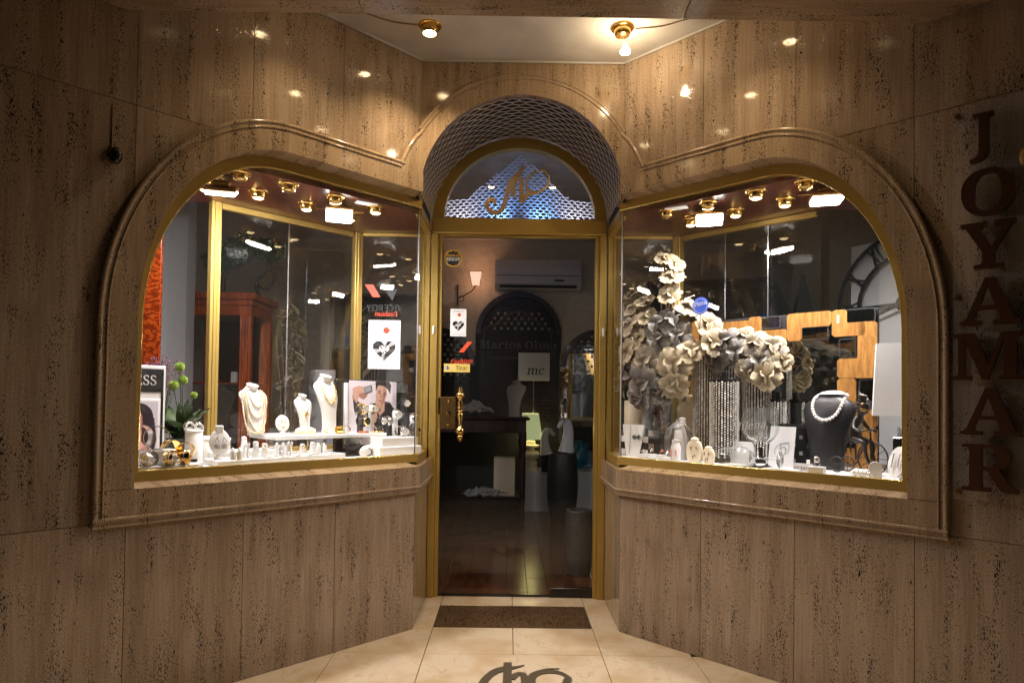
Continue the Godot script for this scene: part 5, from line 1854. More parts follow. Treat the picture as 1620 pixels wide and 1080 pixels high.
func right_goods() -> void:
	var Rr := 1
	# tall vase and its magnolias
	var vx := spot(Rr, 0.017, SHELF, -0.385)
	var v := G.new()
	v.lathe(Transform3D(), [Vector2(0, 0), Vector2(0.062, 0), Vector2(0.064, 0.006), Vector2(0.05, 0.03), Vector2(0.032, 0.08), Vector2(0.021, 0.13), Vector2(0.02, 0.17), Vector2(0.028, 0.178), Vector2(0.028, 0.186), Vector2(0.02, 0.195), Vector2(0.024, 0.22), Vector2(0.034, 0.30), Vector2(0.05, 0.40), Vector2(0.066, 0.50), Vector2(0.063, 0.50), Vector2(0.046, 0.40), Vector2(0.03, 0.30), Vector2(0.019, 0.22), Vector2(0.0, 0.20)], 28, 0.5)
	lone("tall_vase", v, M.crystal, "tall flared glass vase holding the big magnolia bouquet", "vase", vx)
	# each: x, y, z from the vase foot (x along the window, z towards the glass), kind, facing, openness, size
	var C := "petal_cream"
	var B := "petal_beige"
	var D := "petal_grey"
	var sp := [
		[-0.045, 1.07, 0.0, B, -0.4, 1, 0.5, 0.7, 0.85], [0.005, 1.05, 0.02, C, 0.4, 0.8, 0.6, 0.8, 0.95], [0.05, 1.03, 0.0, C, 0.9, 0.5, 0.5, 0.8, 0.85], [-0.02, 1.10, -0.02, B, 0.0, 1, 0.3, 0.5, 0.7],
		[0.055, 0.94, 0.02, C, 0.4, 0.8, 0.6, 0.9, 1.15], [0.065, 0.85, 0.04, C, 0.2, 0.6, 0.9, 0.8, 1.1], [-0.14, 0.90, 0.0, B, -0.6, 0.8, 0.4, 0.8, 1.0], [-0.20, 0.87, 0.02, C, -0.7, 0.7, 0.4, 0.6, 0.9],
		[-0.23, 0.80, 0.0, C, -0.9, 0.5, 0.4, 0.7, 0.9], [-0.15, 0.79, 0.04, C, -0.3, 0.8, 0.7, 0.9, 1.1], [-0.08, 0.82, 0.05, C, -0.1, 0.9, 0.6, 0.7, 1.05], [-0.24, 0.73, 0.03, C, -0.8, 0.4, 0.6, 0.7, 0.9],
		[-0.16, 0.71, 0.06, C, -0.4, 0.5, 0.9, 1.0, 1.15], [-0.06, 0.74, 0.06, C, 0.1, 0.6, 0.8, 0.8, 1.0], [0.01, 0.70, 0.07, D, 0.0, 0.4, 1, 1.5, 1.25], [0.09, 0.72, 0.06, D, 0.4, 0.5, 0.8, 1.5, 1.2],
		[0.15, 0.77, 0.02, B, 0.5, 0.8, 0.4, 1.3, 1.15], [0.02, 0.62, 0.08, D, 0.0, 0.2, 1, 1.5, 1.2], [0.12, 0.64, 0.06, D, 0.3, 0.2, 1, 1.4, 1.1], [0.24, 0.68, 0.0, C, 0.8, 0.5, 0.6, 0.9, 1.2],
		[0.27, 0.60, 0.02, C, 0.8, 0.1, 0.6, 0.8, 1.15], [-0.17, 0.57, 0.07, C, -0.4, 0.2, 0.9, 1.1, 1.15], [-0.05, 0.52, 0.09, B, 0.0, -0.1, 1, 1.4, 1.3], [-0.18, 0.47, 0.05, D, -0.4, -0.2, 0.9, 1.5, 1.2],
		[0.12, 0.50, 0.08, C, 0.2, 0.0, 1, 1.4, 1.35], [0.19, 0.55, 0.06, C, 0.5, 0.4, 0.8, 1.0, 1.1], [0.11, 0.40, 0.07, C, 0.3, -0.4, 0.9, 1.0, 1.2], [-0.24, 0.40, 0.03, D, -0.8, -0.2, 0.6, 1.4, 1.1],
		[-0.06, 0.40, 0.09, D, -0.1, -0.3, 1, 1.6, 1.5], [-0.10, 0.33, 0.08, D, -0.3, -0.5, 0.9, 1.4, 1.1], [0.03, 0.36, 0.08, D, 0.2, -0.5, 0.9, 1.5, 1.1], [-0.10, 0.63, 0.07, C, -0.3, 0.3, 0.9, 0.9, 1.05],
	]
	bouquet("tall bouquet of cream and grey magnolias in the glass vase", vx, sp, Vector3(0, 0.23, 0))
	# lower bouquet behind the bead candle holders
	var vx2 := spot(Rr, 0.42, SHELF, -0.535)
	v = G.new()
	v.lathe(Transform3D(), [Vector2(0, 0), Vector2(0.05, 0), Vector2(0.055, 0.3), Vector2(0.05, 0.36), Vector2(0.045, 0.36), Vector2(0.045, 0.05), Vector2(0, 0.05)], 24, 0.4)
	lone("low_vase", v, M.ceramic_dark, "dark vase behind the bead candle holders", "vase", vx2)
	sp = [
		[-0.14, 0.62, 0.10, B, -0.4, 0.5, 0.8, 1.5, 1.1], [-0.06, 0.60, 0.12, D, 0.0, 0.4, 1, 1.6, 1.2], [-0.10, 0.54, 0.13, D, -0.2, 0.0, 1, 1.6, 1.2], [0.02, 0.62, 0.08, B, 0.1, 0.7, 0.7, 1.2, 1.0], [0.0, 0.55, 0.12, D, 0.1, 0.1, 1, 1.6, 1.1],
		[0.09, 0.58, 0.10, B, 0.2, 0.5, 0.8, 1.4, 1.1], [0.16, 0.56, 0.09, B, 0.5, 0.5, 0.7, 1.4, 1.1], [0.12, 0.50, 0.12, D, 0.3, 0.1, 1, 1.5, 1.1], [0.06, 0.47, 0.12, C, 0.1, -0.2, 1, 1.2, 0.9], [0.15, 0.43, 0.12, C, 0.4, 0.0, 0.9, 1.0, 1.15], [0.20, 0.50, 0.09, C, 0.8, 0.2, 0.5, 1.0, 0.9],
	]
	bouquet("lower bouquet of grey and beige magnolias before the mirror", vx2, sp, Vector3(0, 0.36, 0), 0.25)
	for c in [[0.225, 1.72, -0.30], [0.245, 1.655, -0.30]]:
		pass
	var bs := lone("blue_badge", disc_prism(0.045, 0.002), M.blue_print, "round blue badge with white script behind the magnolias", "badge", spot(Rr, 0.275, 1.655, -0.30))
	text_part("print", "Plata", 0.03, 0.001, M.white_paper, bs, Transform3D(Basis(Vector3.FORWARD, -0.15), Vector3(0, 0.012, 0.003)), false, true)
	var bst := G.new()
	bst.cyl(Vector3(0, -0.03, -0.002), Vector3(-0.03, -0.30, -0.03), 0.002, 0.002, 6)
	part("wire_stem", bst, M.twig, bs)
	var ri := G.new()
	ri.lathe(Transform3D(Basis(Vector3.RIGHT, PI / 2), Vector3(0, 0, 0.002)), [Vector2(0.038, 0), Vector2(0.038, 0.001), Vector2(0.0365, 0.001), Vector2(0.0365, 0)], 28)
	part("rim_print", ri, M.white_paper, bs)
	# bead curtain candle holders
	bead_holder(spot(Rr, 0.235, SHELF, -0.43), 0.062, 0.54, 0.12, "tallest bead candle holder, left of the group")
	bead_holder(spot(Rr, 0.372, SHELF, -0.46), 0.060, 0.505, 0.1, "second bead candle holder, with black candle top behind the low one")
	bead_holder(spot(Rr, 0.392, SHELF, -0.33), 0.068, 0.415, 0.11, "low wide bead candle holder with black saucer in front")
	bead_holder(spot(Rr, 0.50, SHELF, -0.46), 0.068, 0.49, 0.22, "bead candle holder under the white magnolia")
	bead_holder(spot(Rr, 0.605, SHELF, -0.47), 0.036, 0.32, 0.21, "small short bead candle holder beside the black bust")
	# mirror in a jigsaw of oak pieces
	puzzle_mirror(spot(Rr, 0.545, SHELF + 0.002, -0.585))
	# black chequered boxes
	var cb := thing("chequer_box", "black box with mirror chequers beside the corner of the flower window", "box", spot(Rr, -0.095, SHELF, -0.31, 0.1))
	var g := G.new()
	g.bx(Vector3(0, 0.075, 0), Vector3(0.21, 0.15, 0.05), 0.002)
	part("body", g, M.black_gloss, cb)
	for i in 6:
		for j in 4:
			if (i + j) % 2 == 0 and i in [0, 1, 4, 5]:
				g = G.new()
				g.bx(Vector3((i - 2.5) * 0.034, 0.02 + j * 0.036, 0.026), Vector3(0.031, 0.033, 0.003), 0.001)
				part("chequer_tile", g, M.silver if j % 2 else M.white_gloss, cb)
	var cb2 := thing("chequer_box", "long black box with mirror chequers behind the wine glasses", "box", spot(Rr, 0.68, SHELF, -0.46))
	g = G.new()
	g.bx(Vector3(0, 0.10, 0), Vector3(0.42, 0.20, 0.05), 0.002)
	part("body", g, M.black_gloss, cb2)
	for i in 12:
		for j in 5:
			if (i + j) % 2 == 0:
				g = G.new()
				g.bx(Vector3((i - 5.5) * 0.034, 0.025 + j * 0.038, 0.026), Vector3(0.018, 0.018, 0.004), 0.001)
				part("chequer_tile", g, M.silver, cb2)
	# V shaped necklace stand with black earrings
	var vs := thing("necklace_stand", "white V shaped stand with chain and black diamond earrings", "stand", spot(Rr, -0.10, SHELF, -0.255, 0.1))
	g = G.new()
	g.prism(Transform3D(Basis(Vector3.RIGHT, -0.08), Vector3.ZERO), PackedVector2Array([Vector2(-0.035, 0), Vector2(0.035, 0), Vector2(0.066, 0.172), Vector2(-0.066, 0.172)]), -0.008, 0.008)
	part("board", g, M.white_leather, vs)
	g = G.new()
	g.tube([Vector3(-0.012, 0.17, 0.0), Vector3(-0.014, 0.09, 0.004), Vector3(-0.016, 0.01, 0.011)], [0.0012], 5)
	g.tube([Vector3(0.026, 0.165, 0.0), Vector3(0.026, 0.125, 0.005)], [0.0012], 5)
	part("chain", g, M.steel, vs)
	g = G.new()
	for s in [-1, 1]:
		g.box(Transform3D(Basis(Vector3.FORWARD, PI / 4), Vector3(0.026 + s * 0.013, 0.105, 0.006)), Vector3(0.022, 0.022, 0.005), 0.001)
	part("earrings", g, M.black_gloss, vs)
	# candle, picture frame, basket behind the corner
	g = G.new()
	g.lathe(Transform3D(), [Vector2(0, 0), Vector2(0.06, 0), Vector2(0.06, 0.14), Vector2(0.055, 0.145), Vector2(0, 0.14)], 26, 0.4)
	var bk := block("dark_box", Vector3(0.19, 0.16, 0.10), M.black_gloss, "dark box carrying the thick cream candle", spot(Rr, -0.19, SHELF, -0.45), "box")
	lone("thick_candle", g, M.cream, "thick cream candle at the corner by the door", "candle", spot(Rr, -0.20, SHELF + 0.16, -0.42))
	var fr := thing("photo_frame", "upright silver photo frame behind the cream candle", "frame", spot(Rr, -0.175, SHELF + 0.16, -0.475, 0.2))
	g = G.new()
	for q in [[0, 0.305, 0.13, 0.014], [0, 0.155, 0.13, 0.014]]:
		g.bx(Vector3(q[0], q[1], 0), Vector3(q[2], q[3], 0.012), 0.002)
	for s in [-1, 1]:
		g.bx(Vector3(s * 0.058, 0.15, 0), Vector3(0.014, 0.30, 0.012), 0.002)
	part("border", g, M.silver, fr)
	g = G.new()
	g.bx(Vector3(0, 0.23, -0.004), Vector3(0.105, 0.14, 0.003))
	part("picture", g, M.black_gloss, fr)
	var hb := thing("handbag_stand", "small dark handbag shaped stand with hoop handle", "stand", spot(Rr, -0.05, SHELF, -0.385))
	g = G.new()
	g.bx(Vector3(0, 0.075, 0), Vector3(0.12, 0.15, 0.05), 0.006)
	part("body", g, M.black_leather, hb)
	g = G.new()
	var hp := []
	for i in 17:
		var a := PI * i / 16
		hp.append(Vector3(cos(a) * 0.05, 0.15 + sin(a) * 0.085, 0))
	g.tube(hp, [0.006], 8)
	part("handle", g, M.black_gloss, hb)
	bust("necklace_bust", 0.335, 0.17, M.cream, "cream bust half hidden between vase and bead holders", spot(Rr, 0.085, SHELF, -0.52))
	wire_urn(spot(Rr, 0.175, SHELF, -0.30))
	# small stands along the front
	pillow_stand(spot(Rr, 0.303, SHELF, -0.2, 0.1), "cream rounded earring pad with five studs", 0.043, 0.125)
	pillow_stand(spot(Rr, 0.378, SHELF, -0.2, -0.3), "cream heart shaped earring pad with small studs", 0.04, 0.085)
	g = G.new()
	g.lathe(Transform3D(), [Vector2(0, 0), Vector2(0.026, 0), Vector2(0.026, 0.07), Vector2(0.02, 0.085), Vector2(0.018, 0.095), Vector2(0.021, 0.097), Vector2(0.021, 0.107), Vector2(0, 0.11)], 22, 0.4)
	var bo := lone("bottle_stand", g, M.white_gloss, "white bottle shaped earring stand with coral beads", "stand", spot(Rr, 0.195, SHELF, -0.205))
	g = G.new()
	for s in [-1, 1]:
		for k in 3:
			g.ball(Vector3(s * 0.013, 0.03 + k * 0.012, 0.024), 0.005, 7, 4)
	part("coral_earrings", g, M.coral, bo)
	var k := 0
	for c in [[-0.005, -0.215, 0.022], [0.05, -0.215, 0.025], [0.115, -0.205, 0.026], [0.16, -0.185, 0.02]]:
		var rb := thing("ring_box", ["first", "second", "third", "fourth"][k] + " small white ring box counted from the door corner", "ring box", spot(Rr, c[0], SHELF, c[1], 0.1), "white ring boxes")
		g = G.new()
		g.bx(Vector3(0, c[2] / 2, 0), Vector3(0.042, c[2], 0.034), 0.003)
		part("box", g, M.white_gloss, rb)
		var h := hoop(0.011, 0.003, 0.0015, at(Vector3(0, c[2] - 0.004, 0), 0.4), 18)
		h.ball(Vector3(0.002, c[2] + 0.02, 0.003), 0.0065, 7, 5)
		h.ball(Vector3(-0.008, c[2] + 0.014, 0.004), 0.004, 6, 4)
		part("ring", h, M.silver if k != 2 else M.coral, rb)
		k += 1
	# wine glasses
	wine_glass(spot(Rr, 0.602, SHELF, -0.215), "upright wine glass with engraved name nearest the window", true)
	wine_glass(spot(Rr, 0.63, SHELF, -0.285), "second upright wine glass just behind the engraved one", false)
	wine_glass(spot(Rr, 0.745, SHELF + 0.052, -0.155) * Transform3D(Basis(Vector3.BACK, PI / 2 + 0.04) , Vector3.ZERO), "wine glass lying on its side with its bowl towards the door", false)
	# cards
	card(spot(Rr, 0.662, SHELF, -0.36, -0.1), 0.125, 0.19, "white leaning card with a round leaf logo", "b")
	card(spot(Rr, 0.495, SHELF, -0.31, 0.05), 0.115, 0.11, "smaller white card behind the lying wine glass", "")
	var vc := G.new()
	vc.box(Transform3D(Basis(Vector3.RIGHT, -0.3), Vector3(0, 0.02, 0)), Vector3(0.082, 0.04, 0.003), 0.0005)
	var vo := lone("name_card", vc, M.grey_block, "small pale name card standing before the black bust", "card", spot(Rr, 0.84, SHELF, -0.165))
	text_part("print", "VICEROY", 0.02, 0.0008, M.black_print, vo, Transform3D(Basis(Vector3.RIGHT, -0.3), Vector3(0, 0.018, 0.0025)))
	var rb2 := thing("ring_box", "larger white ring box with a crystal flower ring before the black bust", "ring box", spot(Rr, 0.91, SHELF, -0.135))
	g = G.new()
	g.bx(Vector3(0, 0.017, 0), Vector3(0.062, 0.034, 0.04), 0.002)
	part("box", g, M.white_gloss, rb2)
	var hh := hoop(0.013, 0.004, 0.002, at(Vector3(0, 0.034, 0)), 18)
	for i in 7:
		hh.ball(Vector3(sin(i * 0.9) * 0.008, 0.064 + cos(i * 0.9) * 0.009, 0.004), 0.0055, 6, 4)
	part("ring", hh, M.silver, rb2)
	g = G.new()
	g.bx(Vector3(0, 0.006, 0), Vector3(0.13, 0.012, 0.05), 0.002)
	lone("clear_tray", g, M.plastic_white, "flat pale tray with a silver chain in front of the leaning card", "tray", spot(Rr, 0.765, SHELF, -0.15))
	# black bust with pearl necklace: each pearl its own piece
	var bb := thing("necklace_bust", "black leather bust with a large white pearl necklace", "bust", spot(Rr, 0.86, SHELF, -0.40, -0.1))
	var sec := [[Vector3(0, 0, 0), 0.078, 0.035], [Vector3(0, 0.06, 0), 0.076, 0.035], [Vector3(0, 0.15, -0.005), 0.092, 0.036], [Vector3(0, 0.24, -0.015), 0.115, 0.038], [Vector3(0, 0.285, -0.028), 0.118, 0.036], [Vector3(0, 0.31, -0.04), 0.096, 0.034], [Vector3(0, 0.325, -0.045), 0.068, 0.034], [Vector3(0, 0.345, -0.045), 0.056, 0.036]]
	g = G.new()
	loft(g, sec, 28)
	part("torso", g, M.black_leather, bb)
	g = G.new()
	g.lathe(Transform3D(Basis(Vector3.RIGHT, 0.35).scaled_local(Vector3(1, 1, 0.62)), Vector3(0, 0.347, -0.045)), [Vector2(0.056, -0.004), Vector2(0.058, 0.0), Vector2(0.05, 0.004), Vector2(0, 0.004)], 26, 0.4)
	part("neck_cap", g, M.white_leather, bb)
	var pm := G.new()
	pm.ball(Vector3.ZERO, 0.0082, 12, 8)
	var pmesh := pm.mesh(M.pearl_white)
	var pts := strand(sec, 0.068, 0.330, 0.105, 0.008, 0.0158)
	for p in pts:
		part_of("pearl", pmesh, bb, at(p))
	for i in 9:
		var a := PI * (i + 0.5) / 9
		part_of("pearl", pmesh, bb, at(Vector3(cos(a) * 0.067, 0.335 + 0.012 * sin(a), -0.05 - 0.03 * sin(a))))
	var cl := hoop(0.009, 0.003, 0.002, at(pts[pts.size() / 2] - Vector3(0, 0.016, -0.008)), 18)
	part("clasp", cl, M.steel, bb)
	frog_rider(spot(Rr, 1.035, SHELF, -0.30, -0.35))
	# lamp with square shade at the arched end
	var lp := thing("white_lamp", "white square shaded table lamp at the arched end of the flower window", "lamp", spot(Rr, 1.155, SHELF, -0.62, 0.3))
	g = G.new()
	g.bx(Vector3(0, 0.10, 0), Vector3(0.12, 0.20, 0.12), 0.004)
	g.cyl(Vector3(0, 0.2, 0), Vector3(0, 0.27, 0), 0.012, 0.012, 12)
	part("base", g, M.white_gloss, lp)
	g = G.new()
	for q in 4:
		var b := Basis(Vector3.UP, q * PI / 2)
		g.quad(b * Vector3(-0.165, 0.25, 0.165), b * Vector3(0.165, 0.25, 0.165), b * Vector3(0.15, 0.57, 0.15), b * Vector3(-0.15, 0.57, 0.15), b * Vector3.BACK)
		g.quad(b * Vector3(-0.163, 0.25, 0.163), b * Vector3(0.163, 0.25, 0.163), b * Vector3(0.148, 0.57, 0.148), b * Vector3(-0.148, 0.57, 0.148), b * Vector3.FORWARD)
		g.quad(b * Vector3(-0.165, 0.25, 0.165), b * Vector3(0.165, 0.25, 0.165), b * Vector3(0.163, 0.25, 0.163), b * Vector3(-0.163, 0.25, 0.163), Vector3.DOWN)
		g.quad(b * Vector3(-0.15, 0.57, 0.15), b * Vector3(0.15, 0.57, 0.15), b * Vector3(0.148, 0.57, 0.148), b * Vector3(-0.148, 0.57, 0.148), Vector3.UP)
	part("lamp_shade", g, M.cloth_white, lp)
	block("dark_cube", Vector3(0.09, 0.16, 0.06), M.black_gloss, "glossy black cube beside the square shaded lamp", spot(Rr, 1.175, SHELF, -0.42), "box")
	var eb := thing("necklace_bust", "white bust draped with gold chains at the arched edge of the flower window", "bust", spot(Rr, 1.225, SHELF, -0.33, -0.7))
	sec = bust_sections(0.27, 0.19)
	g = G.new()
	loft(g, sec, 26)
	part("torso", g, M.white_leather, eb)
	var gc := G.new()
	for q in [[0.06, 0.24, 0.19], [0.075, 0.225, 0.17], [0.05, 0.245, 0.13]]:
		var cp := strand(sec, q[0], q[1], q[2], 0.004, 0.008)
		for i in cp.size():
			gc.ell(Transform3D(Basis(Vector3.FORWARD, i * 0.9), cp[i]), Vector3(0.003, 0.005, 0.003), 6, 4)
	part("gold_chains", gc, M.gold, eb)
	# ring cuff, ring pad and earring easel at the end
	var rc := thing("ring_cuff", "white folded cuff holding a silver ring", "holder", spot(Rr, 1.127, SHELF, -0.16, 0.3))
	g = G.new()
	var up := PackedVector2Array()
	for i in 13:
		up.append(Vector2(cos(PI * i / 12) * 0.024, 0.045 + sin(PI * i / 12) * 0.024))
	for v2 in [Vector2(-0.024, 0), Vector2(0.024, 0)]:
		up.append(v2)
	g.prism(Transform3D(), up, -0.014, 0.014)
	part("cuff", g, M.white_gloss, rc)
	part("ring", hoop(0.012, 0.005, 0.0018, at(Vector3(-0.02, 0.004, 0.018), 0.6), 18), M.silver, rc)
	var rp := thing("ring_pad", "low white ring pad with a row of rings at the arched end", "holder", spot(Rr, 1.075, SHELF, -0.165))
	g = G.new()
	g.ell(at(Vector3(0, 0.018, 0)), Vector3(0.045, 0.018, 0.022), 18, 8)
	part("pad", g, M.white_leather, rp)
	g = G.new()
	for i in 4:
		g.lathe(Transform3D(Basis(Vector3.FORWARD, PI / 2), Vector3((i - 1.5) * 0.016, 0.018, 0)), [Vector2(0.0195, -0.002), Vector2(0.021, -0.001), Vector2(0.021, 0.001), Vector2(0.0195, 0.002)], 18)
	part("rings", g, M.silver, rp)
	var es := thing("earring_easel", "white easel with two long silver earrings at the arched edge", "stand", spot(Rr, 1.195, SHELF, -0.165, -0.3))
	g = G.new()
	g.prism(Transform3D(Basis(Vector3.RIGHT, -0.35), Vector3(0, 0, 0.01)), oval(0.0, 0.075, 0.034, 0.065), -0.004, 0.004)
	g.prism(Transform3D(Basis(Vector3.RIGHT, 0.5), Vector3(0, 0, -0.05)), rect(-0.012, 0.0, 0.012, 0.07), -0.003, 0.003)
	part("easel", g, M.white_gloss, es)
	g = G.new()
	for s in [-1, 1]:
		g.cyl(Vector3(s * 0.012, 0.105, -0.015), Vector3(s * 0.012, 0.05, 0.004), 0.002, 0.003, 6)
	part("earrings", g, M.steel, es)
	var bc := G.new()
	for i in 9:
		bc.ell(Transform3D(Basis(Vector3.UP, 0.5), Vector3((i - 4) * 0.006, 0.003, 0.003 * sin(i * 1.7))), Vector3(0.004, 0.002, 0.003), 7, 4)
	lone("gold_clip", bc, M.gold, "small gold bracelet lying near the tricycle wheel", "bracelet", spot(Rr, 1.03, SHELF, -0.155, 0.5))
	# clock and white screen behind the far pane
	skeleton_clock(at(Vector3(2.25, 1.74, -3.66), -1.1))
	block("white_screen", Vector3(0.75, 2.14, 0.04), M.cloth_white, "white screen panel behind the iron clock", at(Vector3(2.31, 0.0, -3.69), -1.1), "screen")

func bead_holder(xf: Transform3D, r: float, h: float, hem: float, label: String) -> void:
	var t := thing("bead_holder", label, "candle holder", xf, "bead curtain candle holders")
	var g := G.new()
	g.lathe(Transform3D(), [Vector2(0, 0), Vector2(r * 0.7, 0), Vector2(r * 0.7, 0.008), Vector2(0.008, 0.012), Vector2(0.008, h - 0.02), Vector2(r * 1.02, h - 0.012), Vector2(r * 1.05, h - 0.004), Vector2(r * 1.02, h), Vector2(0.02, h), Vector2(0.02, h + 0.035), Vector2(0.0, h + 0.035)], 24, 0.5)
	part("stand", g, M.black_gloss, t)
	g = G.new()
	g.cyl(Vector3(0, 0.015, 0), Vector3(0, h - 0.015, 0), r * 0.78, r * 0.78, 24)
	part("sleeve", g, M.black_matt, t)
	var b := G.new()
	var n := int(r * TAU / 0.0138)
	for i in n:
		var a := TAU * i / n
		if sin(a) < -0.45:
			continue
		var y := h - 0.016 - (0.006 if i % 2 else 0.0)
		var stop := 0.02 + hem * 0.18 * (1.0 + 0.6 * sin(i * 2.1)) * (0.3 if i % 2 else 1.0)
		while y > stop:
			b.ball(Vector3(cos(a) * r, y, sin(a) * r), rng.randf_range(0.0042, 0.0062), 6, 4)
			y -= 0.0125
	var o := part("bead_strands", b, M.silver_bead, t)
	o.set_meta("kind", "stuff")

func puzzle_mirror(xf: Transform3D) -> void:
	var t := thing("puzzle_mirror", "mirror framed with interlocking oak and mirror pieces", "mirror", xf)
	var g := G.new()
	g.bx(Vector3(0, 0.375, -0.014), Vector3(0.95, 0.745, 0.016), 0.002)
	part("back_board", g, M.black_matt, t)
	g = G.new()
	g.bx(Vector3(0.0, 0.375, -0.0045), Vector3(0.76, 0.56, 0.002))
	part("mirror_glass", g, M.mirror, t)
	var W := 0.475
	var ell := func(sz: Vector2, notch: Rect2) -> PackedVector2Array:
		var out := Geometry2D.offset_polygon(Geometry2D.offset_polygon(Geometry2D.clip_polygons(rect(0, 0, sz.x, sz.y), rect(notch.position.x, notch.position.y, notch.end.x, notch.end.y))[0], -0.012, Geometry2D.JOIN_ROUND)[0], 0.011, Geometry2D.JOIN_ROUND)
		return out[0]
	# along the top from left to right, then down both sides; [origin, size, notch] of an oak piece
	var oak := [
		[Vector2(-W, 0.66), Vector2(0.135, 0.09), Rect2(0, 0, 0, 0)], [Vector2(-W + 0.135, 0.66), Vector2(0.20, 0.075), Rect2(0, 0, 0, 0)],
		[Vector2(-W + 0.335, 0.61), Vector2(0.20, 0.14), Rect2(0.07, 0.065, 0.2, 0.1)], [Vector2(-W + 0.535, 0.61), Vector2(0.215, 0.14), Rect2(0.075, -0.01, 0.2, 0.075)],
		[Vector2(-W + 0.75, 0.62), Vector2(0.15, 0.13), Rect2(0.07, 0.065, 0.2, 0.1)],
		[Vector2(W - 0.175, 0.42), Vector2(0.175, 0.265), Rect2(-0.01, 0.095, 0.10, 0.2)], [Vector2(W - 0.175, 0.19), Vector2(0.175, 0.23), Rect2(0.085, 0.085, 0.2, 0.2)],
		[Vector2(W - 0.175, 0.0), Vector2(0.175, 0.19), Rect2(-0.01, 0.09, 0.09, 0.2)],
		[Vector2(-W, 0.44), Vector2(0.16, 0.22), Rect2(0.08, -0.01, 0.2, 0.12)], [Vector2(-W, 0.22), Vector2(0.16, 0.22), Rect2(0.08, 0.1, 0.2, 0.2)], [Vector2(-W, 0.0), Vector2(0.16, 0.22), Rect2(0.08, -0.01, 0.2, 0.1)],
	]
	for o in oak:
		var poly := PackedVector2Array()
		var nt: Rect2 = o[2]
		var sz: Vector2 = o[1]
		if nt.size == Vector2.ZERO:
			poly = round_rect(sz.x - 0.003, sz.y - 0.003, 0.012)
			for i in poly.size():
				poly[i] += sz / 2
		else:
			poly = ell.call(sz, nt)
		g = G.new()
		g.prism(at(Vector3(o[0].x, o[0].y, 0)), poly, -0.006, 0.012)
		part("oak_piece", g, M.oak, t)
	# bevelled mirror pieces filling the notches
	for m in [[-0.035, 0.713, 0.125, 0.066], [0.195, 0.645, 0.13, 0.066], [0.40, 0.715, 0.135, 0.068], [0.345, 0.565, 0.078, 0.092], [0.435, 0.345, 0.08, 0.14], [0.345, 0.14, 0.078, 0.09], [-0.355, 0.50, 0.075, 0.10], [-0.355, 0.38, 0.075, 0.10], [-0.09, 0.635, 0.0, 0.0]]:
		if m[2] == 0.0:
			continue
		g = G.new()
		g.prism(at(Vector3(m[0], m[1], 0)), round_rect(m[2], m[3], 0.012), -0.006, 0.008)
		var pc := part("mirror_piece", g, M.steel, t)
		g = G.new()
		g.prism(at(Vector3(m[0], m[1], 0)), round_rect(m[2] - 0.012, m[3] - 0.012, 0.008), 0.008, 0.0095)
		part("bevel_face", g, M.mirror, pc)
	g = G.new()
	g.bx(Vector3(W - 0.17, 0.705, 0.013), Vector3(0.009, 0.04, 0.002))
	part("price_tag", g, M.white_paper, t)

func wire_urn(xf: Transform3D) -> void:
	var t := thing("wire_urn", "grey urn bound with loops of silver wire", "urn", xf)
	var g := G.new()
	g.lathe(Transform3D(), [Vector2(0, 0), Vector2(0.035, 0), Vector2(0.044, 0.06), Vector2(0.04, 0.15), Vector2(0.02, 0.175), Vector2(0.018, 0.215), Vector2(0, 0.22)], 22, 0.4)
	part("body", g, M.grey_block, t)
	g = G.new()
	for i in 9:
		var o := (i - 4) * 0.004
		g.tube(curve3([Vector3(-0.062 + o, 0.01, 0.03), Vector3(-0.066 + o, 0.12, 0.035), Vector3(-0.03 + o, 0.19 + o, 0.03), Vector3(0.0, 0.17 + o, 0.035), Vector3(0.03 + o, 0.19 - o, 0.03), Vector3(0.066 + o, 0.12, 0.035), Vector3(0.062 + o, 0.01, 0.03)], 22), [0.0017], 5)
	part("wire_loops", g, M.steel, t)

func pillow_stand(xf: Transform3D, label: String, r: float, h: float) -> void:
	var t := thing("earring_pad", label, "stand", xf)
	var g := G.new()
	loft(g, [[Vector3(0, 0, 0), r * 0.75, 0.012], [Vector3(0, h * 0.2, 0), r * 0.95, 0.014], [Vector3(0, h * 0.55, 0), r, 0.014], [Vector3(0, h * 0.8, 0), r * 0.75, 0.013], [Vector3(0, h * 0.86, 0), r * 0.45, 0.013], [Vector3(0, h * 0.93, 0), r * 0.5, 0.014], [Vector3(0, h, 0), r * 0.2, 0.008]], 22)
	part("pad", g, M.cream_leather, t)
	g = G.new()
	for p in [[-0.014, 0.6], [0.014, 0.6], [-0.004, 0.25], [0.008, 0.32]]:
		g.ball(Vector3(p[0], h * p[1], 0.016), 0.0042, 7, 5)
		g.cyl(Vector3(p[0], h * p[1], 0.016), Vector3(p[0], h * p[1] - 0.012, 0.017), 0.001, 0.002, 5)
	part("studs", g, M.brass_dark, t)

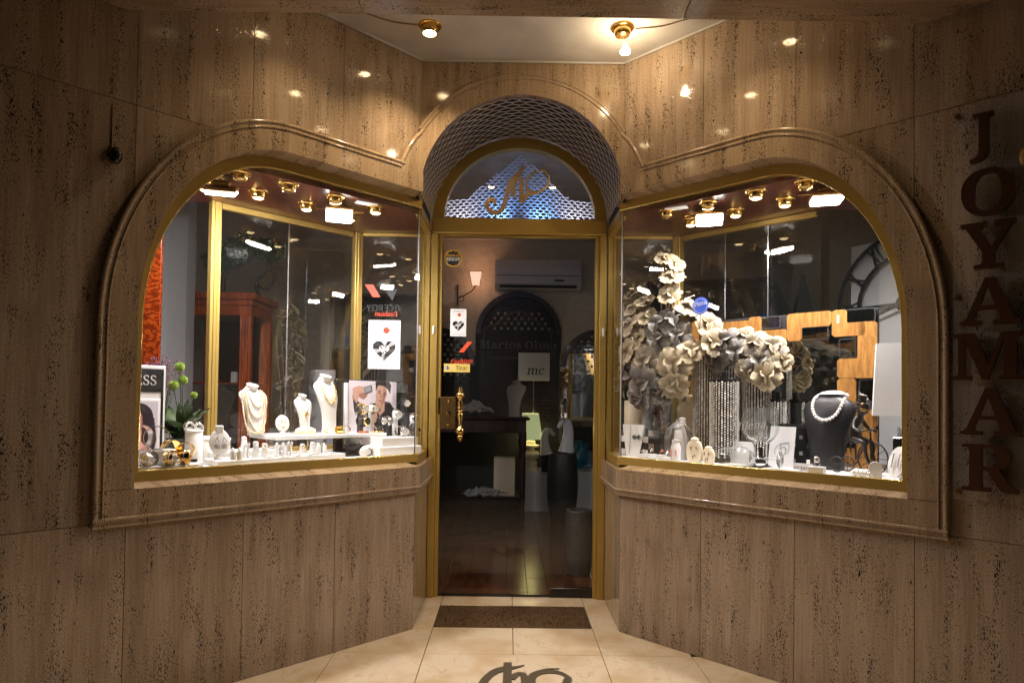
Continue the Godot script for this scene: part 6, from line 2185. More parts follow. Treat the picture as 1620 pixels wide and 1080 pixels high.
func wine_glass(xf: Transform3D, label: String, engraved: bool) -> void:
	var t := thing("wine_glass", label, "wine glass", xf, "crystal wine glasses")
	var g := G.new()
	g.lathe(Transform3D(), [Vector2(0, 0.0), Vector2(0.04, 0.0), Vector2(0.0405, 0.0015), Vector2(0.02, 0.004), Vector2(0.006, 0.010), Vector2(0.004, 0.02), Vector2(0.0036, 0.09), Vector2(0.006, 0.108), Vector2(0.03, 0.13), Vector2(0.05, 0.16), Vector2(0.055, 0.19), Vector2(0.052, 0.23), Vector2(0.0445, 0.278), Vector2(0.0435, 0.278), Vector2(0.0508, 0.23), Vector2(0.0537, 0.19), Vector2(0.0487, 0.161), Vector2(0.029, 0.132), Vector2(0.0, 0.114)], 40, 0.3)
	part("glass", g, M.crystal, t)
	if engraved:
		text_part("engraving", "Milena", 0.05, 0.0004, M.white_paper, t, Transform3D(Basis(Vector3(1, 0.12, 0), Vector3(0.3, 1, 0), Vector3.BACK), Vector3(-0.002, 0.195, 0.0555)), false, true)

func card(xf: Transform3D, w: float, h: float, label: String, mark: String) -> void:
	var lean := Transform3D(Basis(Vector3.RIGHT, -0.16), Vector3.ZERO)
	var g := G.new()
	g.box(lean * at(Vector3(0, h / 2, 0)), Vector3(w, h, 0.004), 0.0008)
	var o := lone("leaning_card", g, M.white_paper, label, "card", xf)
	if mark != "":
		text_part("print", mark, 0.075, 0.0008, M.grey_print, o, lean * at(Vector3(0.008, h * 0.42, 0.0026)))
		g = G.new()
		g.prism(lean * at(Vector3(0, 0, 0.0022)), stroke(curve2([Vector2(-0.03, h * 0.30), Vector2(-0.032, h * 0.42), Vector2(-0.015, h * 0.53), Vector2(0.03, h * 0.60), Vector2(0.036, h * 0.42), Vector2(0.028, h * 0.30)], 18), [0.003]), 0, 0.0008)
		part("leaf_print", g, M.grey_print, o)

func frog_rider(xf: Transform3D) -> void:
	var t := thing("frog_figurine", "bronze frog in top hat and tailcoat riding a tricycle", "figurine", xf)
	# tricycle runs along +x; big wheel in front
	var w := G.new()
	var rim := func(c: Vector3, r: float, sp: int) -> void:
		var p := []
		for i in 26:
			p.append(c + Vector3(cos(TAU * i / 26), sin(TAU * i / 26), 0) * r)
		w.tube(p, [0.0032], 6, true)
		for i in sp:
			w.cyl(c, c + Vector3(cos(TAU * i / sp), sin(TAU * i / sp), 0) * r, 0.0014, 0.0014, 4)
		w.cyl(c - Vector3(0, 0, 0.006), c + Vector3(0, 0, 0.006), 0.005, 0.005, 8)
	rim.call(Vector3(0.05, 0.072, 0), 0.069, 10)
	rim.call(Vector3(-0.095, 0.036, 0.035), 0.033, 8)
	rim.call(Vector3(-0.095, 0.036, -0.035), 0.033, 8)
	part("wheels", w, M.iron, t)
	var f := G.new()
	f.tube(curve3([Vector3(-0.095, 0.036, 0), Vector3(-0.03, 0.04, 0), Vector3(0.0, 0.10, 0), Vector3(0.045, 0.155, 0)], 12), [0.004], 6)
	f.cyl(Vector3(-0.095, 0.036, -0.04), Vector3(-0.095, 0.036, 0.04), 0.003, 0.003, 6)
	f.tube([Vector3(0.05, 0.072, 0.008), Vector3(0.045, 0.15, 0.006), Vector3(0.04, 0.19, 0.0)], [0.0035], 6)
	f.tube(curve3([Vector3(0.02, 0.185, -0.055), Vector3(0.045, 0.19, -0.03), Vector3(0.042, 0.19, 0), Vector3(0.045, 0.19, 0.03), Vector3(0.02, 0.185, 0.055)], 12), [0.0035], 6)
	f.bx(Vector3(-0.03, 0.135, 0), Vector3(0.045, 0.01, 0.035), 0.004)
	f.cyl(Vector3(-0.028, 0.06, 0), Vector3(-0.03, 0.135, 0), 0.004, 0.004, 6)
	part("cycle_frame", f, M.iron, t)
	var b := G.new()
	loft(b, [[Vector3(-0.03, 0.138, 0), 0.018, 0.022], [Vector3(-0.032, 0.165, 0), 0.024, 0.028], [Vector3(-0.026, 0.20, 0), 0.022, 0.03], [Vector3(-0.014, 0.235, 0), 0.018, 0.026], [Vector3(-0.006, 0.252, 0), 0.012, 0.014], [Vector3(0.0, 0.268, 0), 0.022, 0.024], [Vector3(0.006, 0.283, 0), 0.028, 0.026], [Vector3(0.004, 0.298, 0), 0.02, 0.022], [Vector3(0.002, 0.306, 0), 0.01, 0.012]], 18)
	for s in [-1.0, 1.0]:
		b.tube(curve3([Vector3(-0.014, 0.23, s * 0.024), Vector3(-0.005, 0.20, s * 0.045), Vector3(0.022, 0.188, s * 0.05)], 8), [0.010, 0.009, 0.008, 0.008, 0.007, 0.007, 0.006, 0.006, 0.006], 8)
		b.tube(curve3([Vector3(-0.025, 0.15, s * 0.016), Vector3(0.03, 0.135, s * 0.028), Vector3(0.035, 0.09, s * 0.022), Vector3(0.05, 0.05, s * 0.018), Vector3(0.07, 0.045, s * 0.018)], 14), [0.013, 0.013, 0.012, 0.011, 0.010, 0.009, 0.008, 0.008, 0.007, 0.007, 0.007, 0.006, 0.007, 0.007, 0.005], 8)
		b.ball(Vector3(0.012, 0.297, s * 0.014), 0.009, 10, 6)
		for q in 3:
			b.tube([Vector3(0.02, 0.188, s * 0.05), Vector3(0.032, 0.184 + (q - 1) * 0.005, s * 0.052)], [0.003, 0.002], 5)
		b.tube(curve3([Vector3(-0.04, 0.16, s * 0.014), Vector3(-0.065, 0.12, s * 0.016), Vector3(-0.062, 0.085, s * 0.014)], 8), [0.012, 0.012, 0.011, 0.01, 0.009, 0.008, 0.006, 0.004, 0.002], 8, false, true, 0.35)
	part("frog_body", b, M.coat, t)
	var m := G.new()
	m.tube(curve3([Vector3(0.018, 0.276, -0.022), Vector3(0.034, 0.274, 0), Vector3(0.018, 0.276, 0.022)], 10), [0.0035], 6)
	m.ell(at(Vector3(0.012, 0.278, 0.0)), Vector3(0.021, 0.017, 0.0265), 14, 8)
	for s in [-1.0, 1.0]:
		m.ball(Vector3(0.014, 0.297, s * 0.014), 0.0098, 10, 6)
	part("face", m, M.bronze_face, t)
	var wc := G.new()
	wc.ell(at(Vector3(-0.010, 0.205, 0.0)), Vector3(0.012, 0.03, 0.016), 10, 6)
	part("waistcoat", wc, M.grey_print, t)
	var h := G.new()
	h.lathe(Transform3D(Basis(Vector3.FORWARD, 0.15), Vector3(0.0, 0.302, 0)), [Vector2(0, 0), Vector2(0.03, 0), Vector2(0.031, 0.003), Vector2(0.018, 0.004), Vector2(0.0165, 0.02), Vector2(0.019, 0.036), Vector2(0, 0.038)], 20, 0.4)
	part("top_hat", h, M.iron, t)

func skeleton_clock(xf: Transform3D) -> void:
	var t := thing("wall_clock", "large black iron skeleton clock with open roman numerals", "clock", xf)
	var g := G.new()
	for r in [0.42, 0.29]:
		g.lathe(Transform3D(Basis(Vector3.RIGHT, PI / 2), Vector3.ZERO), [Vector2(r - 0.012, -0.006), Vector2(r + 0.008, -0.006), Vector2(r + 0.008, 0.006), Vector2(r - 0.012, 0.006), Vector2(r - 0.012, -0.006)], 48, 0.4)
	part("rims", g, M.iron, t)
	var nums := ["XII", "I", "II", "III", "IIII", "V", "VI", "VII", "VIII", "IX", "X", "XI"]
	for i in 12:
		var a := TAU * i / 12
		var n := G.new()
		var s: String = nums[i]
		var x := -0.019 * (s.length() - 1)
		for ch in s:
			var lo := 0.295
			var hi := 0.412
			if ch == "I":
				n.bx(Vector3(x, (lo + hi) / 2, 0), Vector3(0.012, hi - lo, 0.008))
			elif ch == "X":
				n.box(Transform3D(Basis(Vector3.BACK, 0.28), Vector3(x, (lo + hi) / 2, 0)), Vector3(0.012, hi - lo, 0.008))
				n.box(Transform3D(Basis(Vector3.BACK, -0.28), Vector3(x, (lo + hi) / 2, 0.001)), Vector3(0.012, hi - lo, 0.008))
			else:
				n.box(Transform3D(Basis(Vector3.BACK, 0.14), Vector3(x - 0.009, (lo + hi) / 2, 0)), Vector3(0.012, hi - lo, 0.008))
				n.box(Transform3D(Basis(Vector3.BACK, -0.14), Vector3(x + 0.009, (lo + hi) / 2, 0.001)), Vector3(0.012, hi - lo, 0.008))
			x += 0.038
		part("numeral", n, M.iron, t, Transform3D(Basis(Vector3.FORWARD, a), Vector3.ZERO))
	g = G.new()
	g.bx(Vector3(0, 0, -0.004), Vector3(0.58, 0.018, 0.006))
	g.bx(Vector3(0, 0, -0.004), Vector3(0.018, 0.58, 0.005))
	part("cross_bars", g, M.iron, t)
	g = G.new()
	g.lathe(Transform3D(Basis(Vector3.RIGHT, PI / 2), Vector3.ZERO), [Vector2(0, -0.01), Vector2(0.05, -0.01), Vector2(0.05, 0.02), Vector2(0.04, 0.026), Vector2(0, 0.028)], 24, 0.4)
	part("hub", g, M.iron, t)
	g = G.new()
	for q in [[-1.9, 0.26], [0.05, 0.20]]:
		g.box(Transform3D(Basis(Vector3.FORWARD, q[0]), Vector3(sin(q[0]) * q[1] / 2, cos(q[0]) * q[1] / 2, 0.022)), Vector3(0.016, q[1], 0.004))
	part("hands", g, M.iron, t)

# ---------------------------------------------------------------- inside the shop
func interior() -> void:
	# air conditioner
	var ac := thing("air_conditioner", "white split air conditioner high on the back wall", "air conditioner", at(Vector3(0.305, 2.53, -7.205)))
	var g := G.new()
	g.prism(Transform3D(Basis(Vector3.FORWARD, Vector3.UP, Vector3.RIGHT), Vector3.ZERO), PackedVector2Array([Vector2(0, -0.16), Vector2(-0.12, -0.16), Vector2(-0.19, -0.11), Vector2(-0.2, 0.06), Vector2(-0.16, 0.16), Vector2(0, 0.16)]), -0.47, 0.47)
	part("casing", g, M.plastic_white, ac)
	g = G.new()
	g.bx(Vector3(0, -0.135, 0.166), Vector3(0.84, 0.02, 0.06), 0.004)
	part("outlet_louvre", g, M.black_matt, ac)
	g = G.new()
	g.bx(Vector3(0, -0.02, 0.199), Vector3(0.9, 0.006, 0.004))
	g.bx(Vector3(0.23, -0.07, 0.195), Vector3(0.11, 0.018, 0.006))
	part("panel_line", g, M.black_print, ac)
	# lantern on the back wall
	var sc := thing("wall_lantern", "lit white glass lantern on a scrolled iron wall bracket", "lantern", at(Vector3(-0.37, 2.40, -7.0)))
	g = G.new()
	for q in 4:
		var b := Basis(Vector3.UP, q * PI / 2)
		g.quad(b * Vector3(-0.042, 0, 0.042), b * Vector3(0.042, 0, 0.042), b * Vector3(0.068, 0.13, 0.068), b * Vector3(-0.068, 0.13, 0.068), b * Vector3.BACK)
	g.quad(Vector3(-0.042, 0, -0.042), Vector3(0.042, 0, -0.042), Vector3(0.042, 0, 0.042), Vector3(-0.042, 0, 0.042), Vector3.DOWN)
	part("lantern_glass", g, M.lantern_glow, sc)
	g = G.new()
	for q in 4:
		var b := Basis(Vector3.UP, q * PI / 2)
		g.cyl(b * Vector3(0.043, -0.004, 0.043), b * Vector3(0.07, 0.134, 0.07), 0.004, 0.004, 5)
		g.cyl(b * Vector3(-0.07, 0.134, 0.07), b * Vector3(0.07, 0.134, 0.07), 0.004, 0.004, 5)
	g.tube(curve3([Vector3(-0.21, -0.12, -0.19), Vector3(-0.15, -0.10, -0.15), Vector3(-0.05, -0.06, -0.06), Vector3(0, -0.005, 0)], 10), [0.006], 6)
	g.tube(curve3([Vector3(-0.21, 0.03, -0.19), Vector3(-0.21, -0.2, -0.19)], 4), [0.008], 6)
	g.tube(curve3([Vector3(-0.20, -0.15, -0.18), Vector3(-0.15, -0.16, -0.15), Vector3(-0.14, -0.11, -0.14), Vector3(-0.18, -0.10, -0.16)], 10), [0.004], 5)
	part("bracket", g, M.iron, sc)
	omni(sc.position + Vector3(0, 0.075, 0), 0.03, Color(1.0, 0.72, 0.55), 0.03, sc)
	# carved screens on the back wall
	screen_arch(0.10, 0.475, 1.885, "tall dark arched lattice screen with carved shop sign", true)
	screen_arch(0.99, 0.42, 1.53, "dark arched lattice screen right of the carved sign", false)
	screen_arch(-0.79, 0.42, 1.53, "dark arched lattice screen left of the carved sign", false)
	# side table with glass topped wooden legs
	var tb := thing("wooden_table", "dark polished table with turned legs inside the shop", "table", at(Vector3(-0.32, 0, -6.35)))
	g = G.new()
	g.bx(Vector3(0, 0.985, 0), Vector3(1.05, 0.03, 0.62), 0.012)
	part("table_top", g, M.dark_wood, tb)
	g = G.new()
	g.bx(Vector3(0, 0.91, 0), Vector3(0.98, 0.12, 0.55), 0.004)
	part("apron", g, M.dark_wood, tb)
	for sx in [-1, 1]:
		for sz in [-1, 1]:
			g = G.new()
			g.lathe(at(Vector3(sx * 0.46, 0, sz * 0.25)), [Vector2(0, 0), Vector2(0.02, 0), Vector2(0.03, 0.05), Vector2(0.018, 0.08), Vector2(0.026, 0.2), Vector2(0.03, 0.6), Vector2(0.022, 0.65), Vector2(0.034, 0.70), Vector2(0.034, 0.86), Vector2(0, 0.86)], 14, 0.4)
			part("leg", g, M.dark_wood, tb)
	g = G.new()
	g.bx(Vector3(0, 0.24, 0), Vector3(0.9, 0.02, 0.5), 0.004)
	part("lower_shelf", g, M.dark_wood, tb)
	block("gift_box", Vector3(0.20, 0.36, 0.16), M.cream, "cream box with small blue label under the table", at(Vector3(-0.03, 0.25, -6.25)), "box")
	crumple(Vector3(-0.22, 0.27, -6.0), 0.22, 0.05, "crumpled clear wrapping spilling from the table's lower shelf")
	crumple(Vector3(-0.33, 1.02, -6.25), 0.20, 0.10, "heap of crumpled clear wrapping on the dark table")
	bust("necklace_bust", 0.34, 0.22, M.linen, "grey linen bust on the dark table inside the shop", at(Vector3(0.055, 1.0, -6.2), -0.6))
	# white plinths
	block("white_plinth", Vector3(0.40, 0.42, 0.35), M.plastic_white, "low white plinth under the table lamp", at(Vector3(0.36, 0, -6.98)), "plinth")
	block("white_plinth", Vector3(0.42, 0.42, 0.35), M.plastic_white, "low white plinth under the blue bottle", at(Vector3(0.80, 0, -6.98)), "plinth")
	var tl := thing("table_lamp", "lit table lamp with pale green shade and carved cream foot", "lamp", at(Vector3(0.235, 0.42, -6.9)))
	g = G.new()
	g.lathe(Transform3D(), [Vector2(0, 0), Vector2(0.10, 0), Vector2(0.10, 0.025), Vector2(0.075, 0.04), Vector2(0.08, 0.09), Vector2(0.05, 0.11), Vector2(0.09, 0.13), Vector2(0.105, 0.17), Vector2(0.09, 0.20), Vector2(0.05, 0.21), Vector2(0.05, 0.24), Vector2(0.10, 0.25), Vector2(0.10, 0.265), Vector2(0.06, 0.275), Vector2(0.055, 0.31), Vector2(0, 0.31)], 24, 0.5)
	part("foot", g, M.cream, tl)
	g = G.new()
	for q in 4:
		var b := Basis(Vector3.UP, q * PI / 2)
		g.quad(b * Vector3(-0.125, 0.33, 0.125), b * Vector3(0.125, 0.33, 0.125), b * Vector3(0.085, 0.60, 0.085), b * Vector3(-0.085, 0.60, 0.085), b * Vector3.BACK)
	part("lamp_shade", g, M.shade_glow, tl)
	omni(tl.position + Vector3(0, 0.44, 0), 0.04, Color(1.0, 0.92, 0.6), 0.03, tl)
	horse(at(Vector3(0.40, 0.60, -6.78), 0.2), 0.27, "smaller white ceramic horse head facing right", 1.0)
	block("blue_book", Vector3(0.15, 0.18, 0.14), M.navy, "dark blue box carrying the smaller horse head", at(Vector3(0.43, 0.42, -6.82)), "box")
	horse(at(Vector3(0.585, 0.645, -6.5), 0.0), 0.34, "larger white ceramic horse head on the tall grey vase", -1.0)
	for d in [[Vector3(0.55, 0, -6.5), 0.155, 0.645, "tall ribbed grey floor vase under the horse head"], [Vector3(0.485, 0, -4.38), 0.10, 0.43, "smaller ribbed grey floor vase just inside the door"]]:
		g = G.new()
		var pr := [Vector2(0, 0)]
		for i in 61:
			var y: float = d[2] * i / 60
			var tt := float(i) / 60
			var r: float = d[1] * (0.72 + 0.28 * sin(PI * (0.12 + 0.72 * tt)) + (0.10 * (1.0 - tt * 4.0) * -1.0 if tt < 0.25 else 0.0) * 0.6)
			pr.append(Vector2(r + (0.0018 if i % 2 else -0.0012), y))
		pr.append(Vector2(pr[61].x - 0.02, d[2]))
		pr.append(Vector2(pr[61].x - 0.025, d[2] * 0.5))
		pr.append(Vector2(0, d[2] * 0.45))
		g.lathe(Transform3D(), pr, 32, 0.3)
		lone("floor_vase", g, M.ceramic_dark, d[3], "vase", at(d[0]))
	var bt := G.new()
	bt.lathe(Transform3D(), [Vector2(0, 0), Vector2(0.085, 0), Vector2(0.10, 0.03), Vector2(0.10, 0.14), Vector2(0.08, 0.19), Vector2(0.045, 0.22), Vector2(0.04, 0.27), Vector2(0.055, 0.29), Vector2(0.05, 0.295), Vector2(0.034, 0.27), Vector2(0.038, 0.215), Vector2(0.07, 0.18), Vector2(0.09, 0.13), Vector2(0.09, 0.03), Vector2(0, 0.02)], 26, 0.4)
	lone("blue_bottle", bt, M.blue_glass, "blue glass bottle on the white plinth beside the vase", "bottle", at(Vector3(0.81, 0.42, -6.9)))
	# mirrors behind the plinths
	var mg := G.new()
	mg.bx(Vector3(0, 0, 0), Vector3(0.60, 1.25, 0.02), 0.003)
	lone("wall_mirror", mg, M.mirror, "tall frameless mirror behind the blue bottle", "mirror", at(Vector3(0.86, 1.06, -7.17)))
	mg = G.new()
	mg.bx(Vector3(0, 0, 0), Vector3(0.34, 0.3, 0.02), 0.003)
	var mb := lone("monogram_board", mg, M.plastic_white, "pale board with the shop monogram beside the mirror", "sign", at(Vector3(0.27, 1.52, -7.0)))
	text_part("print", "mc", 0.13, 0.004, M.black_print, mb, Transform3D(Basis(Vector3.RIGHT, Vector3(0.15, 1, 0), Vector3.BACK), Vector3(0.02, -0.04, 0.012)), false, true)
	g = G.new()
	g.cyl(Vector3(0, -0.15, 0), Vector3(0, -1.1, 0), 0.006, 0.006, 8)
	part("pole", g, M.steel, mb)
	# cabinet, bushes and shelving seen through the pearl window
	block("white_pier", Vector3(0.46, 2.93, 0.12), M.plaster_white, "white plastered pier beside the cherry cabinet", at(Vector3(-2.375, 0.002, -4.36)), "pier")
	cabinet(at(Vector3(-2.06, 0, -4.75), 0.0))
	var tr := thing("bonsai_tree", "dark leafy bonsai and driftwood on top of the cherry cabinet", "plant", at(Vector3(-2.0, 1.88, -4.8)))
	g = G.new()
	g.tube(curve3([Vector3(-0.12, 0, 0), Vector3(-0.1, 0.18, 0.03), Vector3(0.02, 0.26, 0), Vector3(0.12, 0.34, 0)], 10), [0.022, 0.02, 0.018, 0.016, 0.014, 0.012], 8)
	g.tube(curve3([Vector3(0.16, 0, 0.02), Vector3(0.12, 0.12, 0.0), Vector3(0.2, 0.2, 0.02), Vector3(0.24, 0.36, 0.0)], 10), [0.018, 0.014, 0.012], 8)
	g.tube(curve3([Vector3(0.14, 0.1, 0.02), Vector3(0.22, 0.06, 0.06), Vector3(0.26, 0.16, 0.02), Vector3(0.2, 0.28, 0.04)], 10), [0.012], 8)
	part("trunk", g, M.dark_wood, tr)
	g = G.new()
	for i in 4600:
		var c: Vector3 = [Vector3(-0.02, 0.36, 0), Vector3(0.06, 0.40, 0.02), Vector3(-0.17, 0.30, 0), Vector3(0.22, 0.36, 0)][i % 4]
		var d := Vector3(rng.randfn(), rng.randfn(), rng.randfn()).normalized() * rng.randf_range(0.02, 0.115)
		var p := c + d * Vector3(1.0, 0.75, 1.0)
		var b := Basis.from_euler(Vector3(rng.randf() * TAU, rng.randf() * TAU, 0))
		var l := 0.03
		g.quad(p, p + b * Vector3(l * 0.4, l * 0.5, 0), p + b * Vector3(0, l, 0.003), p + b * Vector3(-l * 0.4, l * 0.5, 0), b.z)
	part("crown", g, M.leaf_mid, tr)
	dried_spray(at(Vector3(-1.52, 0.0, -4.55)), "tall spray of dried golden leaves behind the pearl window glass", 1.05, 1.75)
	dried_spray(at(Vector3(-1.12, 0.0, -5.2)), "second spray of dried golden leaves deeper in the shop", 1.4, 1.85)
	block("grey_board", Vector3(0.20, 0.95, 0.02), M.grey_block, "grey board leaning behind the dried leaves in the shop", at(Vector3(-1.42, 0.42, -4.95)), "board")
	block("board_table", Vector3(0.9, 0.42, 0.4), M.dark_wood, "low dark table under the grey board in the shop", at(Vector3(-1.4, 0.0, -4.98)), "table")
	shelf_unit(at(Vector3(-1.25, 0, -6.6)), "dark glass fronted shelf unit against the back wall, pearl window side")
	shelf_unit(at(Vector3(1.75, 0, -5.6), -0.35), "dark glass fronted shelf unit behind the flower window")
	var sl := thing("silver_sculpture", "leaning slabs of dull silver sculpture behind the flower window", "sculpture", at(Vector3(1.96, 1.3, -4.6)))
	block("sculpture_stand", Vector3(0.5, 1.3, 0.4), M.dark_wood, "dark stand under the silver sculpture", at(Vector3(1.96, 0, -4.6)), "stand")
	g = G.new()
	g.prism(Transform3D(), PackedVector2Array([Vector2(-0.18, 0), Vector2(-0.05, 0), Vector2(0.05, 0.85), Vector2(-0.08, 0.9)]), -0.03, 0.03)
	part("slab", g, M.steel, sl)
	g = G.new()
	g.prism(at(Vector3(0.05, 0, 0.05)), PackedVector2Array([Vector2(-0.1, 0), Vector2(0.16, 0), Vector2(0.12, 0.5), Vector2(0.05, 0.78)]), -0.03, 0.03)
	part("slab", g, M.steel, sl)
	g = G.new()
	g.box(Transform3D(Basis(Vector3.BACK, 0.5), Vector3(0.02, 0.42, 0.1)), Vector3(0.05, 0.6, 0.02), 0.003)
	part("bar", g, M.black_matt, sl)
	# cold lit pierced screen above the door
	var ps := thing("pierced_light_screen", "white pierced metal screen with peaked top lit blue behind the fanlight", "screen", at(Vector3(XC, 2.24, -4.12)))
	g = G.new()
	lattice(g, func(u, w): return Vector3(u - 0.55, w, 0.06 * cos((u - 0.55) * 5.0)), func(_u, _w): return Vector3.BACK, 1.1, 0.52, 54, 14, 0.0055, func(p): return p.y < 0.47 - absf(p.x - 0.55) * 0.80 or p.y < 0.20)
	part("lattice", g, M.lattice_white, ps)
	g = G.new()
	g.bx(Vector3(0, 0.012, 0.1), Vector3(1.0, 0.03, 0.16), 0.002)
	part("ledge", g, M.steel, ps)
	var k := 0
	for q in [[-0.14, Color(0.45, 0.68, 1.0), 0.12], [0.14, Color(0.45, 0.68, 1.0), 0.12], [-0.40, Color(0.93, 0.92, 1.0), 0.09], [0.40, Color(0.93, 0.92, 1.0), 0.09]]:
		var p := Vector3(XC + q[0], 2.266, -3.98)
		var lb := G.new()
		lb.bx(Vector3(0, -0.009, 0), Vector3(0.06, 0.012, 0.03), 0.002)
		var lo := lone("led_lamp", lb, M.steel, "small %s led lamp on the fanlight ledge, %s" % ["blue" if k < 2 else "white", "pearl side" if q[0] < 0 else "flower side"], "lamp", at(p), "led lamps behind the fanlight")
		lb = G.new()
		lb.bx(Vector3(0, -0.001, 0), Vector3(0.05, 0.003, 0.02))
		part("lamp_lens", lb, M.cold_glow, lo)
		spot_lamp(p + Vector3(0, 0.006, 0), Vector3(0, 0.75, -1.0), q[2], q[1], 65.0, 0.8, 0.01, lo)
		k += 1

func screen_arch(x: float, hw: float, spring: float, label: String, sign: bool) -> void:
	var t := thing("lattice_screen", label, "screen", at(Vector3(x, 0.0, -7.2)))
	var g := G.new()
	var o := PackedVector2Array([Vector2(-hw, 0), Vector2(hw, 0)])
	var i_ := PackedVector2Array([Vector2(-hw + 0.06, 0), Vector2(hw - 0.06, 0)])
	for k in 21:
		var a := PI * k / 20
		o.append(Vector2(cos(a) * hw, spring + sin(a) * hw))
		i_.append(Vector2(cos(a) * (hw - 0.06), spring + sin(a) * (hw - 0.06)))
	g.prism(Transform3D(), o, 0.0, 0.01)
	part("panel", g, M.black_matt, t)
	g = G.new()
	var q := i_.slice(2)
	q.reverse()
	var rr := o.slice(2)
	rr.append_array(q)
	g.prism(Transform3D(), rr, 0.01, 0.05)
	part("arch_rim", g, M.dark_wood, t)
	g = G.new()
	lattice(g, func(u, w): return Vector3(u - hw, 0.9 + w, 0.03), func(_u, _w): return Vector3.BACK, hw * 2, spring + hw - 0.9, int(hw * 2 / 0.045), int((spring + hw - 0.9) / 0.08), 0.02, func(p): return Geometry2D.is_point_in_polygon(Vector2(p.x - hw, 0.9 + p.y), i_))
	part("lattice", g, M.dark_wood, t)
	# pale bone buttons at the crossings
	g = G.new()
	for i in 9:
		for j in 9:
			var p := Vector2((i - 4) * 0.075 + (0.0375 if j % 2 else 0.0), spring - 0.1 + j * 0.055)
			if Geometry2D.is_point_in_polygon(p * Vector2(1.15, 1.0), i_) and (not sign or absf(p.y - spring - 0.14) < 0.13):
				g.lathe(Transform3D(Basis(Vector3.RIGHT, PI / 2), Vector3(p.x, p.y, 0.034)), [Vector2(0.017, 0), Vector2(0.015, 0.006), Vector2(0, 0.008)], 10, 0.3)
	part("buttons", g, M.bone, t)
	if sign:
		g = G.new()
		g.tube([Vector3(-0.37, spring - 0.26, 0.045), Vector3(0.37, spring - 0.26, 0.045), Vector3(0.37, spring + 0.06, 0.045), Vector3(0.25, spring + 0.10, 0.045), Vector3(0.12, spring + 0.22, 0.045), Vector3(0, spring + 0.25, 0.045), Vector3(-0.12, spring + 0.22, 0.045), Vector3(-0.25, spring + 0.10, 0.045), Vector3(-0.37, spring + 0.06, 0.045)], [0.012], 6, true)
		part("sign_border", g, M.carved, t)
		text_part("sign_lettering", "Martos Olmo", 0.13, 0.012, M.carved, t, at(Vector3(0, spring - 0.12, 0.055)), true, true)
		text_part("sign_lettering", "JOYERIA", 0.09, 0.012, M.carved, t, at(Vector3(0, spring + 0.17, 0.055)), false, true)

func crumple(p: Vector3, r: float, h: float, label: String) -> void:
	var g := G.new()
	var nz := noise(int(p.x * 1000.0) + 99, 9.0, 3)
	g.grid(func(u, v):
		var a: float = u * TAU
		var q := Vector3(cos(a) * v * r * (1.0 + 0.3 * nz.get_noise_2d(u * 0.9, 3.0)), 0, sin(a) * v * r * 0.7)
		q.y = h * (1.0 - v) + 0.035 * absf(nz.get_noise_2d(q.x * 1.6, q.z * 1.6)) * 2.0 + 0.01
		return q, 48, 14)
	lone("clear_wrapping", g, M.wrap, label, "wrapping", at(p))

func horse(xf: Transform3D, h: float, label: String, way: float) -> void:
	var t := thing("horse_head", label, "figurine", xf)
	var g := G.new()
	loft(g, [[Vector3(0, 0, 0), 0.075 * h / 0.3, 0.05], [Vector3(-way * 0.012, h * 0.3, 0), 0.055 * h / 0.3, 0.038], [Vector3(-way * 0.02, h * 0.6, 0), 0.045 * h / 0.3, 0.03], [Vector3(-way * 0.005, h * 0.85, 0), 0.04 * h / 0.3, 0.028], [Vector3(way * 0.025, h * 0.92, 0), 0.034, 0.026], [Vector3(way * 0.055, h * 0.84, 0), 0.026, 0.02], [Vector3(way * 0.078, h * 0.75, 0), 0.02, 0.018], [Vector3(way * 0.086, h * 0.71, 0), 0.008, 0.008]], 18)
	for s in [-1, 1]:
		g.tube([Vector3(way * 0.0, h * 0.92, s * 0.014), Vector3(-way * 0.008, h * 1.03, s * 0.018)], [0.010, 0.002], 7)
	for i in 6:
		g.ell(Transform3D(Basis(Vector3.FORWARD, way * 0.3), Vector3(-way * (0.048 - i * 0.004), h * (0.35 + i * 0.1), 0)), Vector3(0.016, 0.024, 0.01), 8, 5)
	part("head_and_neck", g, M.white_gloss, t)

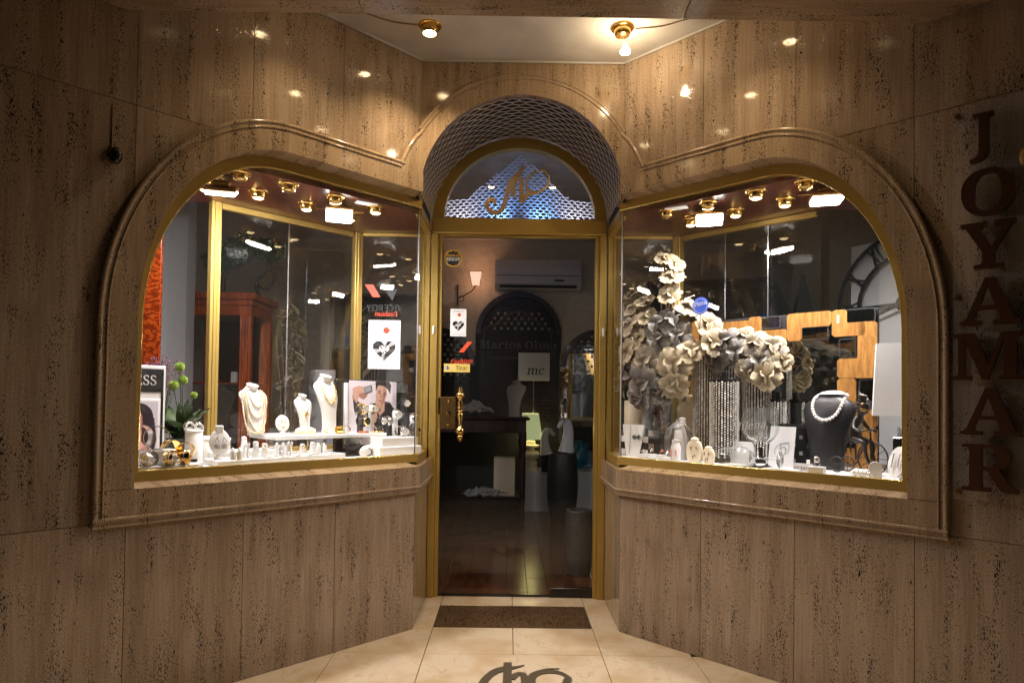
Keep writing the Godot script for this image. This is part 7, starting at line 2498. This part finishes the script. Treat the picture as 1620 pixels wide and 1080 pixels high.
func cabinet(xf: Transform3D) -> void:
	var t := thing("cherry_cabinet", "cherry wood display cabinet with fluted pilasters and cornice", "cabinet", xf)
	var W := 0.50
	var D := 0.42
	for c in [["cornice", Vector3(0, 1.86, 0), Vector3(W + 0.06, 0.05, D + 0.06)], ["cornice", Vector3(0, 1.815, 0), Vector3(W + 0.02, 0.04, D + 0.02)], ["frieze", Vector3(0, 1.76, 0), Vector3(W, 0.07, D)], ["base", Vector3(0, 0.30, 0), Vector3(W, 0.60, D)], ["shelf", Vector3(0, 1.25, 0), Vector3(W - 0.1, 0.012, D - 0.04)], ["back", Vector3(0, 1.15, -D / 2 + 0.01), Vector3(W - 0.1, 1.16, 0.015)]]:
		var g := G.new()
		g.bx(c[1], c[2], 0.006)
		part(c[0], g, M.cherry if c[0] != "back" else M.dark_wood, t)
	for s in [-1, 1]:
		for z in [-1, 1]:
			var g := G.new()
			g.bx(Vector3(s * (W / 2 - 0.04), 1.165, z * (D / 2 - 0.025)), Vector3(0.08, 1.13, 0.04), 0.003)
			for k in 4:
				g.cyl(Vector3(s * (W / 2 - 0.04) + (k - 1.5) * 0.019, 0.62, z * (D / 2 - 0.001)), Vector3(s * (W / 2 - 0.04) + (k - 1.5) * 0.019, 1.71, z * (D / 2 - 0.001)), 0.0078, 0.0078, 8)
			part("pilaster", g, M.cherry, t)
	var gl := G.new()
	gl.bx(Vector3(0, 1.165, D / 2 - 0.02), Vector3(W - 0.17, 1.12, 0.001))
	part("pane", gl, M.pane, t)
	var it := [["gold_pen", Vector3(-0.05, 1.26, 0.06), M.gold], ["box", Vector3(0.08, 1.256, 0.05), M.white_gloss]]
	var g2 := G.new()
	g2.cyl(Vector3(-0.09, 1.32, 0.06), Vector3(-0.02, 1.265, 0.08), 0.012, 0.010, 10)
	lone("gold_pen", g2, M.gold, "gold pen leaning on the cabinet shelf", "pen", xf)
	block("small_box", Vector3(0.04, 0.08, 0.03), M.white_gloss, "small white box on the cabinet shelf", xf * at(Vector3(0.08, 1.256, 0.06)), "box")

func dried_spray(xf: Transform3D, label: String, y0: float, y1: float) -> void:
	var t := thing("dried_spray", label, "dried plant", xf)
	var g := G.new()
	for i in 7:
		g.tube(curve3([Vector3(0, 0, 0), Vector3((i - 3) * 0.01, y0 * 0.6, 0), Vector3((i - 3) * 0.035, y1 - absf(i - 3) * 0.06, 0.02)], 8), [0.006, 0.004], 5)
	g.lathe(Transform3D(), [Vector2(0, 0), Vector2(0.10, 0), Vector2(0.09, 0.5), Vector2(0, 0.5)], 16, 0.4)
	part("stems", g, M.twig, t)
	var lf := leaf_mesh(0.13, 0.055, M.dried_leaf)
	for i in 70:
		var y := rng.randf_range(y0, y1)
		var a := rng.randf() * TAU
		var r := rng.randf() * 0.10
		part_of("leaf", lf, t, Transform3D((Basis(Vector3.UP, a) * Basis(Vector3.RIGHT, rng.randf_range(-1.0, 0.5))).scaled_local(Vector3.ONE * rng.randf_range(0.6, 1.1)), Vector3(cos(a) * r, y, sin(a) * r)))

func shelf_unit(xf: Transform3D, label: String) -> void:
	var t := thing("shelf_unit", label, "cabinet", xf)
	for s in [-1, 1]:
		var g := G.new()
		g.bx(Vector3(s * 0.5, 1.1, 0), Vector3(0.05, 2.2, 0.4), 0.004)
		part("side", g, M.dark_wood, t)
	for y in [0.3, 0.75, 1.2, 1.65, 2.18]:
		var g := G.new()
		g.bx(Vector3(0, y, 0), Vector3(0.95, 0.03, 0.38), 0.003)
		part("shelf", g, M.dark_wood, t)
	var b := G.new()
	b.bx(Vector3(0, 1.1, -0.19), Vector3(1.0, 2.2, 0.02))
	part("back", b, M.black_matt, t)

# ---------------------------------------------------------------- things fixed to the stone
func wall_fittings() -> void:
	var c := thing("security_camera", "small dark dome camera on a bracket on the stone beside the pearl window", "camera", spot(-1, 1.37, 2.02, 0.0) * Transform3D(Basis.from_scale(Vector3.ONE * 0.62), Vector3.ZERO))
	var g := G.new()
	g.lathe(Transform3D(Basis(Vector3.RIGHT, PI / 2), Vector3.ZERO), [Vector2(0, 0), Vector2(0.045, 0), Vector2(0.045, 0.02), Vector2(0.03, 0.03), Vector2(0, 0.03)], 20, 0.4)
	part("plate", g, M.brass_dark, c)
	g = G.new()
	g.ell(at(Vector3(0, -0.01, 0.05)), Vector3(0.034, 0.05, 0.034), 18, 10)
	part("dome", g, M.black_gloss, c)
	g = G.new()
	g.box(Transform3D(Basis(Vector3.FORWARD, 0.5), Vector3(-0.04, -0.055, 0.05)), Vector3(0.045, 0.03, 0.04), 0.004)
	g.cyl(Vector3(0, -0.02, 0.02), Vector3(-0.04, -0.055, 0.05), 0.008, 0.008, 8)
	part("lens_arm", g, M.brass_dark, c)
	g = G.new()
	g.tube([Vector3(-0.01, 0.04, 0.004), Vector3(-0.012, 0.3, 0.004)], [0.003], 5)
	part("cable", g, M.brass_dark, c)
	var sp := thing("sign_plate", "clear acrylic sign plate with bronze letters running down the stone", "sign", spot(1, 1.53, 1.52, 0.022))
	g = G.new()
	g.bx(Vector3(0.02, 0, 0), Vector3(0.25, 1.37, 0.006), 0.001)
	part("acrylic_plate", g, M.acrylic, sp)
	for y in [-0.66, 0.02, 0.66]:
		for x in [-0.09, 0.13]:
			g = G.new()
			g.lathe(Transform3D(Basis(Vector3.RIGHT, PI / 2), Vector3(x, y, -0.02)), [Vector2(0.008, 0), Vector2(0.008, 0.024), Vector2(0.011, 0.024), Vector2(0.01, 0.03), Vector2(0, 0.031)], 12, 0.4)
			part("stud", g, M.brass_dark, sp)
	var ys := [0.566, 0.367, 0.185, -0.006, -0.193, -0.38, -0.57]
	var word := "JOYAMAR"
	for i in 7:
		text_part("letter", word[i], 0.225 if i else 0.175, 0.03, M.bronze_letter, sp, at(Vector3(0.0 if i else -0.012, ys[i] + (0.0 if i else 0.012), 0.02)), true, true)
	g = G.new()
	for i in 5:
		var pts := []
		for k in 16:
			var a := TAU * k / 15 + i
			pts.append(Vector3(0.105 + cos(a) * 0.02 * (1.0 - i * 0.12), 0.47 + sin(a) * 0.035 * (1.0 - i * 0.14), 0.008 + i * 0.003))
		g.tube(pts, [0.0025], 5)
	part("scroll_emblem", g, M.brass_dark, sp)

func _ready() -> void:
	rng.seed = 7
	set_view()
	make_materials()
	build_ground()
	build_arch()
	window_wall(-1)
	window_wall(1)
	build_shell()
	build_case(-1)
	build_case(1)
	build_door()
	build_ceiling_lamps()
	wall_fittings()
	left_goods()
	right_goods()
	interior()
